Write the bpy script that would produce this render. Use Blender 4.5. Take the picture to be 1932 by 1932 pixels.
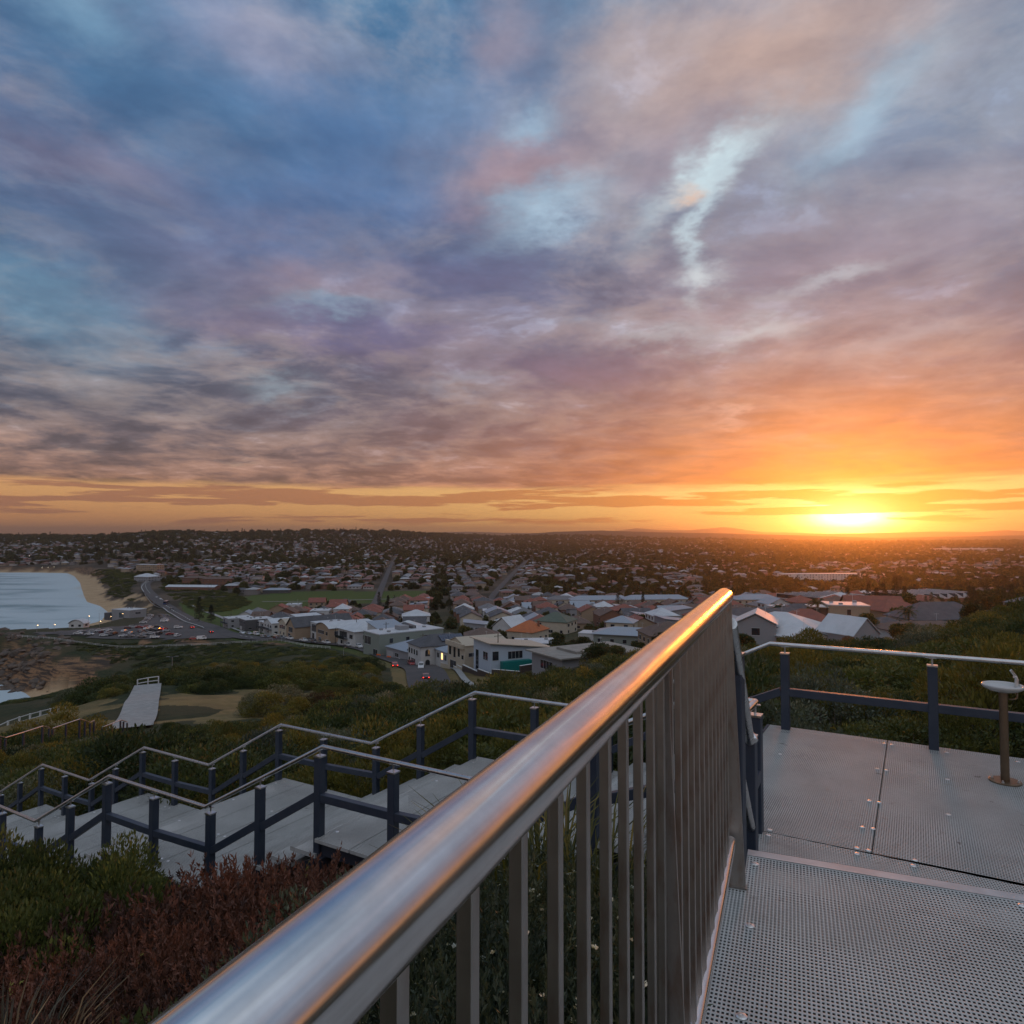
import bpy, math, random
import numpy as np
from mathutils import Vector, Matrix

R = math.radians
for o in list(bpy.data.objects):
    bpy.data.objects.remove(o)
SC = bpy.context.scene
COL = SC.collection

# ------------------------------------------------------------------ camera
FPX = 683.0            # focal length in pixels of a 1024 px wide picture
CAMZ = 75.0            # eye height above the sea
PITCH = math.atan(23.0 / FPX)
cam_d = bpy.data.cameras.new('camera')
cam_d.sensor_fit = 'HORIZONTAL'; cam_d.sensor_width = 36.0
cam_d.lens = 36.0 * FPX / 1024.0
cam_d.clip_start = 0.05; cam_d.clip_end = 90000
cam = bpy.data.objects.new('camera', cam_d)
COL.objects.link(cam)
cam.location = (0, 0, CAMZ)
cam.rotation_euler = (R(90) + PITCH, 0, 0)
SC.camera = cam

# ------------------------------------------------------------------ exposure
SC.view_settings.view_transform = 'Standard'
SC.view_settings.look = 'None'
SC.view_settings.exposure = 0.0
SC.view_settings.gamma = 1.0
SC.view_settings.use_curve_mapping = False
SC.cycles.use_denoising = True
SC.cycles.max_bounces = 6
SC.cycles.diffuse_bounces = 3
SC.cycles.glossy_bounces = 2
SC.cycles.transmission_bounces = 2
SC.cycles.volume_bounces = 0
SC.cycles.transparent_max_bounces = 6
SC.cycles.caustics_reflective = False
SC.cycles.sample_clamp_indirect = 4.0

# ------------------------------------------------------------------ sun
SUN_AZ = math.atan((850 - 512) / FPX)       # to the right of straight ahead
SUN_EL = R(1.7)
SUN_DIR = Vector((math.sin(SUN_AZ) * math.cos(SUN_EL), math.cos(SUN_AZ) * math.cos(SUN_EL), math.sin(SUN_EL)))
sd = bpy.data.lights.new('sun', 'SUN')
sd.energy = 1.05; sd.angle = R(5.0); sd.color = (1.0, 0.26, 0.03)
sun = bpy.data.objects.new('sun', sd); COL.objects.link(sun)
sun.rotation_euler = SUN_DIR.to_track_quat('Z', 'Y').to_euler()

# ------------------------------------------------------------------ node helpers
class NT:
    """Tiny builder for node trees."""
    def __init__(s, tree):
        s.t = tree; s.n = tree.nodes; s.l = tree.links
    def node(s, typ, **kw):
        n = s.n.new(typ)
        for k, v in kw.items(): setattr(n, k, v)
        return n
    def put(s, sock, v):
        if v is None: return
        if isinstance(v, bpy.types.NodeSocket): s.l.new(v, sock)
        elif isinstance(v, (tuple, list)) and sock.type == 'RGBA' and len(v) == 3: sock.default_value = (*v, 1)
        else: sock.default_value = v
    def m(s, op, a, b=None, c=None, clamp=False):
        n = s.node('ShaderNodeMath', operation=op, use_clamp=clamp)
        s.put(n.inputs[0], a); s.put(n.inputs[1], b); s.put(n.inputs[2], c)
        return n.outputs[0]
    def vm(s, op, a, b=None, sc=None):
        n = s.node('ShaderNodeVectorMath', operation=op)
        s.put(n.inputs[0], a); s.put(n.inputs[1], b)
        if sc is not None: s.put(n.inputs['Scale'], sc)
        return n.outputs['Value'] if op in ('DOT_PRODUCT', 'LENGTH', 'DISTANCE') else n.outputs['Vector']
    def mix(s, f, a, b, mode='MIX'):
        n = s.node('ShaderNodeMix', data_type='RGBA', blend_type=mode)
        s.put(n.inputs[0], f); s.put(n.inputs[6], a); s.put(n.inputs[7], b)
        return n.outputs[2]
    def ramp(s, f, stops, interp='LINEAR'):
        n = s.node('ShaderNodeValToRGB'); r = n.color_ramp; r.interpolation = interp
        while len(r.elements) > 1: r.elements.remove(r.elements[-1])
        r.elements[0].position = stops[0][0]; r.elements[0].color = (*stops[0][1], 1) if len(stops[0][1]) == 3 else stops[0][1]
        for p, c in stops[1:]:
            e = r.elements.new(p); e.color = (*c, 1) if len(c) == 3 else c
        s.put(n.inputs[0], f)
        return n.outputs[0]
    def noise(s, vec, scale, detail=4, rough=0.5, dist=0.0, out='Fac'):
        n = s.node('ShaderNodeTexNoise')
        s.put(n.inputs['Vector'], vec); n.inputs['Scale'].default_value = scale
        n.inputs['Detail'].default_value = detail; n.inputs['Roughness'].default_value = rough
        n.inputs['Distortion'].default_value = dist
        return n.outputs[out]
    def smooth(s, x, a, b, lo=0.0, hi=1.0):
        n = s.node('ShaderNodeMapRange', interpolation_type='SMOOTHSTEP')
        s.put(n.inputs[0], x); s.put(n.inputs[1], a); s.put(n.inputs[2], b); s.put(n.inputs[3], lo); s.put(n.inputs[4], hi)
        return n.outputs[0]
    def comb(s, x, y, z):
        n = s.node('ShaderNodeCombineXYZ'); s.put(n.inputs[0], x); s.put(n.inputs[1], y); s.put(n.inputs[2], z)
        return n.outputs[0]
    def sep(s, v):
        n = s.node('ShaderNodeSeparateXYZ'); s.put(n.inputs[0], v); return n.outputs
def L(r, g, b):
    """display colour 0-255 to linear"""
    f = lambda c: (c / 255.0) / 12.92 if c / 255.0 <= 0.04045 else ((c / 255.0 + 0.055) / 1.055) ** 2.4
    return (f(r), f(g), f(b))

# ------------------------------------------------------------------ sky (clouds lit by the setting sun)
def build_world():
    w = bpy.data.worlds.new('World'); SC.world = w; w.use_nodes = True
    t = NT(w.node_tree); t.n.clear()
    out = t.node('ShaderNodeOutputWorld'); bg = t.node('ShaderNodeBackground')
    t.l.new(bg.outputs[0], out.inputs[0])
    d = t.node('ShaderNodeTexCoord').outputs['Generated']
    x, y, z = t.sep(d)
    zc = t.m('MAXIMUM', z, 0.0)
    # cloud sheet: the direction carried up to a level layer
    inv = t.m('DIVIDE', 1.0, t.m('ADD', zc, 0.11))
    q = t.comb(t.m('MULTIPLY', x, inv), t.m('MULTIPLY', y, inv), 0.0)
    q = t.vm('ADD', q, (3.7, 1.3, 0.0))
    warp = t.noise(q, 0.8, 3, 0.5, 0.0, 'Color')
    qw = t.vm('ADD', q, t.vm('SCALE', t.vm('SUBTRACT', warp, (0.5, 0.5, 0.5)), sc=0.9))
    n1 = t.noise(qw, 1.15, 5, 0.52)          # big cells
    n2 = t.noise(t.vm('ADD', qw, (7.0, 2.0, 0)), 3.4, 5, 0.58)           # middle lumps
    n3 = t.noise(t.vm('ADD', qw, (1.0, 9.0, 4)), 2.0, 5, 0.6)
    sundot = t.vm('DOT_PRODUCT', d, tuple(SUN_DIR))
    # base colours by height: shaded cloud, lit cloud, gap
    zr = t.m('MULTIPLY', zc, 1.25)           # ramp coordinate, 0.8 = top
    shade = t.ramp(zr, [(0.0, L(196, 128, 78)), (0.05, L(190, 120, 80)), (0.085, L(128, 96, 86)), (0.14, L(104, 92, 98)),
                        (0.25, L(84, 92, 112)), (0.38, L(70, 98, 132)), (0.52, L(58, 102, 142)), (0.68, L(66, 114, 152)), (0.80, L(78, 122, 156)), (1.0, L(104, 138, 166))])
    lit = t.ramp(zr, [(0.0, L(236, 172, 96)), (0.06, L(222, 152, 96)), (0.10, L(160, 122, 108)), (0.20, L(126, 117, 120)),
                      (0.36, L(136, 128, 136)), (0.55, L(134, 136, 150)), (0.75, L(148, 148, 164)), (1.0, L(160, 170, 184))])
    c = t.mix(t.smooth(n1, 0.40, 0.64), shade, lit)
    gap = t.ramp(zr, [(0.0, L(250, 205, 120)), (0.08, L(238, 190, 130)), (0.14, L(150, 145, 150)), (0.3, L(140, 165, 190)), (0.6, L(132, 172, 200)), (1.0, L(140, 180, 205))])
    c = t.mix(t.m('MULTIPLY', t.smooth(n3, 0.56, 0.72), 0.50), c, gap)
    c = t.mix(t.m('MULTIPLY', t.smooth(n2, 0.48, 0.32), 0.6), c, shade)
    inv2 = t.m('DIVIDE', 1.0, t.m('ADD', zc, 0.24)); q2 = t.comb(t.m('MULTIPLY', x, inv2), t.m('MULTIPLY', y, inv2), t.m('MULTIPLY', z, 1.2))
    fine = t.noise(t.vm('ADD', q2, t.vm('SCALE', t.vm('SUBTRACT', warp, (0.5, 0.5, 0.5)), sc=0.3)), 6.0, 6, 0.60)
    puff = t.noise(t.vm('ADD', t.vm('ADD', q, t.vm('SCALE', t.vm('SUBTRACT', warp, (0.5, 0.5, 0.5)), sc=0.35)), (4, 4, 1)), 2.5, 7, 0.63, 0.15)
    c = t.mix(t.m('MULTIPLY', t.smooth(puff, 0.44, 0.58), 0.55), c, lit); c = t.mix(t.m('MULTIPLY', t.smooth(puff, 0.50, 0.36), 0.75), c, shade)
    lump = t.ramp(fine, [(0.30, (0.80, 0.80, 0.84)), (0.5, (1.02, 1.02, 1.02)), (0.70, (1.26, 1.25, 1.22))])
    c = t.mix(1.0, c, t.ramp(puff, [(0.37, (0.52, 0.58, 0.69)), (0.47, (0.86, 0.89, 0.95)), (0.56, (1.14, 1.12, 1.08)), (0.62, (1.30, 1.32, 1.32)), (0.67, (1.80, 1.92, 1.98))]), 'MULTIPLY')
    # right-hand sky is lighter and greyer
    az = t.m('ARCTAN2', x, y)
    rt = t.m('MULTIPLY', t.smooth(az, -0.25, 0.75), t.smooth(zc, 0.10, 0.45))
    c = t.mix(t.m('MULTIPLY', rt, 0.40), c, L(158, 168, 182))
    # single clouds and gaps seen in the photo, each at its own place in the sky
    wv = t.noise(q2, 5.0, 5, 0.64, 0.0, 'Color')
    dw = t.vm('ADD', d, t.vm('MULTIPLY', t.vm('SUBTRACT', wv, (0.5, 0.5, 0.5)), (0.12, 0.12, 0.12)))
    def pdir(px, py):
        cx = (px - 966) / 1932 * 1024 / FPX; cy = -(py - 966) / 1932 * 1024 / FPX
        v = Vector((cx, math.cos(PITCH) - math.sin(PITCH) * cy, math.sin(PITCH) + math.cos(PITCH) * cy))
        return v.normalized()
    blobs = [  # centre in the sky, half width, half height, turn, colour, strength
        (1440, 105, .20, .07, 12, L(192, 160, 146), .8), (1210, 62, .09, .03, 0, L(200, 172, 160), .5),
        (960, 330, .11, .05, 8, L(182, 146, 146), .7), (1310, 290, .10, .05, 0, L(150, 138, 152), .6), (480, 90, .12, .06, -20, L(168, 160, 180), .55),
        (240, 320, .17, .045, -5, L(136, 122, 142), .7), (520, 510, .15, .05, 0, L(150, 124, 136), .7), (560, 610, .2, .03, 0, L(134, 114, 130), .6),
        (80, 560, .11, .06, -10, L(104, 146, 172), .6), (620, 585, .07, .016, 0, L(140, 178, 200), .6), (700, 250, .22, .08, 25, L(66, 112, 158), .75), (250, 160, .25, .07, -15, L(72, 112, 152), .7),
        (620, 370, .14, .07, 20, L(72, 100, 146), .6), (180, 450, .2, .04, -10, L(78, 96, 130), .6), (690, 620, .15, .022, 0, L(70, 80, 128), .7), (880, 530, .12, .045, 0, L(100, 98, 136), .5),
        (1060, 690, .2, .025, 0, L(96, 92, 124), .6), (1480, 500, .2, .06, 0, L(128, 114, 130), .5), (1750, 420, .18, .06, 0, L(142, 138, 154), .5),
        (1340, 320, .075, .020, 32, L(200, 222, 230), .95), (1312, 430, .012, .065, 0, L(190, 212, 222), .85), (1330, 530, .03, .015, 0, L(190, 205, 212), .7),
        (1040, 395, .07, .025, 25, L(160, 192, 214), .75), (990, 235, .03, .02, 20, L(150, 186, 210), .5), (1410, 620, .05, .02, 0, L(176, 196, 206), .7), (1560, 525, .07, .012, 12, L(176, 190, 202), .65), (1250, 640, .06, .012, 0, L(170, 185, 195), .55),
        (1700, 640, .08, .02, 5, L(160, 172, 186), .6), (1620, 215, .09, .03, 35, L(150, 182, 204), .6), (530, 735, .035, .018, 0, L(158, 178, 190), .6), (860, 730, .06, .012, 0, L(140, 150, 166), .5),
        (1380, 790, .03, .008, 0, L(214, 190, 180), .7), (1280, 380, .012, .014, 0, L(216, 184, 164), .8), (130, 20, .05, .03, 0, L(140, 178, 204), .5), (960, 60, .035, .05, -20, L(176, 158, 168), .5),
    ]
    for bx, by, hw, hh, turn, colr, st in blobs:
        c0 = pdir(bx, by); rt_ = Vector((c0.y, -c0.x, 0)).normalized(); up_ = rt_.cross(c0).normalized()
        a = R(turn); ex = rt_ * math.cos(a) + up_ * math.sin(a); ey = up_ * math.cos(a) - rt_ * math.sin(a)
        dd = t.vm('SUBTRACT', dw, tuple(c0))
        e1 = t.vm('DOT_PRODUCT', dd, tuple(ex / hw)); e2 = t.vm('DOT_PRODUCT', dd, tuple(ey / hh)); e3 = t.vm('DOT_PRODUCT', dd, tuple(c0 / 0.5))
        r2 = t.m('ADD', t.m('MULTIPLY', e1, e1), t.m('ADD', t.m('MULTIPLY', e2, e2), t.m('MULTIPLY', e3, e3)))
        f = t.m('MULTIPLY', t.m('POWER', 2.718, t.m('MULTIPLY', r2, -0.9)), st)
        c = t.mix(f, c, colr)
    # orange glow under the cloud sheet around the sun
    saz = t.m('SUBTRACT', az, SUN_AZ)
    def gz(ha, he): return t.m('POWER', 2.718, t.m('MULTIPLY', t.m('ADD', t.m('POWER', t.m('DIVIDE', t.m('ABSOLUTE', saz), ha), 2.0), t.m('POWER', t.m('DIVIDE', zc, he), 2.0)), -1.0))
    c = t.mix(t.m('MULTIPLY', gz(.62, .27), 0.55), c, L(180, 118, 104))
    c = t.mix(1.0, c, lump, 'MULTIPLY')
    g1 = gz(.40, .155)
    org = t.mix(t.smooth(n2, 0.35, 0.62), L(198, 92, 50), L(232, 120, 34))
    c = t.mix(t.m('MULTIPLY', g1, 0.95), c, org)
    # clear strip between the cloud sheet and the hills
    wav = t.noise(t.comb(t.m('MULTIPLY', az, 5.0), t.m('MULTIPLY', z, 60.0), 0.0), 1.0, 5, 0.55)
    edge = t.m('ADD', 0.066, t.m('MULTIPLY', t.m('SUBTRACT', wav, 0.5), 0.035))
    clear = t.m('MULTIPLY', t.smooth(t.m('SUBTRACT', z, edge), 0.010, -0.006), 1.0)
    toward = t.m('POWER', 2.718, t.m('MULTIPLY', t.m('POWER', t.m('DIVIDE', t.m('ABSOLUTE', saz), 0.55), 1.6), -1.0))
    cs_low = t.mix(toward, L(203, 134, 84), (1.0, 0.62, 0.16))
    cs_high = t.mix(toward, L(214, 158, 102), (1.0, 0.62, 0.22))
    cs = t.mix(t.smooth(z, 0.0, 0.07), cs_low, cs_high)
    streak = t.noise(t.comb(t.m('MULTIPLY', az, 5.5), t.m('MULTIPLY', z, 74.0), 5.0), 1.0, 7, 0.60, 0.2)
    band = t.m('MULTIPLY', t.smooth(t.m('ABSOLUTE', t.m('SUBTRACT', z, t.m('ADD', 0.050, t.m('MULTIPLY', t.m('SUBTRACT', wav, 0.5), 0.03)))), 0.014, 0.002), 0.13)
    band2 = t.m('MULTIPLY', t.smooth(t.m('ABSOLUTE', t.m('SUBTRACT', z, t.m('ADD', 0.0335, t.m('MULTIPLY', t.m('SUBTRACT', az, 0.5), 0.012)))), 0.007, 0.001), t.smooth(az, .28, .40, 0, .30))
    sm = t.m('MULTIPLY', t.smooth(t.m('ADD', streak, t.m('ADD', band, band2)), 0.53, 0.60), t.smooth(z, 0.010, 0.020))
    cs = t.mix(t.m('MULTIPLY', sm, 0.92), cs, t.mix(toward, L(158, 106, 84), L(214, 128, 56)))
    c = t.mix(clear, c, cs)
    # bright disc of glow where the sun stands behind the strip
    se = t.m('SUBTRACT', z, 0.018)
    def glow(ha, he, amp, colr, p=2.0):
        r = t.m('ADD', t.m('POWER', t.m('DIVIDE', t.m('ABSOLUTE', saz), ha), 2.0), t.m('POWER', t.m('DIVIDE', t.m('ABSOLUTE', se), he), 2.0))
        f = t.m('MULTIPLY', t.m('POWER', 2.718, t.m('MULTIPLY', t.m('POWER', r, p / 2), -1.0)), amp)
        return t.vm('SCALE', colr, sc=f)
    facing = t.smooth(y, 0.0, 0.3)
    def addg(c, g): return t.vm('ADD', c, t.vm('SCALE', g, sc=facing))
    blk = t.m('SUBTRACT', 1.0, t.m('MULTIPLY', sm, 0.80))
    c = addg(c, t.vm('SCALE', glow(.08, .024, 0.45, (1.0, 0.80, 0.42)), sc=blk))
    c = addg(c, t.vm('SCALE', glow(.042, .024, 8.0, (1.0, 0.74, 0.36)), sc=blk))
    c = addg(c, glow(.24, .05, 0.03, (1.0, 0.42, 0.08)))
    # sky behind the viewer, never seen here: brightness added to fill in the foreground
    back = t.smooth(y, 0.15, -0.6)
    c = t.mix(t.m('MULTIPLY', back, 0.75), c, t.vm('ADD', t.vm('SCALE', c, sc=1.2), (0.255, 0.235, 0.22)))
    c = t.mix(t.m('MULTIPLY', t.smooth(z, 0.60, 0.85), 0.6), c, t.vm('ADD', t.vm('SCALE', c, sc=1.1), (0.22, 0.205, 0.195)))  # overhead sky lifted too, added fill for deck and rail
    # physical sky underneath, weak at this hour
    sky = t.node('ShaderNodeTexSky', sky_type='NISHITA', sun_disc=False)
    sky.sun_elevation = SUN_EL; sky.sun_rotation = SUN_AZ
    sky.altitude = 75; sky.dust_density = 2.0
    c = t.vm('ADD', c, t.vm('SCALE', sky.outputs[0], sc=0.02))
    # below the horizon: dark land colour
    c = t.mix(t.smooth(z, -0.002, -0.02), c, (0.05, 0.035, 0.03))
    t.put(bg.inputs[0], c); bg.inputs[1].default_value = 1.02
    w.cycles.sampling_method = 'MANUAL'; w.cycles.sample_map_resolution = 1024
build_world()

# ------------------------------------------------------------------ pixel <-> place
def ray(px, py):
    cx = (px - 512) / FPX; cy = -(py - 512) / FPX
    return np.array([cx, math.cos(PITCH) - math.sin(PITCH) * cy, math.sin(PITCH) + math.cos(PITCH) * cy])
def at(px, py, Y):
    r = ray(px, py); s = Y / r[1]; return (s * r[0], Y, CAMZ + s * r[2])
def onz(px, py, z):
    r = ray(px, py); s = (z - CAMZ) / r[2]; return (s * r[0], s * r[1], z)
AZ = R(30.6)                                  # the boardwalk's own axes: U runs down the stairs, V across them
def uv(u, v, drop=0.0):
    return Vector((-math.cos(AZ) * u + math.sin(AZ) * v, math.sin(AZ) * u + math.cos(AZ) * v, CAMZ - drop))

# ------------------------------------------------------------------ object helpers
def tag(o, label=None, cat=None, group=None, kind=None):
    if label: o['label'] = label
    if cat: o['category'] = cat
    if group: o['group'] = group
    if kind: o['kind'] = kind
    return o
def empty(name, loc=(0, 0, 0), rz=0.0, **kw):
    o = bpy.data.objects.new(name, None); o.empty_display_size = 0.2
    o.location = loc; o.rotation_euler = (0, 0, rz); COL.objects.link(o); tag(o, **kw); return o
class MB:
    """Collects shapes; build() links them as one mesh object."""
    def __init__(s): s.v = []; s.f = []; s.mi = []; s.n = 0; s.M = None; s.cur = 0
    def add(s, vs, fs):
        vs = np.asarray(vs, float)
        if s.M is not None:
            A = np.array(s.M); vs = vs @ A[:3, :3].T + A[:3, 3]
        s.v.append(vs); s.f += [tuple(i + s.n for i in f) for f in fs]; s.mi += [s.cur] * len(fs); s.n += len(vs)
    def box(s, a, b):
        x0, y0, z0 = a; x1, y1, z1 = b
        s.add([(x0, y0, z0), (x1, y0, z0), (x1, y1, z0), (x0, y1, z0), (x0, y0, z1), (x1, y0, z1), (x1, y1, z1), (x0, y1, z1)],
              [(0, 3, 2, 1), (4, 5, 6, 7), (0, 1, 5, 4), (1, 2, 6, 5), (2, 3, 7, 6), (3, 0, 4, 7)])
    def bar(s, p, q, w, h, up=(0, 0, 1), bev=0.0):
        p = Vector(p); q = Vector(q); d = (q - p); ln = d.length; d = d / ln
        upv = Vector(up)
        if abs(d.dot(upv)) > 0.99: upv = Vector((1, 0, 0))
        sd_ = d.cross(upv).normalized(); u_ = sd_.cross(d).normalized()
        if bev <= 0: prof = [(-w / 2, -h / 2), (w / 2, -h / 2), (w / 2, h / 2), (-w / 2, h / 2)]
        else:
            b = bev; W = w / 2; H = h / 2
            prof = [(-W + b, -H), (W - b, -H), (W, -H + b), (W, H - b), (W - b, H), (-W + b, H), (-W, H - b), (-W, -H + b)]
        k = len(prof)
        vs = [tuple(e + sd_ * a + u_ * c) for e in (p, q) for a, c in prof]
        fs = [tuple(range(k))[::-1], tuple(range(k, 2 * k))] + [(i, (i + 1) % k, k + (i + 1) % k, k + i) for i in range(k)]
        s.add(vs, fs)
    def prism(s, pts, z0, z1):
        k = len(pts)
        s.add([(x, y, z0) for x, y in pts] + [(x, y, z1) for x, y in pts],
              [tuple(range(k))[::-1], tuple(range(k, 2 * k))] + [(i, (i + 1) % k, k + (i + 1) % k, k + i) for i in range(k)])
    def tube(s, pts, r, seg=12, cap=True, radii=None):
        pts = [Vector(p) for p in pts]; n = len(pts); vs = []; prev = None
        for i, p in enumerate(pts):
            d = ((pts[min(i + 1, n - 1)] - pts[max(i - 1, 0)])).normalized()
            if prev is None:
                a = d.cross(Vector((0, 0, 1)))
                if a.length < 1e-3: a = Vector((1, 0, 0))
                a.normalize()
            else:
                a = (prev - d * prev.dot(d)).normalized()
            prev = a; b = d.cross(a); rr = radii[i] if radii else r
            k = 1.0
            if 0 < i < n - 1:
                c = (pts[i + 1] - p).normalized().dot((p - pts[i - 1]).normalized()); k = 1 / math.sqrt(max(0.3, (1 + c) / 2))
            for j in range(seg):
                t_ = 2 * math.pi * j / seg
                vs.append(tuple(p + (a * math.cos(t_) + b * math.sin(t_)) * rr))
        fs = [(i * seg + j, i * seg + (j + 1) % seg, (i + 1) * seg + (j + 1) % seg, (i + 1) * seg + j) for i in range(n - 1) for j in range(seg)]
        if cap: fs += [tuple(range(seg))[::-1], tuple((n - 1) * seg + j for j in range(seg))]
        s.add(vs, fs)
    def lathe(s, prof, seg=24, c=(0, 0, 0)):
        vs = [(c[0] + r * math.cos(2 * math.pi * j / seg), c[1] + r * math.sin(2 * math.pi * j / seg), c[2] + z) for r, z in prof for j in range(seg)]
        n = len(prof)
        fs = [(i * seg + j, i * seg + (j + 1) % seg, (i + 1) * seg + (j + 1) % seg, (i + 1) * seg + j) for i in range(n - 1) for j in range(seg)]
        fs += [tuple(range(seg))[::-1], tuple((n - 1) * seg + j for j in range(seg))]
        s.add(vs, fs)
    def build(s, name, mats, parent=None, smooth=False, **kw):
        me = bpy.data.meshes.new(name)
        v = np.concatenate(s.v) if s.v else np.zeros((0, 3))
        me.from_pydata(v.tolist(), [], s.f)
        for m in (mats if isinstance(mats, (list, tuple)) else [mats]): me.materials.append(m)
        if any(s.mi): me.polygons.foreach_set('material_index', s.mi)
        if smooth: me.polygons.foreach_set('use_smooth', [True] * len(me.polygons))
        me.update()
        o = bpy.data.objects.new(name, me); COL.objects.link(o)
        if parent is not None: o.parent = parent
        tag(o, **kw); return o
def autosmooth(o, ang=35):
    """smooth faces, sharp edges above the angle"""
    me = o.data
    me.polygons.foreach_set('use_smooth', [True] * len(me.polygons))
    try: me.set_sharp_from_angle(angle=R(ang))
    except Exception: pass
    return o
def raw_mesh(name, v, quads, mats, smooth=False, colors=None, mi=None, uvs=None):
    """fast mesh from numpy arrays; quads is (n,k)"""
    me = bpy.data.meshes.new(name); nv = len(v); nf, k = quads.shape
    me.vertices.add(nv); me.vertices.foreach_set('co', np.ascontiguousarray(v, dtype=np.float32).ravel())
    me.loops.add(nf * k); me.loops.foreach_set('vertex_index', quads.astype(np.int32).ravel())
    me.polygons.add(nf); me.polygons.foreach_set('loop_start', np.arange(0, nf * k, k, dtype=np.int32))
    me.polygons.foreach_set('loop_total', np.full(nf, k, dtype=np.int32))
    for m in mats: me.materials.append(m)
    if mi is not None: me.polygons.foreach_set('material_index', mi.astype(np.int32))
    if smooth: me.polygons.foreach_set('use_smooth', np.ones(nf, dtype=bool))
    if colors is not None:
        a = me.color_attributes.new('tint', 'FLOAT_COLOR', 'POINT')
        c4 = np.ones((nv, 4), np.float32); c4[:, :3] = colors; a.data.foreach_set('color', c4.ravel())
    me.update(calc_edges=True); me.validate()
    return me
def link(name, me, parent=None, loc=None, rz=0.0, sc=None, **kw):
    o = bpy.data.objects.new(name, me); COL.objects.link(o)
    if parent is not None: o.parent = parent
    if loc is not None: o.location = loc
    if rz: o.rotation_euler = (0, 0, rz)
    if sc is not None: o.scale = (sc, sc, sc) if not isinstance(sc, (tuple, list)) else sc
    tag(o, **kw); return o
def copy_tree(o, parent=None):
    c = o.copy(); COL.objects.link(c); c.parent = parent
    for ch in list(o.children): copy_tree(ch, c)
    return c

# ------------------------------------------------------------------ materials
def mat(name, col, rough=0.7, metal=0.0, noise=None, bump=None, spec=None, coat=None):
    """noise = (scale, other colour, amount), bump = (scale, strength)"""
    m = bpy.data.materials.new(name); m.use_nodes = True
    t = NT(m.node_tree); b = t.n['Principled BSDF']
    b.inputs['Roughness'].default_value = rough; b.inputs['Metallic'].default_value = metal
    if spec is not None: b.inputs['Specular IOR Level'].default_value = spec
    if coat: b.inputs['Coat Weight'].default_value = coat
    oc = t.node('ShaderNodeTexCoord').outputs['Object']
    if noise:
        n = t.noise(oc, noise[0], 5, 0.6)
        f = t.m('MULTIPLY', t.smooth(n, 0.35, 0.65), noise[2])
        t.put(b.inputs['Base Color'], t.mix(f, (*col, 1), (*noise[1], 1)))
    else: b.inputs['Base Color'].default_value = (*col, 1)
    if bump:
        bn = t.node('ShaderNodeBump'); bn.inputs['Strength'].default_value = bump[1]; bn.inputs['Distance'].default_value = 0.02
        t.put(bn.inputs['Height'], t.noise(oc, bump[0], 4, 0.6)); t.l.new(bn.outputs[0], b.inputs['Normal'])
    return m
def emit(name, col, s):
    m = bpy.data.materials.new(name); m.use_nodes = True; b = m.node_tree.nodes['Principled BSDF']
    b.inputs['Base Color'].default_value = (*col, 1)
    b.inputs['Emission Color'].default_value = (*col, 1); b.inputs['Emission Strength'].default_value = s
    return m

# ================================================================== TERRAIN
def rbf_fit(P, Z):
    P = np.array(P, float); Z = np.array(Z, float)
    D = np.sqrt(((P[:, None] - P[None]) ** 2).sum(-1))
    n = len(P); A = np.zeros((n + 3, n + 3)); A[:n, :n] = D; A[:n, n] = 1; A[:n, n + 1:] = P; A[n, :n] = 1; A[n + 1:, :n] = P.T
    w = np.linalg.solve(A, np.concatenate([Z, [0, 0, 0]])); return P, w
def rbf_eval(F, X, Y):
    P, w = F; out = np.full(X.shape, w[len(P)]) + w[len(P) + 1] * X + w[len(P) + 2] * Y
    for (a, b), c in zip(P, w[:len(P)]): out = out + c * np.sqrt((X - a) ** 2 + (Y - b) ** 2)
    return out
ctl = []
def C_(x, y, z): ctl.append((x, y, z))
for x, y, dr in [(0, 0, 2.75), (0, -6, 2.5), (6, -6, 2.2), (12, 0, 2.3), (-6, -6, 4.0), (-3, 1.5, 3.5), (-3.2, 4.5, 3.9), (-1.0, 4.5, 3.7), (-1.2, 2.4, 3.05), (1.0, 4.0, 2.85), (2.5, 3.5, 2.9), (-7, 0, 6.2), (-14, -4, 9.5), (-25, 0, 15)]:
    C_(x, y, CAMZ - dr)
for u, v, dr in [(0, 6.8, 3.0), (-3, 6.8, 2.8), (-8, 6.8, 2.6), (2.5, 6.8, 3.3), (4.6, 5.2, 3.85), (4.6, 8.6, 3.6), (8.5, 5.2, 4.95), (8.5, 8.6, 4.75), (12.6, 5.2, 5.95), (12.6, 8.6, 5.75),
                 (16.7, 6.9, 6.85), (20.7, 6.9, 7.9), (28, 6.9, 10.2), (-1, 9.5, 3.0), (-5, 9.8, 2.8), (-10, 10, 2.6), (2.5, 10, 3.2), (-6, 14, 3.0), (6, 3.2, 5.2), (10, 3.0, 6.4)]:
    p = uv(u, v, dr); C_(p.x, p.y, p.z)
def G(px, py, D): ctl.append(at(px, py, D))
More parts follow.
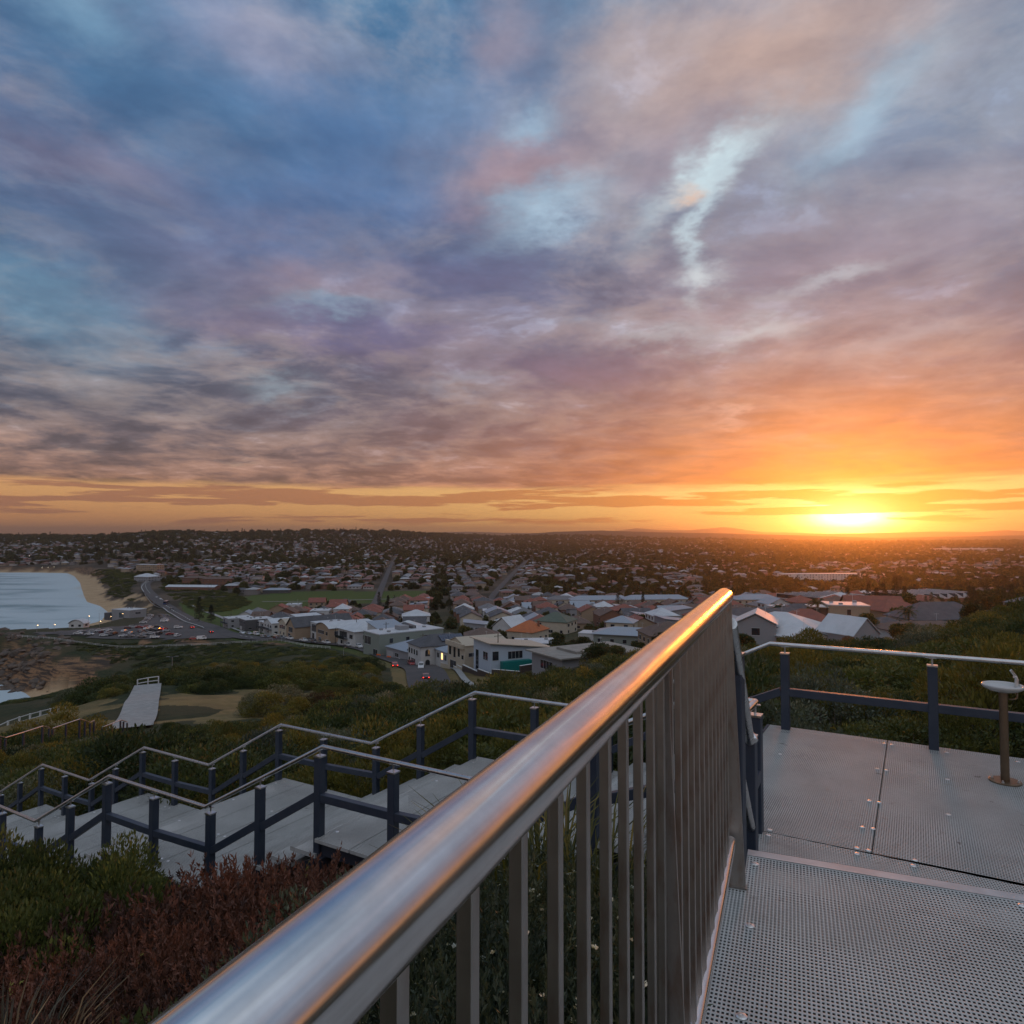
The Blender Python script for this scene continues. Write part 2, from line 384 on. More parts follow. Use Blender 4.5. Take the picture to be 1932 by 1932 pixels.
for g in [  # the hillside in front: pixel and distance of bare ground
    (600, 790, 10.5), (475, 800, 10.5), (300, 830, 14), (520, 775, 17), (650, 745, 17), (760, 735, 15), (900, 705, 17), (1010, 700, 17),
    (700, 715, 28), (560, 735, 28), (400, 760, 26), (220, 790, 26), (60, 820, 25), (850, 680, 28), (1000, 680, 30), (1150, 670, 30),
    (500, 712, 45), (350, 736, 40), (150, 760, 42), (20, 770, 42), (650, 694, 45), (800, 686, 45), (930, 668, 48), (1020, 634, 55), (1150, 612, 60),
    (109, 729, 57), (152, 720, 59), (150, 684, 98), (120, 694, 88), (250, 712, 68), (170, 702, 78), (200, 694, 92), (320, 692, 100), (300, 706, 80), (420, 714, 62), (400, 706, 90), (30, 722, 98), (66, 712, 104), (0, 735, 92), (-60, 742, 95), (40, 772, 118), (0, 792, 125), (70, 745, 124), (-60, 800, 115),
    (560, 692, 70), (700, 682, 75), (850, 674, 80), (980, 654, 85), (500, 700, 110), (620, 674, 120), (750, 668, 115), (880, 664, 110), (1000, 655, 105), (1200, 640, 120),
    (150, 690, 130), (172, 676, 196), (240, 678, 150), (300, 678, 135), (360, 692, 130), (330, 668, 190), (440, 696, 150), (250, 672, 220),
    (430, 688, 172), (421, 666, 225), (395, 658, 250), (349, 645, 300), (289, 638, 340), (226, 634, 400), (515, 671, 190), (560, 668, 175), (600, 662, 185), (470, 669, 210),
    (700, 640, 200), (800, 636, 195), (760, 650, 160), (900, 640, 190), (940, 633, 215), (1020, 636, 160), (1100, 636, 200), (870, 622, 240),
    (63, 637.5, 378), (9, 636, 392), (188, 640, 366), (140, 637, 385), (250, 641, 358), (308, 647, 306), (200, 628, 425), (130, 627, 430), (30, 633, 398), (-60, 636, 400), (80, 630, 410),
    (130, 682, 300), (180, 670, 300), (225, 662, 285), (290, 656, 265), (100, 684, 290), (60, 700, 306), (90, 660, 345), (180, 655, 335), (260, 650, 310), (110, 650, 362),
    (174, 612, 577), (158, 601, 672), (200, 622, 470), (145, 587, 860), (300, 610, 560), (400, 600, 640), (250, 600, 650), (330, 622, 450), (420, 625, 420), (380, 634, 350), (460, 640, 300), (560, 642, 280), (520, 625, 380), (620, 630, 320), (700, 622, 330), (800, 612, 360), (900, 606, 420), (1020, 604, 420),
    (500, 606, 560), (600, 604, 600), (750, 598, 650), (900, 592, 700), (1020, 592, 700)]: G(*g)
HF = rbf_fit([c[:2] for c in ctl], [c[2] for c in ctl])
# shore line, world XY at sea level, land on the right-hand side
sh_px = [(-40, 742), (0, 724), (20, 716), (36, 708), (38, 703), (25, 693), (0, 684), (-30, 676)]
shore = [(-900, -1500), (-260, -60), (-235, 120)] + [onz(a, b, 0)[:2] for a, b in sh_px] + [(-352, 380), (-356, 415), (-338, 450)] + \
        [onz(a, b, 0)[:2] for a, b in [(68, 629.5), (101, 621), (108, 612), (100, 606), (87, 602), (84, 596), (82, 590), (80, 583), (74, 576), (67, 573), (30, 572.5), (-20, 572.5)]] + [(-2600, 1480), (-6000, 1600)]
shore = np.array(shore, float)
def shore_dist(X, Y):
    """signed distance to the waterline, positive on land"""
    best = np.full(X.shape, 1e18); sgn = np.ones(X.shape)
    for (ax, ay), (bx, by) in zip(shore[:-1], shore[1:]):
        dx, dy = bx - ax, by - ay; t = np.clip(((X - ax) * dx + (Y - ay) * dy) / (dx * dx + dy * dy), 0, 1)
        ex = X - (ax + t * dx); ey = Y - (ay + t * dy); d2 = ex * ex + ey * ey
        cr = dx * (Y - ay) - dy * (X - ax)
        m = d2 < best - 1e-9; best = np.where(m, d2, best); sgn = np.where(m, np.where(cr <= 0, 1.0, -1.0), sgn)
    # inside test by polygon closed on the seaward side
    poly = np.vstack([shore, [(-6000, -1500)]]); ins = np.zeros(X.shape, bool)
    n = len(poly)
    for i in range(n):
        x0, y0 = poly[i]; x1, y1 = poly[(i + 1) % n]
        c = ((y0 > Y) != (y1 > Y)); xin = (x1 - x0) * (Y - y0) / (y1 - y0 + 1e-12) + x0
        ins ^= c & (X < xin)
    return np.where(ins, -1, 1) * np.sqrt(best)
def vnoise(X, Y, s, seed=0):
    """smooth value noise"""
    x = X / s + seed * 17.3; y = Y / s - seed * 9.1
    xi = np.floor(x); yi = np.floor(y); fx = x - xi; fy = y - yi; fx = fx * fx * (3 - 2 * fx); fy = fy * fy * (3 - 2 * fy)
    def h(a, b):
        v = np.sin(a * 127.1 + b * 311.7 + seed * 74.7) * 43758.5453; return v - np.floor(v)
    return (h(xi, yi) * (1 - fx) + h(xi + 1, yi) * fx) * (1 - fy) + (h(xi, yi + 1) * (1 - fx) + h(xi + 1, yi + 1) * fx) * fy
def sstep(x, a, b):
    t = np.clip((x - a) / (b - a), 0, 1); return t * t * (3 - 2 * t)
# skyline of the hills: picture column -> row, distance
sky_px = [-400, 0, 94, 140, 178, 196, 215, 260, 315, 388, 431, 470, 500, 554, 601, 655, 717, 795, 879, 926, 1018, 1100, 1500]
sky_py = [538, 537.5, 537.2, 534.6, 532.3, 533.6, 533.9, 533.6, 532.6, 532.8, 534.8, 536.2, 535.8, 531.8, 530.4, 532.2, 533.2, 535.2, 538, 537, 535.4, 535, 536]
sky_D = [2900, 2900, 2600, 2500, 2500, 2600, 2700, 2900, 3200, 3600, 4200, 5200, 6000, 6800, 7200, 7600, 8000, 8500, 8500, 8500, 8500, 8500, 8500]
def terrain(X, Y):
    X = np.asarray(X, float); Y = np.asarray(Y, float)
    r = np.hypot(X, Y); Yp = np.maximum(Y, 1.0); px = 512 + FPX * X / Yp; px = np.where(Y < 40, np.where(X > 0, 1500, -400), px)
    near = rbf_eval(HF, X, Y)
    plain = 9.0 + 2.0 * vnoise(X, Y, 300, 1) + 0 * X
    skz = np.interp(px, sky_px, sky_py); skD = np.interp(px, sky_px, sky_D)
    top = CAMZ - (skz - 535.0) / FPX * skD
    t = np.clip((Y - 0.50 * skD) / (0.50 * skD), 0, 1)
    rise = (t ** 1.25) * (1 + 0.12 * (vnoise(X, Y, 420, 3) - 0.5) * (1 - t) * 4 * t)
    plain = plain + (top - plain) * np.clip(rise, 0, 1.02)
    plain = np.where(Y > skD, top - (Y - skD) * 0.012, plain)
    plain += (vnoise(X, Y, 90, 5) - 0.5) * np.where(t > 0, 3.0, 0) * (1 - t)
    w = sstep(Y, 520, 720); w = np.where(Y < 0, 0, w)
    z = near * (1 - w) + plain * w
    z = np.where(Y < 40, np.clip(z, 2.0, CAMZ - 2.2), z)
    # shore profile
    d = shore_dist(X, Y)
    beach = (Y > 430)
    cliffy = 1.0 - sstep(Y, 425, 470)
    sandw = np.where(Y > 430, 15 + 14 * vnoise(X, Y, 120, 8) + 0.0 * Y, 9.0)
    sandw = np.where((Y < 328) & (Y > 260), 16.0, sandw); sandw = np.where((Y > 328) & (Y < 430), 3.0, sandw)
    sandw = np.where(Y > 1250, 12, sandw)
    slope = np.where(Y > 430, 0.35, np.where((Y > 255), 1.0, .62))
    rough = (vnoise(X, Y, 14, 11) - 0.5) * 5 + (vnoise(X, Y, 5, 12) - 0.5) * 2.2
    rough = rough * (1 - sstep(d, 22, 48)); prof = np.where(d < sandw, 0.05 * d, 0.05 * sandw + (d - sandw) * slope + np.where(Y < 430, rough, 0.3 * rough) * sstep(d, sandw, sandw + 6))
    prof = np.where(d < 0, d * 0.06, np.maximum(prof, 0.04 * d))
    z = np.minimum(z, prof)
    z += (vnoise(X, Y, 7, 21) - 0.5) * 0.5 * sstep(r, 10, 40) * (1 - sstep(r, 150, 400)) + (vnoise(X, Y, 25, 22) - 0.5) * 1.2 * sstep(r, 20, 80) * (1 - sstep(r, 150, 260)) * (d > sandw)
    return z
def tz(x, y): return float(terrain(np.array([x]), np.array([y]))[0])

def seg_dist(X, Y, pts):
    best = np.full(np.shape(X), 1e9)
    for (ax, ay), (bx, by) in zip(pts[:-1], pts[1:]):
        dx, dy = bx - ax, by - ay; t = np.clip(((X - ax) * dx + (Y - ay) * dy) / (dx * dx + dy * dy), 0, 1)
        best = np.minimum(best, np.hypot(X - ax - t * dx, Y - ay - t * dy))
    return best
def in_poly(X, Y, poly):
    ins = np.zeros(np.shape(X), bool); n = len(poly)
    for i in range(n):
        x0, y0 = poly[i][:2]; x1, y1 = poly[(i + 1) % n][:2]
        c = ((y0 > Y) != (y1 > Y)); xin = (x1 - x0) * (Y - y0) / (y1 - y0 + 1e-12) + x0
        ins ^= c & (X < xin)
    return ins
gp = lambda *a: [at(*p)[:2] for p in a]
# roads (centre lines): coast road, far streets
ROAD_COAST = gp((470, 720, 118), (440, 700, 150), (430, 690, 172), (419, 670, 215), (392, 657, 252), (349, 647, 300), (289, 639.5, 340), (240, 636, 378)) 
ROAD_COAST += gp((212, 629, 425), (190, 621, 480), (174, 612, 577), (158, 601, 672), (146, 589, 830), (150, 583, 950), (175, 578, 1080))
STREET_A = gp((372, 612, 560), (380, 592, 780), (386, 577, 1050), (391, 567, 1450), (396, 560, 1900))
STREET_B = gp((486, 600, 640), (499, 589, 830), (510, 579, 1060), (519, 571, 1350), (530, 563, 1800), (548, 556, 2400))
CARPARK = gp((12, 634, 396), (60, 636.5, 381), (140, 638, 377), (240, 640, 365), (262, 639.5, 372), (236, 634, 398), (205, 627, 430), (182, 619, 500), (168, 613, 560), (155, 616, 560), (146, 622, 500), (128, 628, 440), (60, 632, 405))
PARK = gp((178, 603, 655), (300, 594, 790), (440, 592, 800), (420, 600, 690), (330, 607, 600), (260, 616, 520), (226, 625, 455), (200, 619, 500), (186, 612, 560))
PATCH = gp((158, 724, 60), (190, 712, 70), (165, 700, 78), (180, 692, 90), (320, 689, 103), (322, 697, 90), (270, 703, 76), (235, 724, 62), (200, 728, 58))
LAWN2 = gp((-60, 740, 84), (-40, 728, 97), (10, 720, 100), (70, 706, 109), (118, 703, 84), (98, 730, 60), (40, 748, 58), (-60, 765, 58))
PATH_W = 3.4
PATH = [(at(130, 724, 57)[:2]), (at(139, 708, 70)[:2]), (at(145, 694, 86)[:2]), (at(148, 684.5, 98)[:2])]

# polar ground sheet, fine where the camera looks, all round for other viewpoints
def build_ground():
    azs = np.concatenate([np.linspace(-180, -60, 40, endpoint=False), np.linspace(-60, -38, 90, endpoint=False), np.linspace(-38, 40, 860, endpoint=False), np.linspace(40, 180, 60, endpoint=False)])
    rr = [0.6]
    while rr[-1] < 12500:
        r = rr[-1]; rr.append(r + max(0.18, min(0.03 * r, 0.0030 * r + r * r / 42000 if r < 800 else 0.016 * r)))
    rr = np.array(rr); na, nr = len(azs), len(rr)
    A, Rr = np.meshgrid(np.radians(azs), rr); X = (Rr * np.sin(A)); Y = (Rr * np.cos(A))
    Z = terrain(X, Y)
    v = np.stack([X, Y, Z], -1).reshape(-1, 3)
    i = np.arange(nr - 1)[:, None] * na; j = np.arange(na)[None]; j2 = (j + 1) % na
    q = np.stack([i + j, i + j2, i + na + j2, i + na + j], -1).reshape(-1, 4)
    v = np.vstack([v, [(0, 0, CAMZ - 2.75)]]); c = len(v) - 1
    # surface kinds: red = sand, green = lawn, blue = rock
    d = shore_dist(X, Y); nz = vnoise(X, Y, 9, 31); nz2 = vnoise(X, Y, 30, 32)
    sandw = np.where(Y > 430, 17 + 14 * vnoise(X, Y, 120, 8), 6.0) + (nz - 0.5) * 12; sandw = np.where((Y < 328) & (Y > 260), 15.0, sandw); sandw = np.where(Y > 1250, 14, sandw); sandw = np.where((Y > 330) & (Y < 430), -1, sandw); sandw = np.where(Y < 250, 2, sandw)
    sand = sstep(sandw + 3 - d, 0, 5)
    dune = in_poly(X, Y, gp((98, 629, 560), (118, 600, 760), (150, 592, 800), (160, 602, 690), (150, 612, 580), (130, 618, 530)))
    sand = np.maximum(sand, dune * sstep(nz * 0.6 + nz2 * 0.5, 0.62, 0.70) * 0.9)
    wx = X + (vnoise(X, Y, 5, 91) - .5) * 7 + (vnoise(X, Y, 1.8, 92) - .5) * 2.5; wy = Y + (vnoise(X, Y, 5, 93) - .5) * 9 + (vnoise(X, Y, 1.8, 94) - .5) * 3
    lawn = np.maximum(in_poly(X, Y, PARK), np.maximum(in_poly(wx, wy, PATCH) * 1.0, in_poly(wx, wy, LAWN2) * 1.0) * (0.7 + .3 * sstep(vnoise(X, Y, 2.5, 95), .3, .6)))
    rx_ = np.interp(Y, [p[1] for p in ROAD_COAST[:12]], [p[0] for p in ROAD_COAST[:12]]); verge = (seg_dist(X, Y, ROAD_COAST) < 16) & (Y < 560) & (Y > 150) & ((X > rx_) | (seg_dist(X, Y, ROAD_COAST) < 9)); lawn = np.maximum(lawn, verge * 0.8)
    rock = ((Y > 255) & (Y < 440) & (d < 24) & (X < -180)) * sstep(nz * .5 + nz2 * .6 + vnoise(X, Y, 4, 35) * .25 - d / 60, 0.10, 0.40)
    rock = np.maximum(rock, ((Y > 270) & (Y < 385) & (X > -260) & (X < -70)) * sstep(vnoise(X + .5 * Y, Y * .4, 10, 41) * .6 + vnoise(X, Y, 30, 42) * .5, 0.67, 0.75) * .9)
    rock = np.maximum(rock, ((Y > 1150) & (Y < 1500) & (d < 40) & (d > 8) & (X < -600)) * 0.8)
    town = sstep(Y, 600, 900)
    col = np.stack([np.clip(sand, 0, 1), np.clip(lawn, 0, 1), np.clip(rock, 0, 1)], -1).reshape(-1, 3); col = np.vstack([col, [(0, 0, 0)]])
    m = bpy.data.materials.new('ground'); m.use_nodes = True; t = NT(m.node_tree); b = t.n['Principled BSDF']
    pos = t.node('ShaderNodeNewGeometry').outputs['Position']
    at_ = t.node('ShaderNodeAttribute', attribute_name='tint').outputs['Color']; sr, sg, sb = t.sep(at_)
    a = t.noise(pos, 0.9, 6, 0.65); a2 = t.noise(pos, 0.07, 5, 0.6); a3 = t.noise(pos, 0.012, 6, 0.62)
    scrub = t.mix(t.smooth(a, .35, .65), (0.018, 0.026, 0.012), (0.045, 0.050, 0.024)); scrub = t.mix(t.smooth(a2, .4, .65), scrub, (0.060, 0.052, 0.028))
    townc = t.mix(t.smooth(a3, .45, .6), (0.045, 0.038, 0.028), (0.100, 0.076, 0.056))
    yy = t.sep(pos)[1]; scrub = t.mix(t.smooth(yy, 350.0, 700.0), scrub, townc)
    lawnc = t.mix(t.smooth(a2, .35, .65), (0.10, 0.092, 0.038), (0.19, 0.135, 0.058)); lawnc = t.mix(t.smooth(a, .3, .7), lawnc, (0.22, 0.155, 0.075)); lawnc = t.mix(t.smooth(yy, 180, 300), lawnc, (0.060, 0.085, 0.022))
    sandc = t.mix(t.smooth(a2, .3, .7), (0.34, 0.23, 0.13), (0.44, 0.31, 0.19))
    st = t.noise(t.vm('MULTIPLY', pos, (0.06, 0.06, 0.9)), 1.5, 5, 0.6)
    rockc = t.mix(t.smooth(st, .4, .6), (0.055, 0.040, 0.031), (0.25, 0.140, 0.075)); rockc = t.mix(t.smooth(a, .5, .7), rockc, (0.04, 0.035, 0.032))
    c_ = t.mix(sb, scrub, rockc); c_ = t.mix(sg, c_, lawnc); c_ = t.mix(sr, c_, sandc)
    t.put(b.inputs['Base Color'], c_); b.inputs['Roughness'].default_value = 0.95; b.inputs['Specular IOR Level'].default_value = 0.15
    bn = t.node('ShaderNodeBump'); bn.inputs['Strength'].default_value = 0.6; bn.inputs['Distance'].default_value = 0.25
    t.put(bn.inputs['Height'], a); t.l.new(bn.outputs[0], b.inputs['Normal'])
    me = raw_mesh('ground', v, q, [m], smooth=True, colors=col)
    link('ground', me, kind='structure')
build_ground()

# sea: one level sheet with soft long-exposure swell
def build_sea():
    m = bpy.data.materials.new('sea'); m.use_nodes = True; t = NT(m.node_tree); b = t.n['Principled BSDF']
    pos = t.node('ShaderNodeNewGeometry').outputs['Position']
    p2 = t.vm('MULTIPLY', pos, (0.0035, 0.011, 0))
    n = t.noise(p2, 1.6, 5, 0.55, 0.6); n2 = t.noise(p2, 5.0, 4, 0.55, 0.3)
    at_ = t.node('ShaderNodeAttribute', attribute_name='tint').outputs['Color']; fo = t.sep(at_)[0]
    foam = t.m('MULTIPLY', t.smooth(t.m('ADD', t.m('ADD', t.m('MULTIPLY', n, 0.75), t.m('MULTIPLY', n2, 0.25)), t.m('MULTIPLY', fo, 0.30)), 0.47, 0.72), 0.9)
    c = t.mix(foam, (0.065, 0.160, 0.185), (0.46, 0.53, 0.56))
    c = t.mix(t.smooth(fo, 0.90, 1.0, 0, .45), c, (0.40, 0.33, 0.25))
    t.put(b.inputs['Base Color'], c); t.put(b.inputs['Roughness'], t.m('ADD', 0.30, t.m('MULTIPLY', foam, 0.4)))
    b.inputs['IOR'].default_value = 1.33
    bn = t.node('ShaderNodeBump'); bn.inputs['Strength'].default_value = 0.25; bn.inputs['Distance'].default_value = 1.0
    t.put(bn.inputs['Height'], n2); t.l.new(bn.outputs[0], b.inputs['Normal'])
    xs = np.concatenate([np.linspace(-9000, -1500, 16), np.linspace(-1450, -150, 160)]); ys = np.concatenate([np.linspace(-3000, 180, 20), np.linspace(190, 1500, 180), [1700]])
    X, Y = np.meshgrid(xs, ys); d = shore_dist(X, Y); fo = np.clip(1 + d / 260.0, 0, 1) ** 1.5
    fo = np.clip(fo * (0.9 + 0.1 * vnoise(X, Y, 60, 51)), 0, 1)
    v = np.stack([X, Y, np.full(X.shape, 0.0)], -1).reshape(-1, 3); na = len(xs); i = np.arange(len(ys) - 1)[:, None] * na; j = np.arange(na - 1)[None]
    q = np.stack([i + j, i + j + 1, i + na + j + 1, i + na + j], -1).reshape(-1, 4)
    link('sea', raw_mesh('sea', v, q, [m], smooth=True, colors=np.repeat(fo.reshape(-1, 1), 3, 1)), kind='structure')
build_sea()

# roads laid on the terrain as strips
M_asph = mat('asphalt', (0.050, 0.047, 0.048), 0.85, noise=(0.15, (0.075, 0.066, 0.064), 0.8))
M_conc = mat('concrete_path', (0.30, 0.30, 0.29), 0.85, noise=(1.3, (0.22, 0.22, 0.215), 0.8), bump=(6, 0.3))
M_paint = mat('road_paint', (0.62, 0.62, 0.60), 0.6)
def resample(pts, step):
    pts = [np.array(p[:2], float) for p in pts]; out = [pts[0]]
    # smooth with Catmull-Rom
    P = [2 * pts[0] - pts[1]] + pts + [2 * pts[-1] - pts[-2]]; res = []
    for i in range(1, len(P) - 2):
        n = max(2, int(np.linalg.norm(P[i + 1] - P[i]) / step))
        for k in range(n):
            t = k / n; res.append(0.5 * ((2 * P[i]) + (-P[i - 1] + P[i + 1]) * t + (2 * P[i - 1] - 5 * P[i] + 4 * P[i + 1] - P[i + 2]) * t * t + (-P[i - 1] + 3 * P[i] - 3 * P[i + 1] + P[i + 2]) * t ** 3))
    res.append(P[-2]); return np.array(res)
def strip(name, pts, w, mt, lift, step=6, off=0.0, dash=None, th=None, across=4, **kw):
    c = resample(pts, step); d = np.gradient(c, axis=0); d /= np.linalg.norm(d, axis=1)[:, None]; nn = np.stack([d[:, 1], -d[:, 0]], 1)
    k = np.linspace(-w / 2, w / 2, across + 1) + off
    P = c[:, None] + nn[:, None] * k[None, :, None]; Z = terrain(P[..., 0], P[..., 1])
    Zm = Z.max(1, keepdims=True) if w > 1 else Z
    v = np.concatenate([P, (np.broadcast_to(Zm, Z.shape) + lift)[..., None]], -1).reshape(-1, 3); n = across + 1
    i = np.arange(len(c) - 1)
    if dash: i = i[(i // dash) % 2 == 0]
    i = i[:, None] * n; j = np.arange(across)[None]
    q = np.stack([i + j, i + j + 1, i + n + j + 1, i + n + j], -1).reshape(-1, 4)[:, ::-1]
    return link(name, raw_mesh(name, v, q, [mt]), **kw)
strip('road', ROAD_COAST, 11, M_asph, 0.35, kind='structure')
strip('road_marking', ROAD_COAST[2:8], 0.3, M_paint, 0.55, step=3, dash=1, across=1, kind='structure')
strip('road_marking', ROAD_COAST[9:15], 0.5, M_paint, 0.65, step=6, off=0.0, dash=1, across=1, kind='structure')
strip('road_marking', ROAD_COAST[8:14], 0.45, M_paint, 0.65, off=-4.6, across=1, kind='structure')
strip('footpath', ROAD_COAST[:9], 1.8, M_conc, 0.5, off=9.5, kind='structure')
strip('footpath', PATH, 3.4, M_conc, 0.25, step=2, kind='structure')
strip('footpath', gp((292, 678.5, 128), (318, 677.5, 133), (335, 677, 136)), 3.0, M_conc, 0.6, kind='structure')
strip('road', STREET_A, 7.5, M_asph, 0.5, step=20, kind='structure')
strip('road', STREET_B, 7.5, M_asph, 0.5, step=20, kind='structure')
strip('footpath', gp((262, 603.5, 655), (300, 602, 660), (420, 599, 700)), 3, M_conc, 0.4, kind='structure')
strip('footpath', gp((185, 603, 650), (200, 609, 590), (222, 619, 500), (240, 628, 430)), 3.2, M_conc, 0.4, kind='structure')
def flat_poly(name, poly, mt, lift, **kw):
    xs = [p[0] for p in poly]; ys = [p[1] for p in poly]; st = 5.0
    X, Y = np.meshgrid(np.arange(min(xs), max(xs), st), np.arange(min(ys), max(ys), st)); ins = in_poly(X, Y, poly)
    na = X.shape[1]; Z = terrain(X, Y) + lift; v = np.stack([X, Y, Z], -1).reshape(-1, 3)
    f = ins[:-1, :-1] & ins[1:, :-1] & ins[:-1, 1:] & ins[1:, 1:]; i, j = np.nonzero(f)
    q = np.stack([i * na + j, i * na + j + 1, (i + 1) * na + j + 1, (i + 1) * na + j], -1)
    return link(name, raw_mesh(name, v, q, [mt]), **kw)
flat_poly('parking_ground', CARPARK, mat('car_park_asphalt', (0.085, 0.074, 0.072), 0.9, noise=(0.08, (0.055, 0.05, 0.05), 0.8)), 0.30, kind='structure')
# far blue ranges on the horizon: real ridges 16-24 km away
def ridge(px, py, D, depth):
    xs = np.linspace(px[0], px[-1], 160); ys = np.interp(xs, px, py) + 0.15 * (vnoise(xs * 30, xs * 0, 100, 61) - 0.5)
    top = np.array([at(a, b, D) for a, b in zip(xs, ys)]); rows = []
    for k, (dd, h) in enumerate([(-depth, 0), (-depth * .6, .35), (-depth * .3, .7), (0, 1), (depth * .5, .6), (depth, 0)]):
        r = top.copy(); s = (D + dd) / D; r[:, 0] *= s; r[:, 1] *= s; r[:, 2] = 5 + (top[:, 2] - 5) * h * (1 + 0.1 * np.sin(xs * .7 + k)) if k != 3 else top[:, 2]; rows.append(r)
    v = np.stack(rows).reshape(-1, 3); n = 160; i = np.arange(5)[:, None] * n; j = np.arange(n - 1)[None]
    q = np.stack([i + j, i + j + 1, i + n + j + 1, i + n + j], -1).reshape(-1, 4)
    link('hills', raw_mesh('hills', v, q, [mat('far_forest', (0.04, 0.05, 0.035), 0.9)], smooth=True), kind='structure')
ridge([380, 400, 440, 470, 500, 540, 560, 600], [534.5, 532.8, 532.2, 531.6, 532.6, 533.2, 534.5, 537], 15000, 2500)
ridge([560, 587, 610, 637, 660, 690, 722, 735, 748, 764, 790, 817, 850], [534, 530.3, 531.5, 528.2, 530, 530.2, 527.2, 528, 530.3, 532.2, 532.6, 533.4, 535], 19000, 3000)
ridge([800, 840, 879, 934, 980, 1006, 1024, 1060, 1150], [534.6, 533.6, 533, 531.5, 532, 530, 531, 530.5, 532], 16000, 2500)

# haze: one box of thin even air round everything
def build_haze():
    m = bpy.data.materials.new('haze'); m.use_nodes = True; t = NT(m.node_tree)
    t.n.remove(t.n['Principled BSDF']); pv = t.node('ShaderNodeVolumePrincipled'); t.l.new(pv.outputs[0], t.n['Material Output'].inputs['Volume'])
    pv.inputs['Color'].default_value = (0.90, 0.86, 0.82, 1); pv.inputs['Density'].default_value = HAZE_D; pv.inputs['Anisotropy'].default_value = HAZE_G
    b = MB(); b.box((-26000, -4000, -620), (26000, 26500, 345)); b.build('haze', m, kind='stuff')
HAZE_D = 7.5e-5; HAZE_G = 0.87
build_haze()

# ================================================================== LOOKOUT, STAIRS AND RAILINGS
def grating(name, ang, px=0.0158, py=0.0235, hw=0.30, hh=0.27, col=(0.485, 0.485, 0.465)):
    """punched metal plate: real see-through slots laid out square to the plate"""
    m = bpy.data.materials.new(name); m.use_nodes = True; t = NT(m.node_tree); b = t.n['Principled BSDF']
    pos = t.node('ShaderNodeNewGeometry').outputs['Position']
    nz_ = t.sep(t.node('ShaderNodeNewGeometry').outputs['Normal'])[2]
    x, y, z = t.sep(pos); ca, sa = math.cos(ang), math.sin(ang)
    a = t.m('SUBTRACT', t.m('MULTIPLY', x, ca), t.m('MULTIPLY', y, sa)); v = t.m('ADD', t.m('MULTIPLY', x, sa), t.m('MULTIPLY', y, ca))
    row = t.m('FLOOR', t.m('DIVIDE', v, py)); off = t.m('MULTIPLY', t.m('MODULO', t.m('ABSOLUTE', row), 2.0), 0.0)
    fa = t.m('SUBTRACT', t.m('FRACT', t.m('ADD', t.m('DIVIDE', a, px), off)), 0.5); fv = t.m('SUBTRACT', t.m('FRACT', t.m('DIVIDE', v, py)), 0.5)
    ha = t.smooth(t.m('ABSOLUTE', fa), hw + 0.04, hw - 0.04); hv = t.smooth(t.m('ABSOLUTE', fv), hh + 0.04, hh - 0.04)
    hole = t.m('MULTIPLY', t.m('MULTIPLY', ha, hv), t.smooth(nz_, 0.5, 0.9))
    n = t.noise(pos, 2.2, 5, 0.65); n2 = t.noise(pos, 14.0, 4, 0.6)
    c = t.mix(t.smooth(n, .3, .7), (*[k * 0.80 for k in col], 1), (*col, 1)); c = t.mix(t.smooth(n2, .62, .74, 0, .45), c, (0.20, 0.17, 0.14)); c = t.mix(t.smooth(t.noise(pos, 0.9, 6, .7, .4), .56, .70, 0, .38), c, (0.16, 0.15, 0.13)); c = t.mix(t.smooth(t.noise(pos, 5.5, 3, .5), .72, .76, 0, .7), c, (0.07, 0.05, 0.04)); c = t.mix(t.smooth(t.noise(pos, 60.0, 3, .6), .35, .65, 0, .35), c, (*[k * 0.6 for k in col], 1))
    t.put(b.inputs['Base Color'], c); b.inputs['Metallic'].default_value = 0.0; b.inputs['Roughness'].default_value = 0.6; b.inputs['Specular IOR Level'].default_value = 0.35
    rim = t.m('MULTIPLY', t.smooth(t.m('ABSOLUTE', fa), hw + 0.16, hw - 0.02), t.smooth(t.m('ABSOLUTE', fv), hh + 0.16, hh - 0.02))
    bn = t.node('ShaderNodeBump', invert=True); bn.inputs['Strength'].default_value = 0.5; bn.inputs['Distance'].default_value = 0.003
    t.put(bn.inputs['Height'], rim); t.l.new(bn.outputs[0], b.inputs['Normal'])
    tr = t.node('ShaderNodeBsdfTransparent'); mx = t.node('ShaderNodeMixShader'); t.put(mx.inputs[0], hole); t.l.new(b.outputs[0], mx.inputs[1]); t.l.new(tr.outputs[0], mx.inputs[2])
    t.l.new(mx.outputs[0], t.n['Material Output'].inputs['Surface'])
    return m
AZ2 = R(22.2)
M_grate = grating('punched_deck_plate', AZ); M_grate2 = grating('punched_deck_plate_near', AZ2, hw=.27, hh=.24)
M_plate = mat('galvanised_edge', (0.46, 0.48, 0.49), 0.45, 0.4, noise=(5, (0.34, 0.35, 0.36), 0.8))
M_navy = mat('navy_paint', (0.022, 0.033, 0.054), 0.48, 0.0, noise=(5, (0.036, 0.046, 0.066), 0.8), bump=(40, 0.05))
M_navy2 = mat('dark_frame', (0.03, 0.035, 0.05), 0.6)
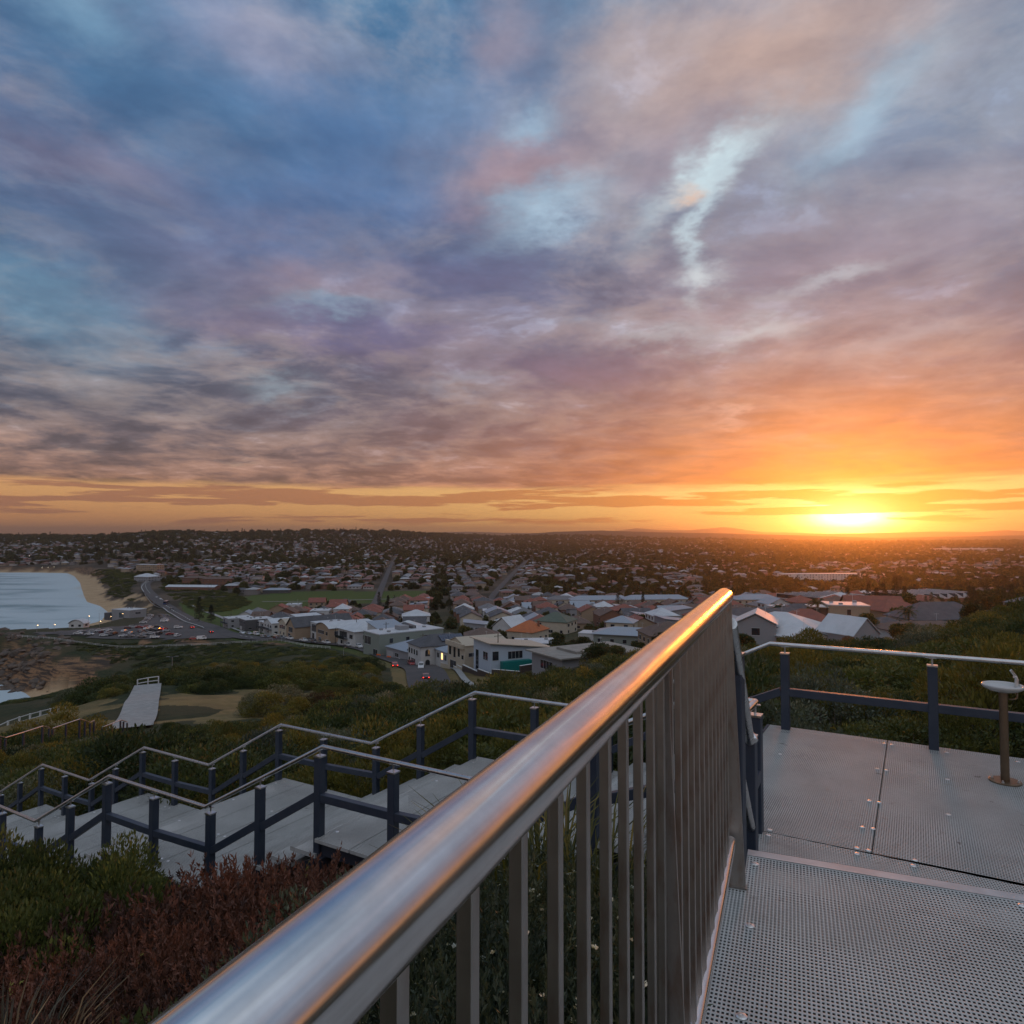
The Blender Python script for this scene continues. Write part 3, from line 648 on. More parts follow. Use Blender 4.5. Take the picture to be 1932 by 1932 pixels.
def brushed(name, col, rough, axis, scale=60.0, b_s=0.12, dirt=0.0):
    m = bpy.data.materials.new(name); m.use_nodes = True; t = NT(m.node_tree); b = t.n['Principled BSDF']
    pos = t.node('ShaderNodeTexCoord').outputs['Object']
    st = t.vm('MULTIPLY', pos, tuple(0.04 if i == axis else 1.0 for i in range(3))); n = t.noise(st, scale, 4, 0.6)
    blot = t.noise(pos, 9.0, 5, 0.65)
    b.inputs['Metallic'].default_value = 1.0
    c = t.mix(t.smooth(blot, .35, .7), (*col, 1), (*[k * .86 for k in col], 1))
    if dirt: c = t.mix(t.m('MULTIPLY', t.smooth(t.noise(t.vm('MULTIPLY', pos, (1, 1, .25)), 22.0, 5, .65), .45, .7), dirt), c, (0.22, 0.12, 0.07, 1))
    t.put(b.inputs['Base Color'], c)
    t.put(b.inputs['Roughness'], t.m('ADD', rough, t.m('MULTIPLY', t.smooth(n, .3, .7), 0.10)))
    bn = t.node('ShaderNodeBump'); bn.inputs['Strength'].default_value = b_s; bn.inputs['Distance'].default_value = 0.0015
    t.put(bn.inputs['Height'], n); t.l.new(bn.outputs[0], b.inputs['Normal'])
    return m
M_pipe = brushed('polished_steel_pipe', (0.78, 0.76, 0.75), 0.13, 1)
M_steel = brushed('satin_steel', (0.62, 0.61, 0.60), 0.26, 2, 30)
M_picket = brushed('weathered_steel_bar', (0.40, 0.385, 0.36), 0.36, 2, 40, 0.2, dirt=.5)
M_cap = mat('steel_cap', (0.70, 0.68, 0.66), 0.30, 1.0)
LV = [(-9.0, 1.5, 2.20), (3.55, 5.57, 3.23), (7.50, 9.64, 4.265), (11.55, 13.68, 5.29), (15.65, 17.7, 6.315), (19.7, 21.8, 7.34), (23.7, 25.8, 8.365), (27.7, 29.8, 9.39)]
V0, V1 = 5.28, 8.42
def uvprism(mb, pts, d0, d1): mb.prism([tuple(uv(a, b).xy) for a, b in pts], CAMZ - d1, CAMZ - d0)
def rect(u0, u1, v0, v1): return [(u0, v0), (u1, v0), (u1, v1), (u0, v1)][::-1]
SCREW = None
def add_screw(parent, x, y, z, s=1.0):
    global SCREW
    if SCREW is None:
        b = MB(); b.lathe([(0.0165, 0), (0.0165, 0.002), (0.012, 0.0045), (0.006, 0.005), (0.005, 0.003), (0.001, 0.003)], 14); SCREW = b.build('screw', M_cap, smooth=False); SCREW.parent = parent; SCREW.location = (x, y, z); o = SCREW
    else:
        o = SCREW.copy(); COL.objects.link(o); o.parent = parent; o.location = (x, y, z)
    o.scale = (s, s, s); return o
# --- lower landing beside the fountain
ld = empty('lookout_landing', label='grey punched metal landing carrying the drinking fountain', cat='landing')
zt = CAMZ - 2.20
b = MB(); uvprism(b, rect(0.306, 1.5, 5.392, V1), 2.20, 2.235); b.build('deck_panel', M_grate, ld)
b = MB(); uvprism(b, rect(-1.25, 0.298, 5.392, V1), 2.20, 2.235); b.build('deck_panel', M_grate, ld)
for k in range(5):
    b = MB(); uvprism(b, rect(-1.258 - 1.55 * (k + 1) + .008, -1.258 - 1.55 * k, 5.392, V1), 2.20, 2.235); b.build('deck_panel', M_grate, ld)
def RF(s, p): return (s * math.sin(AZ2) + p * math.cos(AZ2), s * math.cos(AZ2) - p * math.sin(AZ2))
b = MB(); q_ = [tuple(uv(1.12, 5.384).xy), tuple(uv(-9, 5.384).xy), RF(4.35, 9.0), RF(4.35, -0.22)][::-1]
b.prism(q_, zt - 0.035, zt); b.build('deck_panel', M_grate2, ld)
b = MB(); uvprism(b, rect(1.504, 1.53, 5.392, V1), 2.198, 2.30); uvprism(b, rect(-9, 1.53, V1 + .003, V1 + 0.06), 2.24, 2.38)
for u in np.arange(-8.5, 1.4, 1.3): uvprism(b, rect(u, u + .07, 5.0, V1), 2.238, 2.36)
uvprism(b, rect(-9, 1.48, 5.33, 5.45), 2.362, 2.48)
b.build('deck_frame', M_navy2, ld)
for x, y in [(1209, 872), (1249, 878), (1174, 1002), (1220, 1010), (1133, 1168), (1183, 1176), (1096, 1304), (1152, 1312), (1069, 1412), (1129, 1424), (1068, 1441), (1370, 1475), (1360, 1503), (1542, 1239), (1537, 1057), (1533, 918), (1902, 966), (672, 926), (619, 1317), (610, 1346)]:
    p = onz((2600 + x / 1.2914) / 4, (2300 + y / 1.2914) / 4, zt); add_screw(ld, p[0], p[1], zt + .0005, 1.15)
# --- viewing deck underfoot
dk = empty('viewing_deck', label='grey punched metal deck underfoot ending in a raised nosing', cat='deck')
zd = CAMZ - 1.69
b = MB(); b.prism([RF(-6, -.34), RF(3.60, -.34), RF(3.60, -.235), RF(3.86, -.235), RF(3.86, 7.5), RF(-6, 7.5)][::-1], zd - .03, zd); b.build('deck_panel', M_grate2, dk)
b = MB(); b.prism([RF(3.862, -.235), RF(3.93, -.235), RF(3.93, 7.5), RF(3.862, 7.5)][::-1], zd - .05, zd + .003); b.build('nosing', M_plate, dk)
b = MB()
for s in np.arange(-5.8, 3.8, .9): b.prism([RF(s, -.30), RF(s + .06, -.30), RF(s + .06, 7.4), RF(s, 7.4)][::-1], zd - .16, zd - .032)
b.prism([RF(-6, -.33), RF(3.8, -.33), RF(3.8, -.27), RF(-6, -.27)][::-1], zd - .36, zd - .165)
b.build('deck_frame', M_navy2, dk)
for k in range(2):
    b = MB(); s0 = 3.90 + .28 * k; z_ = zd - .17 * (k + 1); b.prism([RF(s0, -.2), RF(s0 + .29, -.2), RF(s0 + .29, 5), RF(s0, 5)][::-1], z_ - .03, z_); b.build('tread', M_grate2, dk)
for x, y in [(705, 293), (683, 575), (645, 988), (1928, 484)]:
    p = onz((2400 + x / 1.139) / 4, (3200 + y / 1.139) / 4, zd); add_screw(dk, p[0], p[1], zd + .0005, 1.2)
# --- flights and landings going down the hill
for i, (u0, u1, dr) in enumerate(LV):
    if i:
        o = empty('stair_landing', label=['', 'first landing down the stairs, half hidden by the big steel rail', 'second landing down the stairs, above the red-brown heath', 'third landing down the stairs', 'fourth landing down the stairs, small near the left edge', 'fifth landing down the stairs, beyond the left edge', 'sixth landing down the stairs', 'lowest landing of the long stairs'][i], cat='landing', group='landings of the boardwalk stairs')
        n = 4; w_ = (u1 - u0) / n
        for k in range(n):
            b = MB(); uvprism(b, rect(u0 + w_ * k + .008, u0 + w_ * (k + 1) - .008, V0, V1), dr, dr + .035); b.build('deck_panel', M_grate, o)
        if 1 <= i <= 4:
            for uu in (u0 + .09, u0 + 2 * w_ - .07, u0 + 2 * w_ + .07, u1 - .09):
                for vv in (V0 + .25, V0 + 1.1, V1 - 1.1, V1 - .25): p_ = uv(uu, vv, dr); add_screw(o, p_.x, p_.y, p_.z + .0005, 1.3)
        b = MB()
        for v in (V0 + .08, (V0 + V1) / 2, V1 - .14): uvprism(b, rect(u0, u1, v, v + .07), dr + .04, dr + .20)
        uvprism(b, rect(u0 + .02, u0 + .08, V0, V1), dr + .205, dr + .33); uvprism(b, rect(u1 - .08, u1 - .02, V0, V1), dr + .205, dr + .33)
        b.build('deck_frame', M_navy2, o)
    if i + 1 < len(LV):
        n0, n1, d1 = u1, LV[i + 1][0], LV[i + 1][2]; nr = 6; rise = (d1 - dr) / nr; go = (n1 - n0) / (nr - 1)
        o = empty('stair_flight', label=['top flight of stairs from the fountain landing, behind the railing bars', 'second flight down, partly behind the big steel rail', 'third flight down, between the two long railings', 'fourth flight down, small and far', 'fifth flight down, near the left edge', 'sixth flight down the stairs', 'lowest flight of the stairs'][i], cat='stairs', group='flights of the boardwalk stairs')
        for k in range(nr - 1):
            b = MB(); uvprism(b, rect(n0 + go * k - .03 + (.035 if k == 0 else 0), n0 + go * (k + 1) - (.0 if k == nr - 2 else .0) - .0, V0 + .02, V1 - .02), dr + rise * (k + 1), dr + rise * (k + 1) + .045); b.build('tread', M_grate, o)
        for v in (V0 + .16, V1 - .16):
            b = MB(); b.bar(uv(n0 + .06, v, dr + .36), uv(n1 - .02, v, d1 + .22), .05, .20); b.build('stringer', M_navy, o)
def rail_line(name, v, us, label, right_end=None):
    """posts, sloping mid rails and the round steel handrail along one side of the stairs"""
    o = empty(name, label=label, cat='railing', group='railings of the boardwalk stairs')
    def drop(u):
        for i, (u0, u1, dr) in enumerate(LV):
            if u <= u1: return dr if u >= u0 else LV[i - 1][2] + (dr - LV[i - 1][2]) * (u - LV[i - 1][1]) / (u0 - LV[i - 1][1])
        return LV[-1][2]
    pts = []
    for i, (u0, u1, dr) in enumerate(LV):
        if i and u0 <= us[-1]: pts.append((u0 + .02, dr))
        if u1 <= us[-1] + .5: pts.append((u1 - .03, dr))
    path = [uv(us[0] if right_end is None else right_end, v, drop(us[0]) - .95)] + [uv(u, v, d - .95) for u, d in pts]
    b = MB(); b.tube(path, 0.0245, 14); autosmooth(b.build('handrail', M_steel, o), 50)
    posts = []
    for u in us:
        d = drop(u); gz = tz(*uv(u, v).xy)
        p = uv(u, v); b = MB(); b.M = Matrix.Translation((p.x, p.y, 0)) @ Matrix.Rotation(-AZ, 4, 'Z')
        b.bar((0, 0, gz - .1), (0, 0, CAMZ - d + .845), .09, .09, up=(0, 1, 0), bev=.006); po = b.build('post', M_navy, o)
        b = MB(); b.M = Matrix.Translation((p.x, p.y, CAMZ - d)) @ Matrix.Rotation(-AZ, 4, 'Z'); b.box((-.049, -.049, .8455), (.049, .049, .860)); b.build('cap', M_cap, po)
        b = MB(); b.M = Matrix.Translation((p.x, p.y, CAMZ - d)); hr = .93
        b.tube([(0, 0, .858), (0, 0, hr)], .009, 10); b.box((-.04, -.012, hr - .006), (.04, .012, hr)); b.build('spigot', M_steel, po)
        posts.append((u, d))
    for (ua, da), (ub, db) in zip(posts[:-1], posts[1:]):
        b = MB(); b.bar(uv(ua + .045, v, da - .42), uv(ub - .045, v, db - .42), .075, .085, bev=.004); b.build('mid_rail', M_navy, o)
    return o
US = [1.06, 2.35, 3.45]
for i in range(1, 7): a = LV[i][1]; US += [a, a + .92 + .0, a + 1.86] if i < 7 else [a]
US = [1.06, 2.38]
for i in range(1, 7): US += [LV[i][0] - .08, (LV[i][0] + LV[i][1]) / 2, LV[i][1] + .02, (LV[i][1] + LV[i + 1][0]) / 2]
US = [u for u in US if u < 27.5]
rail_line('stair_railing', 5.37, US, 'railing with blue posts on the near side of the descending stairs')
rail_line('stair_railing', 8.32, [-8.7, -7.27, -5.84, -4.41, -2.98, -1.55, -.12, 1.31, 2.40] + US[2:], 'railing with blue posts along the far side of the stairs and behind the fountain')
# --- short railing where the two decks meet
o = empty('step_railing', label='short sloping steel handrail on blue posts behind the end of the barred railing', cat='railing')
Q0 = Vector(at(732, 630, 3.42)); Q1 = Vector(at(750, 741, 4.55)); Q2 = uv(1.06, 4.86, 1.25); Q3 = uv(1.06, 5.37, 1.25)
b = MB(); b.tube([Q0 - (Q1 - Q0).normalized() * .06, Q0, Q1], .030, 18); autosmooth(b.build('handrail', M_steel, o), 50)
b = MB(); b.tube([Q1 + Vector((.03, 0, 0)), Q2, Q3], .026, 14); autosmooth(b.build('handrail', M_pipe, o), 50)
b = MB(); dn = Vector((0, 0, -.55)); b.tube([Q0 + dn + (Q1 - Q0) * .35, Q1 + dn + (Q1 - Q0) * .04], .026, 14); autosmooth(b.build('lower_rail', M_steel, o), 50)
for (x_, y_, _), top, bot in [(at(734.5, 652, 3.80), .665, 2.9), (tuple(uv(.985, 4.78)), 1.352, 3.0)]:
    b = MB(); b.M = Matrix.Translation((x_, y_, 0)) @ Matrix.Rotation(-AZ, 4, 'Z'); b.bar((0, 0, CAMZ - bot), (0, 0, CAMZ - top), .09, .09, up=(0, 1, 0), bev=.006); po = b.build('post', M_navy, o)
    b = MB(); b.M = Matrix.Translation((x_, y_, CAMZ - top)) @ Matrix.Rotation(-AZ, 4, 'Z'); b.box((-.049, -.049, .0005), (.049, .049, .015)); b.tube([(0, 0, .012), (0, 0, .085)], .011, 10); b.build('cap', M_cap, po)
b = MB(); b.bar(uv(1.03, 4.83, 1.80), uv(1.05, 5.32, 1.78), .07, .085, bev=.004); b.build('mid_rail', M_navy, o)
# --- the big barred railing along the deck
bl = empty('balustrade', label='big steel railing of square upright bars with a thick polished handrail, beside the viewer', cat='railing')
bl.location = (0, 0, CAMZ); bl.rotation_euler = (0, 0, -AZ2)    # local y runs along the rail, local x is to its right
PB = -.284
b = MB(); ys = np.linspace(-1.2, 3.26, 60)
b.tube([(PB, y, -.280) for y in ys], .0385, 48); hr = b.build('handrail', M_pipe, bl)
b = MB(); R0 = .0385; b.M = Matrix.Translation((PB, 3.26, -.28)) @ Matrix.Rotation(R(-90), 4, 'X')
b.lathe([(R0 * math.cos(t_), R0 * .55 * math.sin(t_)) for t_ in np.linspace(0, 1.5, 9)], 48); cp_ = b.build('end_cap', M_pipe, bl, smooth=True)
autosmooth(hr, 60)
b = MB(); b.tube([(PB, y, -1.455) for y in (-1.2, 1.0, 2.2, 3.44)], .026, 20); autosmooth(b.build('bottom_rail', M_pipe, bl), 60)
b = MB(); b.M = Matrix.Translation((PB, 3.44, -1.455)) @ Matrix.Rotation(R(-90), 4, 'X'); b.lathe([(.026 * math.cos(t_), .016 * math.sin(t_)) for t_ in np.linspace(0, 1.5, 7)], 20); b.build('end_cap', M_pipe, bl, smooth=True)
pk = MB(); w_ = .0085
pk.bar((0, 0, -1.50), (0, 0, -.314), .017, .017, up=(0, 1, 0), bev=.0015); pk0 = None
for k in range(-13, 22):
    y = .587 + .1275 * k
    if pk0 is None: pk0 = pk.build('picket', M_picket, bl); q_ = pk0
    else: q_ = pk0.copy(); COL.objects.link(q_); q_.parent = bl
    q_.location = (PB, y, 0)
def plate_post(y, z1=-1.69):
    b = MB(); th = .006
    pts = [(PB - .030, -.312), (PB + .012, -.312), (PB + .014, -.45), (PB + .062, -1.66), (PB + .062, z1 - .02), (PB - .030, z1 - .02)]
    vs = [(x, y - th, z) for x, z in pts] + [(x, y + th, z) for x, z in pts]; k = len(pts)
    b.add(vs, [tuple(range(k)), tuple(range(k, 2 * k))[::-1]] + [(i, k + i, k + (i + 1) % k, (i + 1) % k) for i in range(k)])
    b.box((PB - .035, y - .022, z1 + .002), (PB + .068, y + .022, z1 + .010))
    b.build('plate_post', M_picket, bl)
for y in (-.25, 1.655, 3.50): plate_post(y)
b = MB(); b.box((PB - .006, 3.22, -.36), (PB + .006, 3.505, -.316)); b.build('bracket', M_picket, bl)
# --- drinking fountain
fx, fy = 4.40, 6.17
ft = empty('drinking_fountain', (fx, fy, zt), label='steel drinking fountain with a round white-rimmed bowl on a slim brown post', cat='drinking fountain')
M_bronze = brushed('brown_steel', (0.21, 0.155, 0.105), 0.42, 2, 30, .15); M_bowl = mat('cream_enamel', (0.44, 0.43, 0.41), 0.28, 0.0, coat=.4)
b = MB(); b.tube([(0, 0, 0.012), (0, 0, .80)], .034, 24); autosmooth(b.build('post', M_bronze, ft), 40)
b = MB(); b.lathe([(.125, .001), (.125, .010), (.120, .013), (.05, .013)], 40); bp = b.build('base_plate', M_bronze, ft)
for k in range(4):
    a = R(45 + 90 * k); b = MB(); b.lathe([(.012, .0135), (.012, .022), (.007, .0225), (.007, .034), (.001, .036)], 8, (math.cos(a) * .098, math.sin(a) * .098, 0)); b.build('bolt', M_cap, bp)
b = MB(); prof = [(.036, .79), (.060, .797), (.110, .808), (.145, .826), (.158, .838), (.164, .848), (.163, .858), (.153, .864), (.141, .859), (.134, .850), (.110, .838), (.07, .832), (.012, .830)]
b.lathe(prof, 48); b.build('bowl', M_bowl, ft, smooth=True)
b = MB(); b.tube([(.125, .0, .84), (.125, 0, .905)], .016, 16, radii=[.019, .017]); b.tube([(.125, 0, .905), (.118, 0, .925), (.10, 0, .93)], .013, 12)
b.M = Matrix.Translation((.118, 0, .93)) @ Matrix.Rotation(R(-38), 4, 'Y'); b.bar((0, 0, 0), (-.0, 0, .075), .022, .012, up=(0, 1, 0), bev=.003); autosmooth(b.build('bubbler_tap', M_cap, ft), 40)
b = MB(); b.tube([(.125, 0, .80), (.125, 0, .745), (.11, 0, .73), (.05, 0, .73)], .008, 10); b.build('drain_pipe', M_bronze, ft, smooth=True)

# ================================================================== PLANTS
rng = np.random.default_rng(7)
def leaf_mat(name, c1, c2, c3=None, trans=0.34, rough=0.55):
    """c1-c2 leaf colours mixed leaf by leaf and plant by plant, c3 an occasional other colour"""
    m = bpy.data.materials.new(name); m.use_nodes = True; t = NT(m.node_tree); b = t.n['Principled BSDF']
    tint = t.sep(t.node('ShaderNodeAttribute', attribute_name='tint').outputs['Color'])
    rnd = t.node('ShaderNodeObjectInfo').outputs['Random']
    c = t.mix(tint[0], (*c1, 1), (*c2, 1))
    if c3: c = t.mix(t.smooth(tint[1], .80, .95), c, (*c3, 1))
    c = t.mix(1.0, c, t.ramp(rnd, [(0.0, (.42, .48, .50)), (0.3, (.8, .85, .72)), (0.7, (1.12, 1.05, .85)), (1.0, (1.45, 1.20, .90))]), 'MULTIPLY')
    t.put(b.inputs['Base Color'], c); b.inputs['Roughness'].default_value = rough; b.inputs['Specular IOR Level'].default_value = 0.3
    tr = t.node('ShaderNodeBsdfTranslucent'); t.put(tr.inputs[0], t.mix(1.0, c, (1.2, 1.1, .55, 1), 'MULTIPLY'))
    mx = t.node('ShaderNodeMixShader'); mx.inputs[0].default_value = trans; t.l.new(b.outputs[0], mx.inputs[1]); t.l.new(tr.outputs[0], mx.inputs[2])
    t.l.new(mx.outputs[0], t.n['Material Output'].inputs['Surface'])
    return m
def norm(v): return v / (np.linalg.norm(v, axis=-1, keepdims=True) + 1e-9)
def leaves_mesh(name, P, Dir, Ln, Wd, mt, tint, rs, mi=None):
    """one kite-shaped leaf at each point P, growing along Dir"""
    n = len(P); side = norm(np.cross(Dir, norm(rs.normal(size=(n, 3))))); nn = np.cross(side, Dir)
    a = P; tip = P + Dir * Ln[:, None]; mid = P + Dir * (Ln * .45)[:, None] + nn * (Ln * .06)[:, None]
    v = np.stack([a, mid + side * (Wd / 2)[:, None], tip - nn * (Ln * .10)[:, None], mid - side * (Wd / 2)[:, None]], 1).reshape(-1, 3)
    q = np.arange(4 * n).reshape(-1, 4); c = np.repeat(tint, 4, 0)
    return raw_mesh(name, v, q, mt if isinstance(mt, list) else [mt], colors=c, mi=mi)
def crown_points(rs, rx, ry, rz, nb, n, br=(.28, .5), depth=.35, up=0.4):
    """leaf positions in a lumpy crown: many small lobes over an uneven dome, hollow between them"""
    th = rs.uniform(0, 2 * np.pi, nb); cz = rs.uniform(-.25, 1, nb); s = np.sqrt(np.clip(1 - cz ** 2, 0, 1))
    k = rs.uniform(.55, .92, nb); C = np.stack([s * np.cos(th), s * np.sin(th), cz], 1) * k[:, None]
    br_ = rs.uniform(*br, nb); w = br_ ** 2; which = rs.choice(nb, n, p=w / w.sum())
    d = norm(rs.normal(size=(n, 3)) + np.array([0, 0, up])); rad = 1 - depth * rs.random(n) ** 1.6
    P = C[which] + d * (br_[which] * rad)[:, None]; P = P * np.array([rx, ry, rz]); P[:, 2] += rz * .35
    keep = P[:, 2] > -.02 * rz
    return P[keep], d[keep], which[keep]
def foliage(name, seed, rx, ry, rz, nb, n, Ln, Wd, mt, br=(.28, .5), upw=.5, jit=.5, depth=.35):
    rs = np.random.default_rng(seed); P, d, w = crown_points(rs, rx, ry, rz, nb, n, br, depth)
    D = norm(d + np.array([0, 0, upw]) + rs.normal(size=P.shape) * jit)
    L_ = Ln * rs.uniform(.6, 1.3, len(P)); W_ = Wd * rs.uniform(.7, 1.3, len(P))
    lobe = rs.random(nb)[w]; tint = np.stack([np.clip(rs.random(len(P)) * .6 + lobe * .5, 0, 1), rs.random(len(P)) * .6 + lobe * .42, rs.random(len(P))], 1)
    return leaves_mesh(name, P, D, L_, W_, mt, tint, rs)
def shoots(name, seed, rx, ry, h, ns, per, Ln, Wd, mt, spread=.35, tips=None):
    """upright shoots, each ringed with narrow leaves"""
    rs = np.random.default_rng(seed); r = np.sqrt(rs.random(ns)); th = rs.uniform(0, 2 * np.pi, ns)
    bx, by = r * np.cos(th), r * np.sin(th); top = h * (np.sqrt(np.clip(1.05 - r ** 2, .02, 1))) * rs.uniform(.75, 1.1, ns)
    B = np.stack([bx * rx, by * ry, top - rs.uniform(.08, .15, ns)], 1); dr = norm(np.stack([bx * spread, by * spread, np.ones(ns)], 1) + rs.normal(size=(ns, 3)) * .38)
    t_ = rs.random((ns, per)); B[:, 2] *= 1 - .5 * rs.random(ns) ** 2 + .10 * np.sin(bx * 7 + seed) * np.sin(by * 6); P = (B[:, None] + dr[:, None] * (t_ * .12)[..., None]).reshape(-1, 3); sh = np.repeat(np.arange(ns), per)
    out = norm(rs.normal(size=P.shape)); D = norm(out * .8 + dr[sh] * (.5 + .8 * t_.reshape(-1))[:, None])
    lobe = rs.random(ns)[sh]; tint = np.stack([np.clip(.5 * rs.random(len(P)) + .5 * lobe, 0, 1), rs.random(len(P)) * .25 + .72 * (lobe if tips is None else (rs.random(ns) < tips)[sh] * 1.0), rs.random(len(P))], 1)
    return leaves_mesh(name, P, D, Ln * rs.uniform(.6, 1.2, len(P)), Wd * rs.uniform(.7, 1.2, len(P)), mt, tint, rs)
def twigs(name, seed, r, h, n, mt, th=.006, crook=.25, seg=4, out=.5):
    rs = random.Random(seed); b = MB()
    for i in range(n):
        a = rs.uniform(0, 6.28); d = Vector((math.cos(a) * out * rs.random(), math.sin(a) * out * rs.random(), 1)).normalized()
        p = Vector((math.cos(a) * r * .15, math.sin(a) * r * .15, -.1)); pts = [p.copy()]; ln = h * rs.uniform(.7, 1.15) / seg
        for k in range(seg):
            p = p + d * ln; pts.append(p.copy()); d = (d + Vector((rs.uniform(-1, 1), rs.uniform(-1, 1), rs.uniform(-.4, .5))) * crook).normalized()
        b.tube(pts, th, 4, radii=[th * (1.2 - 1.0 * k / seg) for k in range(seg + 1)], cap=False)
        for k in range(2, seg + 1):
            if rs.random() < .8:
                e = pts[k - 1]; q = e + (d + Vector((rs.uniform(-1, 1), rs.uniform(-1, 1), rs.uniform(-.3, .7)))).normalized() * ln * rs.uniform(.6, 1.1); b.tube([e, q], th * .5, 3, radii=[th * .6, th * .25], cap=False)
    me = bpy.data.meshes.new(name); me.from_pydata(np.concatenate(b.v).tolist(), [], b.f); me.materials.append(mt); return me
def tuft(name, seed, n, h, spread, mt, w=.012):
    rs = np.random.default_rng(seed); th = rs.uniform(0, 6.28, n); r = rs.random(n) ** .7
    B = np.stack([np.cos(th) * r * spread * .3, np.sin(th) * r * spread * .3, np.zeros(n)], 1); H = h * rs.uniform(.5, 1.1, n)
    o = np.stack([np.cos(th), np.sin(th), 0 * th], 1); ln = spread * rs.uniform(.2, 1, n); sd_ = np.stack([-np.sin(th), np.cos(th), 0 * th], 1) * w / 2
    ps = [B, B + o * (ln * .25)[:, None] + np.array([0, 0, 1]) * (H * .55)[:, None], B + o * (ln * .6)[:, None] + np.array([0, 0, 1]) * (H * .92)[:, None], B + o * ln[:, None] + np.array([0, 0, 1]) * (H * 1.0)[:, None]]
    ws = [1, .8, .5, .08]; v = np.stack([x for p, k in zip(ps, ws) for x in (p - sd_ * k, p + sd_ * k)], 1).reshape(-1, 3)
    base = np.arange(n)[:, None] * 8; q = np.concatenate([base + np.array([[2 * k, 2 * k + 1, 2 * k + 3, 2 * k + 2]]) for k in range(3)]); tint = np.repeat(rs.random((n, 3)), 8, 0)
    return raw_mesh(name, v, q, [mt], colors=tint)

ML_olive = leaf_mat('olive_leaves', (0.055, 0.074, 0.028), (0.150, 0.165, 0.062), (0.30, 0.27, 0.08))
ML_red = leaf_mat('red_brown_leaves', (0.085, 0.042, 0.037), (0.205, 0.095, 0.078), (0.32, 0.34, 0.10), trans=.2)
ML_rose = leaf_mat('grey_green_needles', (0.045, 0.062, 0.046), (0.130, 0.155, 0.115))
ML_dark = leaf_mat('dark_green_leaves', (0.034, 0.052, 0.026), (0.095, 0.120, 0.052), (0.20, 0.19, 0.06))
ML_silver = leaf_mat('silver_green_leaves', (0.070, 0.085, 0.070), (0.190, 0.210, 0.175), (0.42, 0.42, 0.36))
ML_yel = leaf_mat('yellow_green_leaves', (0.080, 0.085, 0.024), (0.210, 0.185, 0.055), (0.34, 0.24, 0.07))
ML_dry = leaf_mat('dry_grass', (0.09, 0.07, 0.045), (0.22, 0.17, 0.11), (0.30, 0.25, 0.18), trans=.35)
ML_petal = leaf_mat('white_petals', (0.70, 0.70, 0.66), (0.85, 0.83, 0.80), trans=.2)
M_bark = mat('bark', (0.075, 0.060, 0.048), 0.9, noise=(6, (0.12, 0.105, 0.09), .7))
M_twig = mat('pale_twigs', (0.13, 0.10, 0.085), 0.9)

def keep_clear(x, y, r=0.0):
    """True where a plant of radius r may stand"""
    u = -math.cos(AZ) * x + math.sin(AZ) * y; v = math.sin(AZ) * x + math.cos(AZ) * y
    if -10 - r < u < 31 + r and 5.1 - r * .9 < v < 8.55 + r * .9: return False
    s = x * math.sin(AZ2) + y * math.cos(AZ2); p = x * math.cos(AZ2) - y * math.sin(AZ2)
    if -8 < s < 5.5 and -.42 - r * .8 < p < 9: return False
    return True
PTS_BLOCK = [(PATH, 2.4)]
def free_pts(X, Y, R_, houses=()):
    ok = np.ones(X.shape, bool)
    u = -math.cos(AZ) * X + math.sin(AZ) * Y; v = math.sin(AZ) * X + math.cos(AZ) * Y
    ok &= ~((u > -10.3) & (u < 31) & (v > 5.1 - R_ * .9) & (v < 8.55 + R_ * .9))
    s = X * math.sin(AZ2) + Y * math.cos(AZ2); p = X * math.cos(AZ2) - Y * math.sin(AZ2)
    ok &= ~((s > -9) & (s < 5.3) & (p > -.4 - R_ * .8) & (p < 10))
    ok &= seg_dist(X, Y, PATH) > 2.6 + R_ * .6; pq = 512 + FPX * X / np.maximum(Y, 1); ok &= ~((pq > 100) & (pq < 172) & (Y > 46) & (Y < 62)) & ~((pq > 168) & (pq < 325) & (Y > 53) & (Y < 66))
    for poly in (PATCH, LAWN2, CARPARK, PARK): ok &= ~in_poly(X, Y, poly)
    ok &= seg_dist(X, Y, ROAD_COAST) > 11 + R_
    ok &= ~((X > -36) & (X < -6) & (Y > 150 + 1.2 * (-X - 20)) & (Y < 215)); ok &= ~((X > -12) & (X < 12) & (Y > 120) & (Y < 185) & (R_ > 0))
    d = shore_dist(X, Y); ok &= d > np.where(Y < 430, 24, 60)
    return ok

# one mesh per kind; copies share it
P_olive = [foliage('olive_shrub', 11 + k, 1.0, 1.0, 1.0, 40, 26000, .040, .016, ML_olive, (.16, .32), .9, .45, .5) for k in range(2)]
P_red = [shoots('heath_shrub', 21 + k, 1.0, 1.0, .62, 2900, 26, .027, .0085, ML_red, 1.0, tips=.02) for k in range(2)]
P_rose = [shoots('rosemary_shrub', 31 + k, 1.0, 1.0, .75, 2900, 28, .022, .0065, ML_rose, 1.1, tips=0) for k in range(2)]
P_dark = [foliage('dark_shrub', 41 + k, 1.15, 1.15, .9, 26, 5200, .085, .036, ML_dark, (.2, .38), .5, .55, .45) for k in range(2)]
P_yel = [foliage('yellow_shrub', 51 + k, 1.1, 1.1, .85, 30, 5600, .080, .026, ML_yel, (.16, .34), .9, .5, .5) for k in range(2)]
P_sil = [foliage('silver_shrub', 61 + k, 1.1, 1.1, .8, 34, 6000, .070, .024, ML_silver, (.16, .32), .6, .6, .5) for k in range(2)]
P_ol2 = [foliage('olive_shrub_far', 71 + k, 1.1, 1.1, .85, 26, 4800, .095, .040, ML_olive, (.2, .36), .6, .5, .45) for k in range(2)]
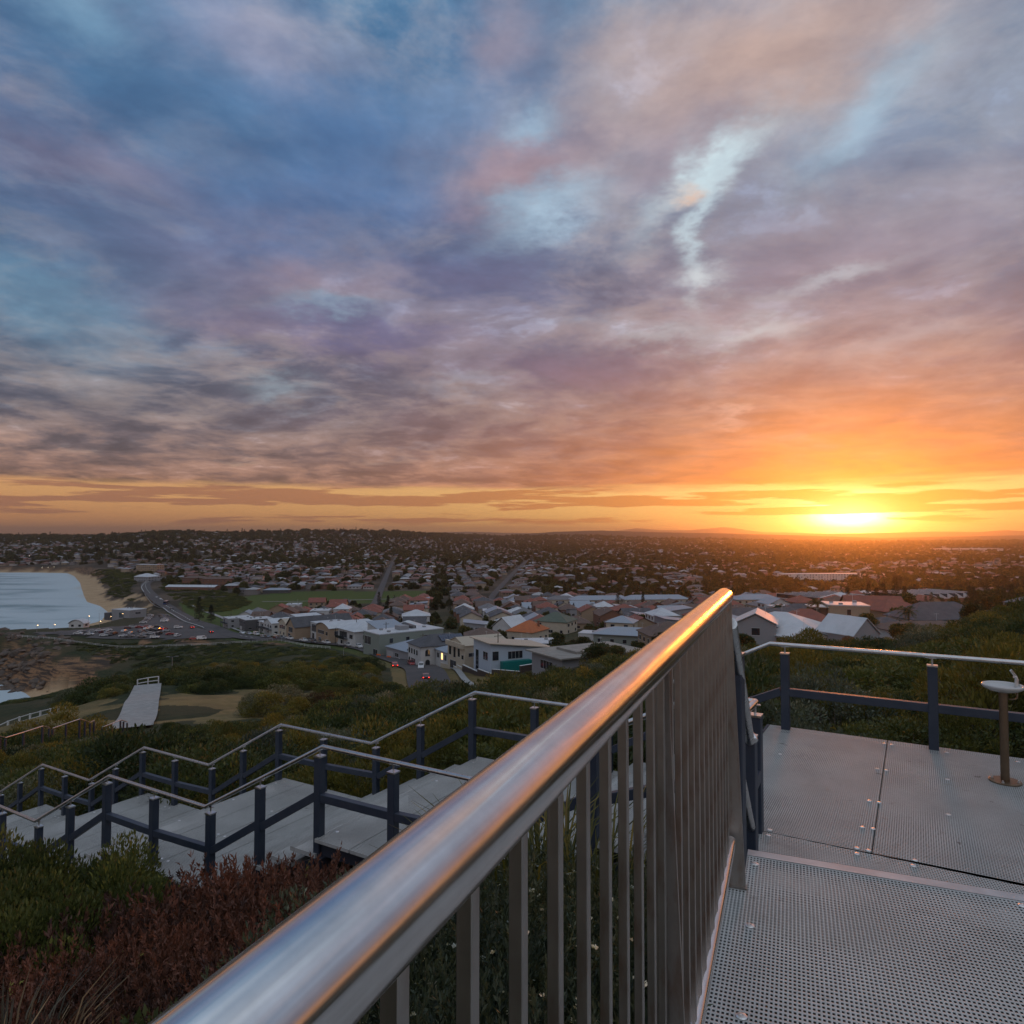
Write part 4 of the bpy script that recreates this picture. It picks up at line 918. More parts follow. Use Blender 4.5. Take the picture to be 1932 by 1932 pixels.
P_redf = [foliage('rusty_shrub', 81, 1.1, 1.1, .7, 30, 5000, .08, .028, leaf_mat('rusty_leaves', (0.09, 0.05, 0.03), (0.20, 0.11, 0.06), (0.3, 0.24, 0.09)), (.18, .34), .9, .5, .5)]
T_twig = [twigs('bare_twigs', 5 + k, 1, 1.05, 24, M_twig, .005, .3, 5, .9) for k in range(2)]
P_tuft = [tuft('grass_tuft', 91, 260, .55, .38, ML_dry), tuft('grass_tuft_green', 92, 240, .6, .42, ML_yel, .014)]
flower = {}
def petals(seed, n, rx, rz):
    rs = np.random.default_rng(seed); d = norm(rs.normal(size=(n, 3)) * np.array([1, 1, .7]) + np.array([0, 0, .35])); P = d * np.array([rx, rx, rz]) * rs.uniform(.84, 1.0, (n, 1)); P[:, 2] += rz * .1; P = P[P[:, 2] > .05]
    PP = np.repeat(P, 5, 0); a = np.tile(np.arange(5) * 1.2566, len(P)); e = norm(np.cross(np.repeat(norm(P), 5, 0), np.array([.3, .2, 1.0]))); g = np.cross(np.repeat(norm(P), 5, 0), e)
    D = norm(e * np.cos(a)[:, None] + g * np.sin(a)[:, None] + np.repeat(norm(P), 5, 0) * .35)
    return leaves_mesh('flowers', PP, D, np.full(len(PP), .0135), np.full(len(PP), .010), ML_petal, rs.random((len(PP), 3)), rs)
F_pet = petals(3, 150, 1.0, .72)
n_ind = [0]
def plant(name, me, x, y, sc, label, group, twig=None, flowers=None, sink=.12, zs=1.0, z=None, cat='shrub'):
    z0 = tz(x, y) if z is None else z
    o = link(name, me, loc=(x, y, z0 - sink * sc), rz=random.uniform(0, 6.28), sc=(sc, sc, sc * zs), label=label, cat=cat, group=group); n_ind[0] += 1
    if twig is not None: link('branches', twig, parent=o)
    if flowers is not None: link('flowers', flowers, parent=o, kind='stuff')
    return o
random.seed(5)
def topz(x, y, drop): return CAMZ - drop
# red-brown heath below the handrail, olive shrub at the far left, flowering rosemary behind the bars
LB = dict(red='red-brown heath shrub below the big handrail', olive='olive green leafy shrub before the stairs',
          rose='grey-green white-flowered shrub behind the railing bars')
def put_at(kind, protos, px, py, D, sc, top, **kw):
    """px,py = where the top of the plant shows, at distance D; top = height of the mesh at scale 1"""
    x, y, zt_ = at(px, py, D); g = tz(x, y); h = zt_ - g
    sc = max(sc, h / (top * 1.25)); zs = min(max(h / (top * sc), .5), 1.3)
    return plant(kw.pop('name'), random.choice(protos), x, y, sc, LB[kind], kw.pop('group'), zs=zs, **kw)
for px, py, D, sc in [(60, 905, 5.3, .80), (120, 890, 5.6, .75), (185, 868, 5.9, .75), (240, 852, 6.1, .66), (285, 856, 6.0, .62), (322, 870, 5.6, .55), (150, 930, 4.9, .75), (215, 905, 5.1, .7), (270, 900, 5.0, .62), (30, 950, 4.6, .8), (100, 960, 4.4, .7), (170, 975, 4.1, .65), (240, 955, 4.2, .6), (60, 1010, 3.8, .6), (130, 1030, 3.6, .55), (300, 930, 4.4, .5), (0, 980, 4.3, .7), (-40, 930, 5.0, .8), (200, 1040, 3.4, .5), (10, 1060, 3.5, .6), (330, 960, 3.6, .5), (300, 1010, 3.3, .5), (350, 900, 4.6, .5)]:
    put_at('red', P_red, px, py, D, sc, .68, name='heath_shrub', group='red-brown heath shrubs')
for px, py, D, sc in [(72, 815, 7.2, .60), (38, 808, 7.0, .7), (10, 832, 6.8, .9), (-30, 825, 7.2, 1.), (50, 850, 6.4, .65), (12, 870, 6.0, .75), (-20, 860, 6.2, .9), (84, 850, 6.7, .45), (-60, 870, 6, 1), (40, 905, 5.6, .6), (-10, 900, 5.5, .7)]:
    put_at('olive', P_olive, px, py, D, sc, 1.5, name='olive_shrub', group='olive green shrubs')
for px, py, D, sc in [(430, 850, 3.4, .55), (475, 838, 3.7, .55), (525, 828, 4.0, .55), (560, 836, 3.8, .5), (600, 842, 3.7, .5), (640, 850, 3.6, .45), (400, 900, 2.9, .5), (450, 905, 2.7, .45), (510, 890, 3.0, .5), (560, 900, 2.9, .45), (610, 905, 2.9, .42), (440, 965, 2.3, .38), (500, 960, 2.4, .4), (560, 970, 2.35, .36), (610, 975, 2.4, .34), (470, 1030, 1.9, .3), (540, 1030, 1.95, .3), (395, 1030, 1.9, .3), (655, 915, 3.0, .33), (660, 985, 2.55, .28)]:
    put_at('rose', P_rose, px, py, D, sc, .82, name='rosemary_shrub', group='white-flowered shrubs', flowers=F_pet)
for px, py, D, sc, pr in [(238, 945, 4.0, .22, P_dark), (340, 846, 5.6, .35, P_sil)]:
    LB['g'] = 'small green leafy bush growing through the red-brown heath'; put_at('g', pr, px, py, D, sc, 1.35, name='green_bush', group='green bushes in the heath')
for i, (px, py, D) in enumerate([(2, 990, 3.9), (-8, 1012, 3.6), (560, 812, 4.4), (600, 815, 4.5), (515, 810, 4.6)]):
    LB['t'] = 'tuft of pale dry grass by the heath' if i < 2 else 'tuft of green grass behind the railing bars'
    put_at('t', [P_tuft[0 if i < 2 else 1]], px, py, D, .45, .55, name='grass_tuft', group='dry grass tufts' if i < 2 else 'green grass tufts', cat='grass tuft')
x, y = RF(2.1, -.12); o = plant('rosemary_sprig', P_rose[0], x - .10, y, .16, 'small green sprig growing up through the deck edge by the bottom rail', None, z=zd - .06, sink=0)
# shrubs right behind the stairs and the fountain landing, then the slope
KINDS = [('dark_shrub', P_dark, 'dark green leafy shrub'), ('yellow_shrub', P_yel, 'yellow-green feathery shrub'), ('silver_shrub', P_sil, 'silvery grey-green shrub'), ('olive_shrub', P_ol2, 'dull olive green shrub'), ('rusty_shrub', P_redf, 'rusty brown low shrub')]
def scatter(r0, r1, sp, a0, a1, seed):
    rs = np.random.default_rng(seed); xs = np.arange(-r1, r1, sp); ys = np.arange(-2, r1, sp)
    X, Y = np.meshgrid(xs, ys); X = X + rs.uniform(-.45, .45, X.shape) * sp; Y = Y + rs.uniform(-.45, .45, X.shape) * sp
    r = np.hypot(X, Y); a = np.degrees(np.arctan2(X, Y)); m = (r > r0) & (r < r1) & (a > a0) & (a < a1); return X[m], Y[m], r[m], rs
cand = []
X, Y, r, rs = scatter(8.2, 60, 1.22, -46, 46, 101)
rad = 0.45 + .75 * rs.random(len(X)) ** 1.4 + np.clip(r / 60, 0, .8)
ok = free_pts(X, Y, rad * .8); X, Y, r, rad = X[ok], Y[ok], r[ok], rad[ok]
kn = vnoise(X, Y, 6, 71) * .6 + rs.random(len(X)) * .4
kd = np.digitize(kn, [.36, .48, .60, .84]); kd = np.where((kd == 4) & (rs.random(len(X)) < .5), 0, kd)
kd = np.where((X > 6) & (rs.random(len(X)) < .45), 1, kd); kd = np.where((r > 30) & (rs.random(len(X)) < .5), 0, kd)
order = np.argsort(r / rad); Zt = terrain(X, Y)
regions = lambda x, y: ('beyond the fountain landing' if x > 2.5 and y < 30 else 'behind the descending stairs' if y < 30 else 'down the hillside before the houses' if x > -6 else 'on the hillside before the cliff')
col_src = bpy.data.collections.new('plant_kinds')      # not linked to the scene: only read by the scrub object
src = []
for nm, pr, lb in KINDS:
    for me in pr:
        o = bpy.data.objects.new('kind_%02d' % len(src), me); col_src.objects.link(o); src.append((nm, me))
idx_of = {}
for i, (nm, me) in enumerate(src): idx_of.setdefault(nm, []).append(i)
pts = []
limit = 300 - n_ind[0]
for c, i in enumerate(order):
    nm, pr, lb = KINDS[kd[i]]; sc = rad[i]; zs = rs.uniform(.6, 1.35)
    pxi = 512 + FPX * X[i] / Y[i]; zs *= .62 if (840 < pxi < 985 and r[i] > 14) else 1; sc *= .5 if (pxi < 335 and 46 < Y[i] < 62) else .72 if (100 < pxi < 335 and 30 < Y[i] < 47) else 1
    if c < limit:
        p = X[i], Y[i]; reg = regions(*p)
        tw = T_twig[c % 2] if (kd[i] in (1, 4) or (X[i] > 4)) and r[i] < 22 else None
        plant(nm, pr[c % len(pr)], X[i], Y[i], sc, lb + ' ' + reg, lb + 's ' + reg, zs=zs, twig=tw, z=Zt[i])
    else: pts.append((X[i], Y[i], Zt[i] - .12 * sc, random.choice(idx_of[nm]), sc, zs))
# farther scrub, one uncountable mass
X, Y, r, rs = scatter(60, 445, 3.0, -46, 44, 103)
rad = 1.3 + 2.2 * rs.random(len(X)) ** 1.8; pxx = 512 + FPX * X / Y; rad = np.where((pxx > 375) & (pxx < 570) & (Y < 190), rad * .5, rad)
ok = free_pts(X, Y, rad); ok &= ~((pxx < 62) & (Y > 98) & (Y < 215))
hz = (Y > 140 + 0 * X) & (X > -25) & (X > -(Y - 150) * .45 - 20); ok &= ~hz; rdx = np.interp(Y, [p[1] for p in ROAD_COAST[:8]], [p[0] for p in ROAD_COAST[:8]]); ok &= ~((Y > 240) & (X > -110) & (X > rdx - 8)); ok &= Y < 372
low = (Y > 205); ok &= (r < 330) | (X < -60)                      # low creeping cover on the cliff slope
rad = np.where(low, rad * .75, rad); X, Y, rad, low = X[ok], Y[ok], rad[ok], low[ok]
d_ = shore_dist(X, Y); n_ = vnoise(X, Y, 12, 41) * .6 + vnoise(X, Y, 30, 42) * .5; m = ~(low & ((n_ > .72) | (d_ < 30) | (rs.random(len(X)) < .10))); X, Y, rad, low = X[m], Y[m], rad[m], low[m]
Zt = terrain(X, Y); kn = vnoise(X, Y, 22, 73) * .6 + rs.random(len(X)) * .4
for i in range(len(X)):
    nm = KINDS[[0, 3, 0, 1, 2, 4][min(5, int(kn[i] * 6.2))]][0] if not low[i] else KINDS[0 if kn[i] < .6 else 3][0]
    pts.append((X[i], Y[i], Zt[i] - .15 * rad[i], random.choice(idx_of[nm]), rad[i], .42 if low[i] else rs.uniform(.6, 1.1)))
X, Y, r, rs = scatter(450, 1500, 6.5, -46, -20, 107); rad = rs.uniform(2.0, 4.5, len(X)); d_ = shore_dist(X, Y); w0 = 17 + 14 * vnoise(X, Y, 120, 8)
m = (d_ > w0 + 6) & (d_ < 120) & (seg_dist(X, Y, ROAD_COAST) > 13 + rad) & ~in_poly(X, Y, CARPARK) & ((vnoise(X, Y, 30, 77) > .35)) & (Y > 560); X, Y, rad = X[m], Y[m], rad[m]; Zt = terrain(X, Y)
for i in range(len(X)): pts.append((X[i], Y[i], Zt[i] - .3, random.choice(idx_of[random.choice(['dark_shrub', 'olive_shrub'])]), rad[i], .4))
def instancer(name, pts, colsrc, **kw):
    """uncountable mass: copies of the kinds in colsrc set on points"""
    pts = np.array(pts, float); me = bpy.data.meshes.new(name); me.vertices.add(len(pts)); me.vertices.foreach_set('co', pts[:, :3].astype(np.float32).ravel())
    for an, k in (('kind_index', 3), ('size', 4), ('tall', 5)):
        if an == 'kind_index': a = me.attributes.new(an, 'INT', 'POINT'); a.data.foreach_set('value', pts[:, k].astype(np.int32))
        else: a = me.attributes.new(an, 'FLOAT', 'POINT'); a.data.foreach_set('value', pts[:, k].astype(np.float32))
    o = link(name, me, **kw)
    ng = bpy.data.node_groups.new(name + '_nodes', 'GeometryNodeTree'); ng.interface.new_socket('Geometry', in_out='INPUT', socket_type='NodeSocketGeometry'); ng.interface.new_socket('Geometry', in_out='OUTPUT', socket_type='NodeSocketGeometry')
    n = ng.nodes; l = ng.links; gi = n.new('NodeGroupInput'); go = n.new('NodeGroupOutput')
    iop = n.new('GeometryNodeInstanceOnPoints'); ci = n.new('GeometryNodeCollectionInfo'); ci.inputs['Collection'].default_value = colsrc; ci.inputs['Separate Children'].default_value = True; ci.inputs['Reset Children'].default_value = True
    def attr(nm_, ty):
        a = n.new('GeometryNodeInputNamedAttribute'); a.data_type = ty; a.inputs['Name'].default_value = nm_; return a.outputs['Attribute']
    iop.inputs['Pick Instance'].default_value = True; l.new(attr('kind_index', 'INT'), iop.inputs['Instance Index'])
    cx = n.new('ShaderNodeCombineXYZ'); mu = n.new('ShaderNodeMath'); mu.operation = 'MULTIPLY'; s_ = attr('size', 'FLOAT'); l.new(s_, cx.inputs[0]); l.new(s_, cx.inputs[1]); l.new(s_, mu.inputs[0]); l.new(attr('tall', 'FLOAT'), mu.inputs[1]); l.new(mu.outputs[0], cx.inputs[2])
    rv = n.new('FunctionNodeRandomValue'); rv.data_type = 'FLOAT'; rv.inputs[3].default_value = 6.283; cr = n.new('ShaderNodeCombineXYZ'); l.new(rv.outputs[1], cr.inputs[2])
    e2r = n.new('FunctionNodeEulerToRotation'); l.new(cr.outputs[0], e2r.inputs[0]); l.new(e2r.outputs[0], iop.inputs['Rotation'])
    l.new(gi.outputs[0], iop.inputs['Points']); l.new(ci.outputs[0], iop.inputs['Instance']); l.new(cx.outputs[0], iop.inputs['Scale']); l.new(iop.outputs[0], go.inputs[0])
    md = o.modifiers.new('scatter', 'NODES'); md.node_group = ng; return o
instancer('scrub', pts, col_src, kind='stuff')
print('plants', n_ind[0], 'scrub', len(pts))

# ================================================================== TOWN
def cmat(name, c, rough=.7, **k): return mat(name, c, rough, **k)
WALLS = {'white': cmat('white_render', (.54, .54, .53), noise=(.6, (.44, .44, .43), .6)), 'cream': cmat('cream_render', (.50, .43, .33), noise=(.6, (.42, .36, .28), .6)), 'grey': cmat('grey_render', (.26, .26, .27)), 'charcoal': cmat('charcoal_cladding', (.075, .075, .08)),
         'brick': cmat('red_brick', (.20, .095, .06), noise=(3, (.15, .075, .05), .7)), 'tan': cmat('tan_brick', (.33, .24, .16), noise=(3, (.27, .2, .14), .7)), 'sage': cmat('sage_render', (.22, .25, .22)), 'blue': cmat('pale_blue_cladding', (.42, .48, .55)), 'teal': cmat('teal_cladding', (.0, .16, .145), .5), 'dark': cmat('dark_timber', (.06, .045, .038))}
def tiles(name, c, c2, ang=0):
    m = mat(name, c, .75, noise=(.5, c2, .8)); t = NT(m.node_tree); b = t.n['Principled BSDF']
    z = t.sep(t.node('ShaderNodeTexCoord').outputs['Object'])[2]; bn = t.node('ShaderNodeBump'); bn.inputs['Strength'].default_value = .6; bn.inputs['Distance'].default_value = .08
    t.put(bn.inputs['Height'], t.m('FRACT', t.m('MULTIPLY', z, 5.0))); t.l.new(bn.outputs[0], b.inputs['Normal']); return m
ROOFS = {'white': cmat('white_metal_roof', (.50, .52, .54), .5, noise=(.25, (.40, .42, .44), .7)), 'bluegrey': cmat('blue_grey_metal_roof', (.25, .28, .32), .45, noise=(.25, (.24, .29, .35), .7)), 'grey': tiles('grey_tiles', (.13, .13, .14), (.18, .175, .18)), 'darkgrey': tiles('dark_grey_tiles', (.060, .062, .070), (.09, .09, .10)),
         'brown': tiles('brown_tiles', (.10, .065, .052), (.14, .09, .07)), 'red': tiles('red_tiles', (.24, .075, .05), (.17, .06, .045)), 'orange': tiles('orange_tiles', (.42, .12, .035), (.34, .10, .035)), 'green': tiles('green_tiles', (.075, .10, .075), (.10, .125, .095)), 'beige': cmat('beige_metal_roof', (.40, .34, .26), .6), 'concrete': cmat('concrete_roof', (.27, .25, .22), .85, noise=(.4, (.2, .185, .165), .8))}
M_glass = mat('window_glass', (0.02, 0.026, 0.034), 0.08, 0.0, spec=.8); M_wtrim = mat('window_trim', (.5, .5, .5), .6); M_door = mat('garage_door', (.36, .36, .36), .6); M_solar = mat('solar_panel', (.012, .018, .05), .12, coat=.6); M_lit = emit('lit_window', (1.0, .55, .22), 2.2)
M_fasc = mat('fascia', (.55, .55, .54), .6)
def roof_shape(b, kind, w, d, z, pitch, ov=.5):
    """roof over a w x d box whose walls end at z; local x across the front, y to the back"""
    W, D = w / 2 + ov, d / 2 + ov
    if kind == 'flat':
        b.box((-w / 2 - .12, -d / 2 - .12, z + .003), (w / 2 + .12, d / 2 + .12, z + .35))
    elif kind == 'slab':
        b.box((-W, -D, z + .003), (W, D, z + .32))
    elif kind == 'skillion':
        h = pitch * 2 * W; t_ = .22
        b.add([(-W, -D, z + .1 + h), (W, -D, z + .1), (W, D, z + .1), (-W, D, z + .1 + h), (-W, -D, z + .1 + h + t_), (W, -D, z + .1 + t_), (W, D, z + .1 + t_), (-W, D, z + .1 + h + t_)],
              [(0, 3, 2, 1), (4, 5, 6, 7), (0, 1, 5, 4), (1, 2, 6, 5), (2, 3, 7, 6), (3, 0, 4, 7)])
    elif kind == 'barrel':
        n = 12; pr = [(-W + 2 * W * i / n, z + .05 + pitch * W * math.sin(math.pi * i / n) ** .8) for i in range(n + 1)]
        vs = [(x, -D, zz) for x, zz in pr] + [(x, D, zz) for x, zz in pr] + [(x, -D, zz + .15) for x, zz in pr] + [(x, D, zz + .15) for x, zz in pr]; k = n + 1
        fs = [(2 * k + i, 2 * k + i + 1, 3 * k + i + 1, 3 * k + i) for i in range(n)] + [(i, k + i, k + i + 1, i + 1) for i in range(n)] + [(i, i + 1, 2 * k + i + 1, 2 * k + i) for i in range(n)] + [(k + i, 3 * k + i, 3 * k + i + 1, k + i + 1) for i in range(n)]
        b.add(vs, fs)
    elif kind == 'gable':
        h = pitch * W
        b.add([(-W, -D, z), (W, -D, z), (W, D, z), (-W, D, z), (0, -D, z + h), (0, D, z + h), (-W, -D, z + .16), (W, -D, z + .16), (W, D, z + .16), (-W, D, z + .16), (0, -D, z + h + .16), (0, D, z + h + .16)],
              [(6, 10, 11, 9), (7, 8, 11, 10), (0, 3, 5, 4), (1, 4, 5, 2), (0, 6, 9, 3), (1, 2, 8, 7), (0, 4, 10, 6), (4, 1, 7, 10), (3, 9, 11, 5), (5, 11, 8, 2)])
    else:   # hip
        m = min(W, D); h = pitch * m; a, c = (W - m, D - m)
        z0 = z - .02
        b.add([(-W, -D, z0), (W, -D, z0), (W, D, z0), (-W, D, z0), (-W, -D, z0 + .16), (W, -D, z0 + .16), (W, D, z0 + .16), (-W, D, z0 + .16), (-a, -c, z0 + .16 + h), (a + 1e-3, -c, z0 + .16 + h), (a + 1e-3, c + 1e-3, z0 + .16 + h), (-a, c + 1e-3, z0 + .16 + h)],
              [(0, 3, 2, 1), (0, 1, 5, 4), (1, 2, 6, 5), (2, 3, 7, 6), (3, 0, 4, 7), (4, 5, 9, 8), (5, 6, 10, 9), (6, 7, 11, 10), (7, 4, 8, 11), (8, 9, 10, 11)])
def box_faces(kind, w, d, h, pitch):
    """wall mesh closed up to the roof (gable ends included)"""
    b = MB(); b.box((-w / 2, -d / 2, -3.0), (w / 2, d / 2, h))
    if kind == 'gable': b.prism([(0, 0)], 0, 0) if False else b.add([(-w / 2, -d / 2 + .01, h), (w / 2, -d / 2 + .01, h), (0, -d / 2 + .01, h + pitch * w / 2), (-w / 2, d / 2 - .01, h), (w / 2, d / 2 - .01, h), (0, d / 2 - .01, h + pitch * w / 2)], [(0, 1, 2), (3, 5, 4), (0, 2, 5, 3), (1, 4, 5, 2)])
    if kind == 'skillion': b.add([(-w / 2, -d / 2, h), (w / 2, -d / 2, h), (w / 2, d / 2, h), (-w / 2, d / 2, h), (-w / 2, -d / 2, h + pitch * w), (-w / 2, d / 2, h + pitch * w)], [(0, 1, 4), (2, 3, 5), (0, 4, 5, 3), (1, 2, 5, 4)])
    if kind == 'barrel':
        n = 8; pr = [(-w / 2 + w * i / n, h + pitch * (w / 2) * math.sin(math.pi * i / n) ** .8) for i in range(n + 1)]; k = n + 1
        b.add([(x, -d / 2 + .01, z) for x, z in pr] + [(x, d / 2 - .01, z) for x, z in pr], [tuple(range(k)), tuple(range(k, 2 * k))[::-1]])
    return b
def put_window(o, side, w, d, x, z, ww, hh, lit=False, deep=False, arch=False):
    """window set on one side of a w x d block: F front (-y), R right (+x), L left, B back"""
    b = MB(); b.cur = 0
    e = .05
    if arch: pts = [(-ww / 2, 0), (ww / 2, 0), (ww / 2, hh * .6)] + [(math.cos(a) * ww / 2, hh * .6 + math.sin(a) * ww / 2) for a in np.linspace(.3, 2.84, 7)] + [(-ww / 2, hh * .6)]
    else: pts = [(-ww / 2, 0), (ww / 2, 0), (ww / 2, hh), (-ww / 2, hh)]
    k = len(pts)
    def T(px_, py_, pz_):
        if side == 'F': return (x + px_, -d / 2 - py_, z + pz_)
        if side == 'B': return (x - px_, d / 2 + py_, z + pz_)
        if side == 'R': return (w / 2 + py_, x + px_, z + pz_)
        return (-w / 2 - py_, x - px_, z + pz_)
    b.add([T(a, .02, c) for a, c in pts] + [T(a, e, c) for a, c in pts], [tuple(range(k, 2 * k)), *[(i, (i + 1) % k, k + (i + 1) % k, k + i) for i in range(k)]])
    b.cur = 1
    def fr(x0, z0, x1, z1): b.add([T(x0, .022, z0), T(x1, .022, z0), T(x1, .022, z1), T(x0, .022, z1), T(x0, .09, z0), T(x1, .09, z0), T(x1, .09, z1), T(x0, .09, z1)], [(4, 5, 6, 7), (0, 1, 5, 4), (1, 2, 6, 5), (2, 3, 7, 6), (3, 0, 4, 7)])
    fr(-ww / 2 - .08, -.1, ww / 2 + .08, 0)
    if not arch:
        fr(-ww / 2 - .08, hh, ww / 2 + .08, hh + .08)
        if ww > 1.3:
            for q in range(1, int(ww / 1.1)): xx = -ww / 2 + ww * q / int(ww / 1.1); fr(xx - .03, 0.005, xx + .03, hh - .005)
    return b.build('window', [M_lit if lit else M_glass, M_wtrim], o)
def house(label, x, y, rot, w, d, h, roof='hip', pitch=.45, wall='white', rc='grey', wins='auto', lvl=None, cat='house', group=None, extras=(), name='house', z=None, lit=0, ov=.5, seed=0):
    z0 = tz(x, y) if z is None else z
    rs = random.Random(seed * 77 + 5)
    o = empty(name, (x, y, z0), rot, label=label, cat=cat, group=group)
    box_faces(roof, w, d, h, pitch).build('wall', WALLS[wall], o)
    b = MB(); roof_shape(b, roof, w, d, h, pitch, ov); rf = b.build('roof', ROOFS[rc], o)
    lvl = lvl or max(1, int(h / 2.8))
    if wins == 'auto':
        for L_ in range(lvl):
            zz = .9 + L_ * (h / lvl)
            for side, ln in (('F', w), ('L', d), ('R', d)):
                n = max(1, int(ln / 4.2))
                for k in range(n):
                    if rs.random() < .18: continue
                    ww = rs.choice([1.2, 1.6, 2.2]) if ln / n > 3.2 else 1.1
                    put_window(o, side, w, d, -ln / 2 + ln * (k + .5) / n, zz, ww, 1.3, lit=(rs.random() < lit))
    else:
        for a in wins: put_window(o, a[0], w, d, *a[1:5], **(a[5] if len(a) > 5 else {}))
    if wins == 'auto' and group == row: extras = tuple(extras) + (('box', 'garage_door', 'door', (-w / 2 + .8, -d / 2 - .06, 0), (-w / 2 + 5.2, -d / 2 - .012, 2.3)),)
    if roof in ('flat', 'slab') and w < 40:
        for q in range(3):
            vx, vy = rs.uniform(-w * .35, w * .35), rs.uniform(-d * .35, d * .35); b = MB(); b.box((vx - .6, vy - .5, h + .36), (vx + .6, vy + .5, h + .36 + rs.uniform(.3, .8))); b.build('roof_vent', WALLS['grey'], rf)
    b = MB(); b.tube([(w * .22, d * .1, h), (w * .22, d * .1, h + 3.6)], .035, 5); b.bar((w * .22 - .7, d * .1, h + 3.4), (w * .22 + .7, d * .1, h + 3.4), .04, .04); b.build('aerial', M_fasc, rf)
    for e in extras:
        b = MB(); k = e[0]
        if k == 'box': b.box(e[3], e[4]); b.build(e[1], (WALLS.get(e[2]) or ROOFS.get(e[2]) or {'glass': M_glass, 'fascia': M_fasc, 'door': M_door}.get(e[2])), o)
        elif k == 'solar':
            (cx, cy, cz), (nx, ny), tilt, yaw = e[1:5]
            b.M = Matrix.Translation((cx, cy, cz)) @ Matrix.Rotation(yaw, 4, 'Z') @ Matrix.Rotation(tilt, 4, 'X')
            for i in range(nx):
                for j in range(ny): b.box((i * 1.05 - nx * .525, j * 1.75 - ny * .875, .10), (i * 1.05 + 1.0 - nx * .525, j * 1.75 + 1.7 - ny * .875, .16))
            b.build('solar_panel', M_solar, rf)
        elif k == 'chimney': b.box((e[1] - .4, e[2] - .35, h), (e[1] + .4, e[2] + .35, h + e[3])); b.build('chimney', WALLS['brick'], rf)
        elif k == 'balcony':
            y1 = -d / 2; zb = e[1]; x0, x1 = e[2], e[3]; b.box((x0, y1 - 1.8, zb - .2), (x1, y1 - .004, zb)); b.box((x0, y1 - 1.8, zb + .002), (x1, y1 - 1.75, zb + 1.0))
            for xx in (x0 + .1, x1 - .1): b.box((xx - .08, y1 - 1.74, 0), (xx + .08, y1 - 1.58, h + .1))
            b.build('balcony', WALLS.get(e[4], M_fasc) if len(e) > 4 and e[4] != 'glass' else M_glass, o)
    return o
def HP(px, py, D):
    x, y, z = at(px, py, D); return x, y
row = 'houses facing the coast road'
KEEP = []     # (x, y, radius) taken by houses already placed
def H(label, px, py, D, rotdeg, w, d, h, **k):
    x, y = HP(px, py, D); KEEP.append((x, y, .5 * max(w, d) + 2.5)); return house(label, x, y, R(rotdeg), w, d, h, seed=len(KEEP), **k)
ST = 52          # the front row looks onto the coast road: local -y faces left and towards the viewer
ST = -52
def FR(px, D): return px, 0, D
H('grey two-storey house with a white balcony, first at the park end of the row', 238, 627, 432, ST, 12, 15, 6, roof='flat', wall='grey', rc='white', group=row, extras=[('balcony', 3.2, -5, 4)])
H('charcoal flat-roofed box house near the park end of the row', 256, 628, 418, ST, 12, 16, 6.5, roof='flat', wall='charcoal', rc='white', group=row)
H('small white house with a shallow flat roof beside the charcoal box house', 270, 631, 400, ST, 9, 10, 6, roof='slab', wall='white', rc='white', group=row, extras=[('balcony', 3.1, -4, 4)])
H('white-roofed house with open framed balconies beside the barrel-roofed cream house', 284, 632, 386, ST, 13, 18, 6.6, roof='gable', pitch=.3, wall='white', rc='white', group=row, extras=[('balcony', 3.3, -6, 6)])
H('cream two-storey house with a curved cream roof', 295, 634, 370, ST, 11, 14, 6.8, roof='barrel', pitch=.36, wall='cream', rc='beige', group=row, wins=[('F', -2.6, 3.9, 2.2, 1.8), ('F', .2, 3.9, 2.2, 2.2), ('F', 2.9, 3.9, 2.0, 1.8), ('F', -2.6, .9, 1.6, 1.4), ('F', 2.6, .9, 1.6, 1.4), ('R', -3, 3.6, 2, 1.4), ('R', 2, .8, 2, 1.4)])
H('pale three-storey house with a tall blank tower front', 308, 635, 357, ST, 12, 13, 9.5, roof='skillion', pitch=.08, wall='blue', rc='white', group=row, lvl=3)
H('brown house under a long steep dark gable roof with a row of skylight windows', 320, 636, 345, ST, 11, 30, 6, roof='gable', pitch=.75, wall='tan', rc='darkgrey', group=row, wins=[('F', 0, 3.4, 5, 2.4), ('F', -2, .4, 3, 2.2), ('R', -6, .9, 2, 1.4), ('R', 4, .9, 2, 1.4)])
H('white house with a big square glass front and flat roof', 330, 637, 336, ST, 12, 15, 7.6, roof='flat', wall='white', rc='white', group=row, wins=[('F', 0, 3.6, 9, 3.4), ('F', -2.4, .1, 2.4, 2.6), ('F', 2.6, .1, 2.4, 2.6), ('R', -3, 4, 2.4, 1.4), ('R', 3, 1, 1.4, 1.4)])
H('tan house with a curved brown front and wide white curved roof', 345, 639, 322, ST, 15, 22, 7, roof='barrel', pitch=.26, wall='tan', rc='white', group=row, wins=[('F', -2, 4, 7, 1.6), ('F', 4.6, 3.8, 2, 1.6), ('F', -3, .6, 3, 1.6), ('R', -6, 3.8, 5, 2), ('R', 3, 1, 2, 1.4)])
H('large white house with a blue-white hip roof and green glass balcony', 368, 642, 300, ST, 17, 20, 7, roof='hip', pitch=.34, wall='white', rc='white', group=row, ov=.9, wins=[('F', -3.5, 3.6, 7.4, 2.4), ('F', 4.4, 3.7, 3, 1.7), ('F', -5, .6, 2, 1.5), ('R', -5, 3.6, 3, 1.8), ('R', 2, 3.8, 2, 1.4), ('R', 0, .6, 3, 1.4)], extras=[('balcony', 3.3, -8, 1, 'glass')])
H('white house front with pointed eaves beside the long sage building', 386, 643, 286, ST, 10, 12, 8, roof='skillion', pitch=.2, wall='white', rc='bluegrey', group=row, lvl=2)
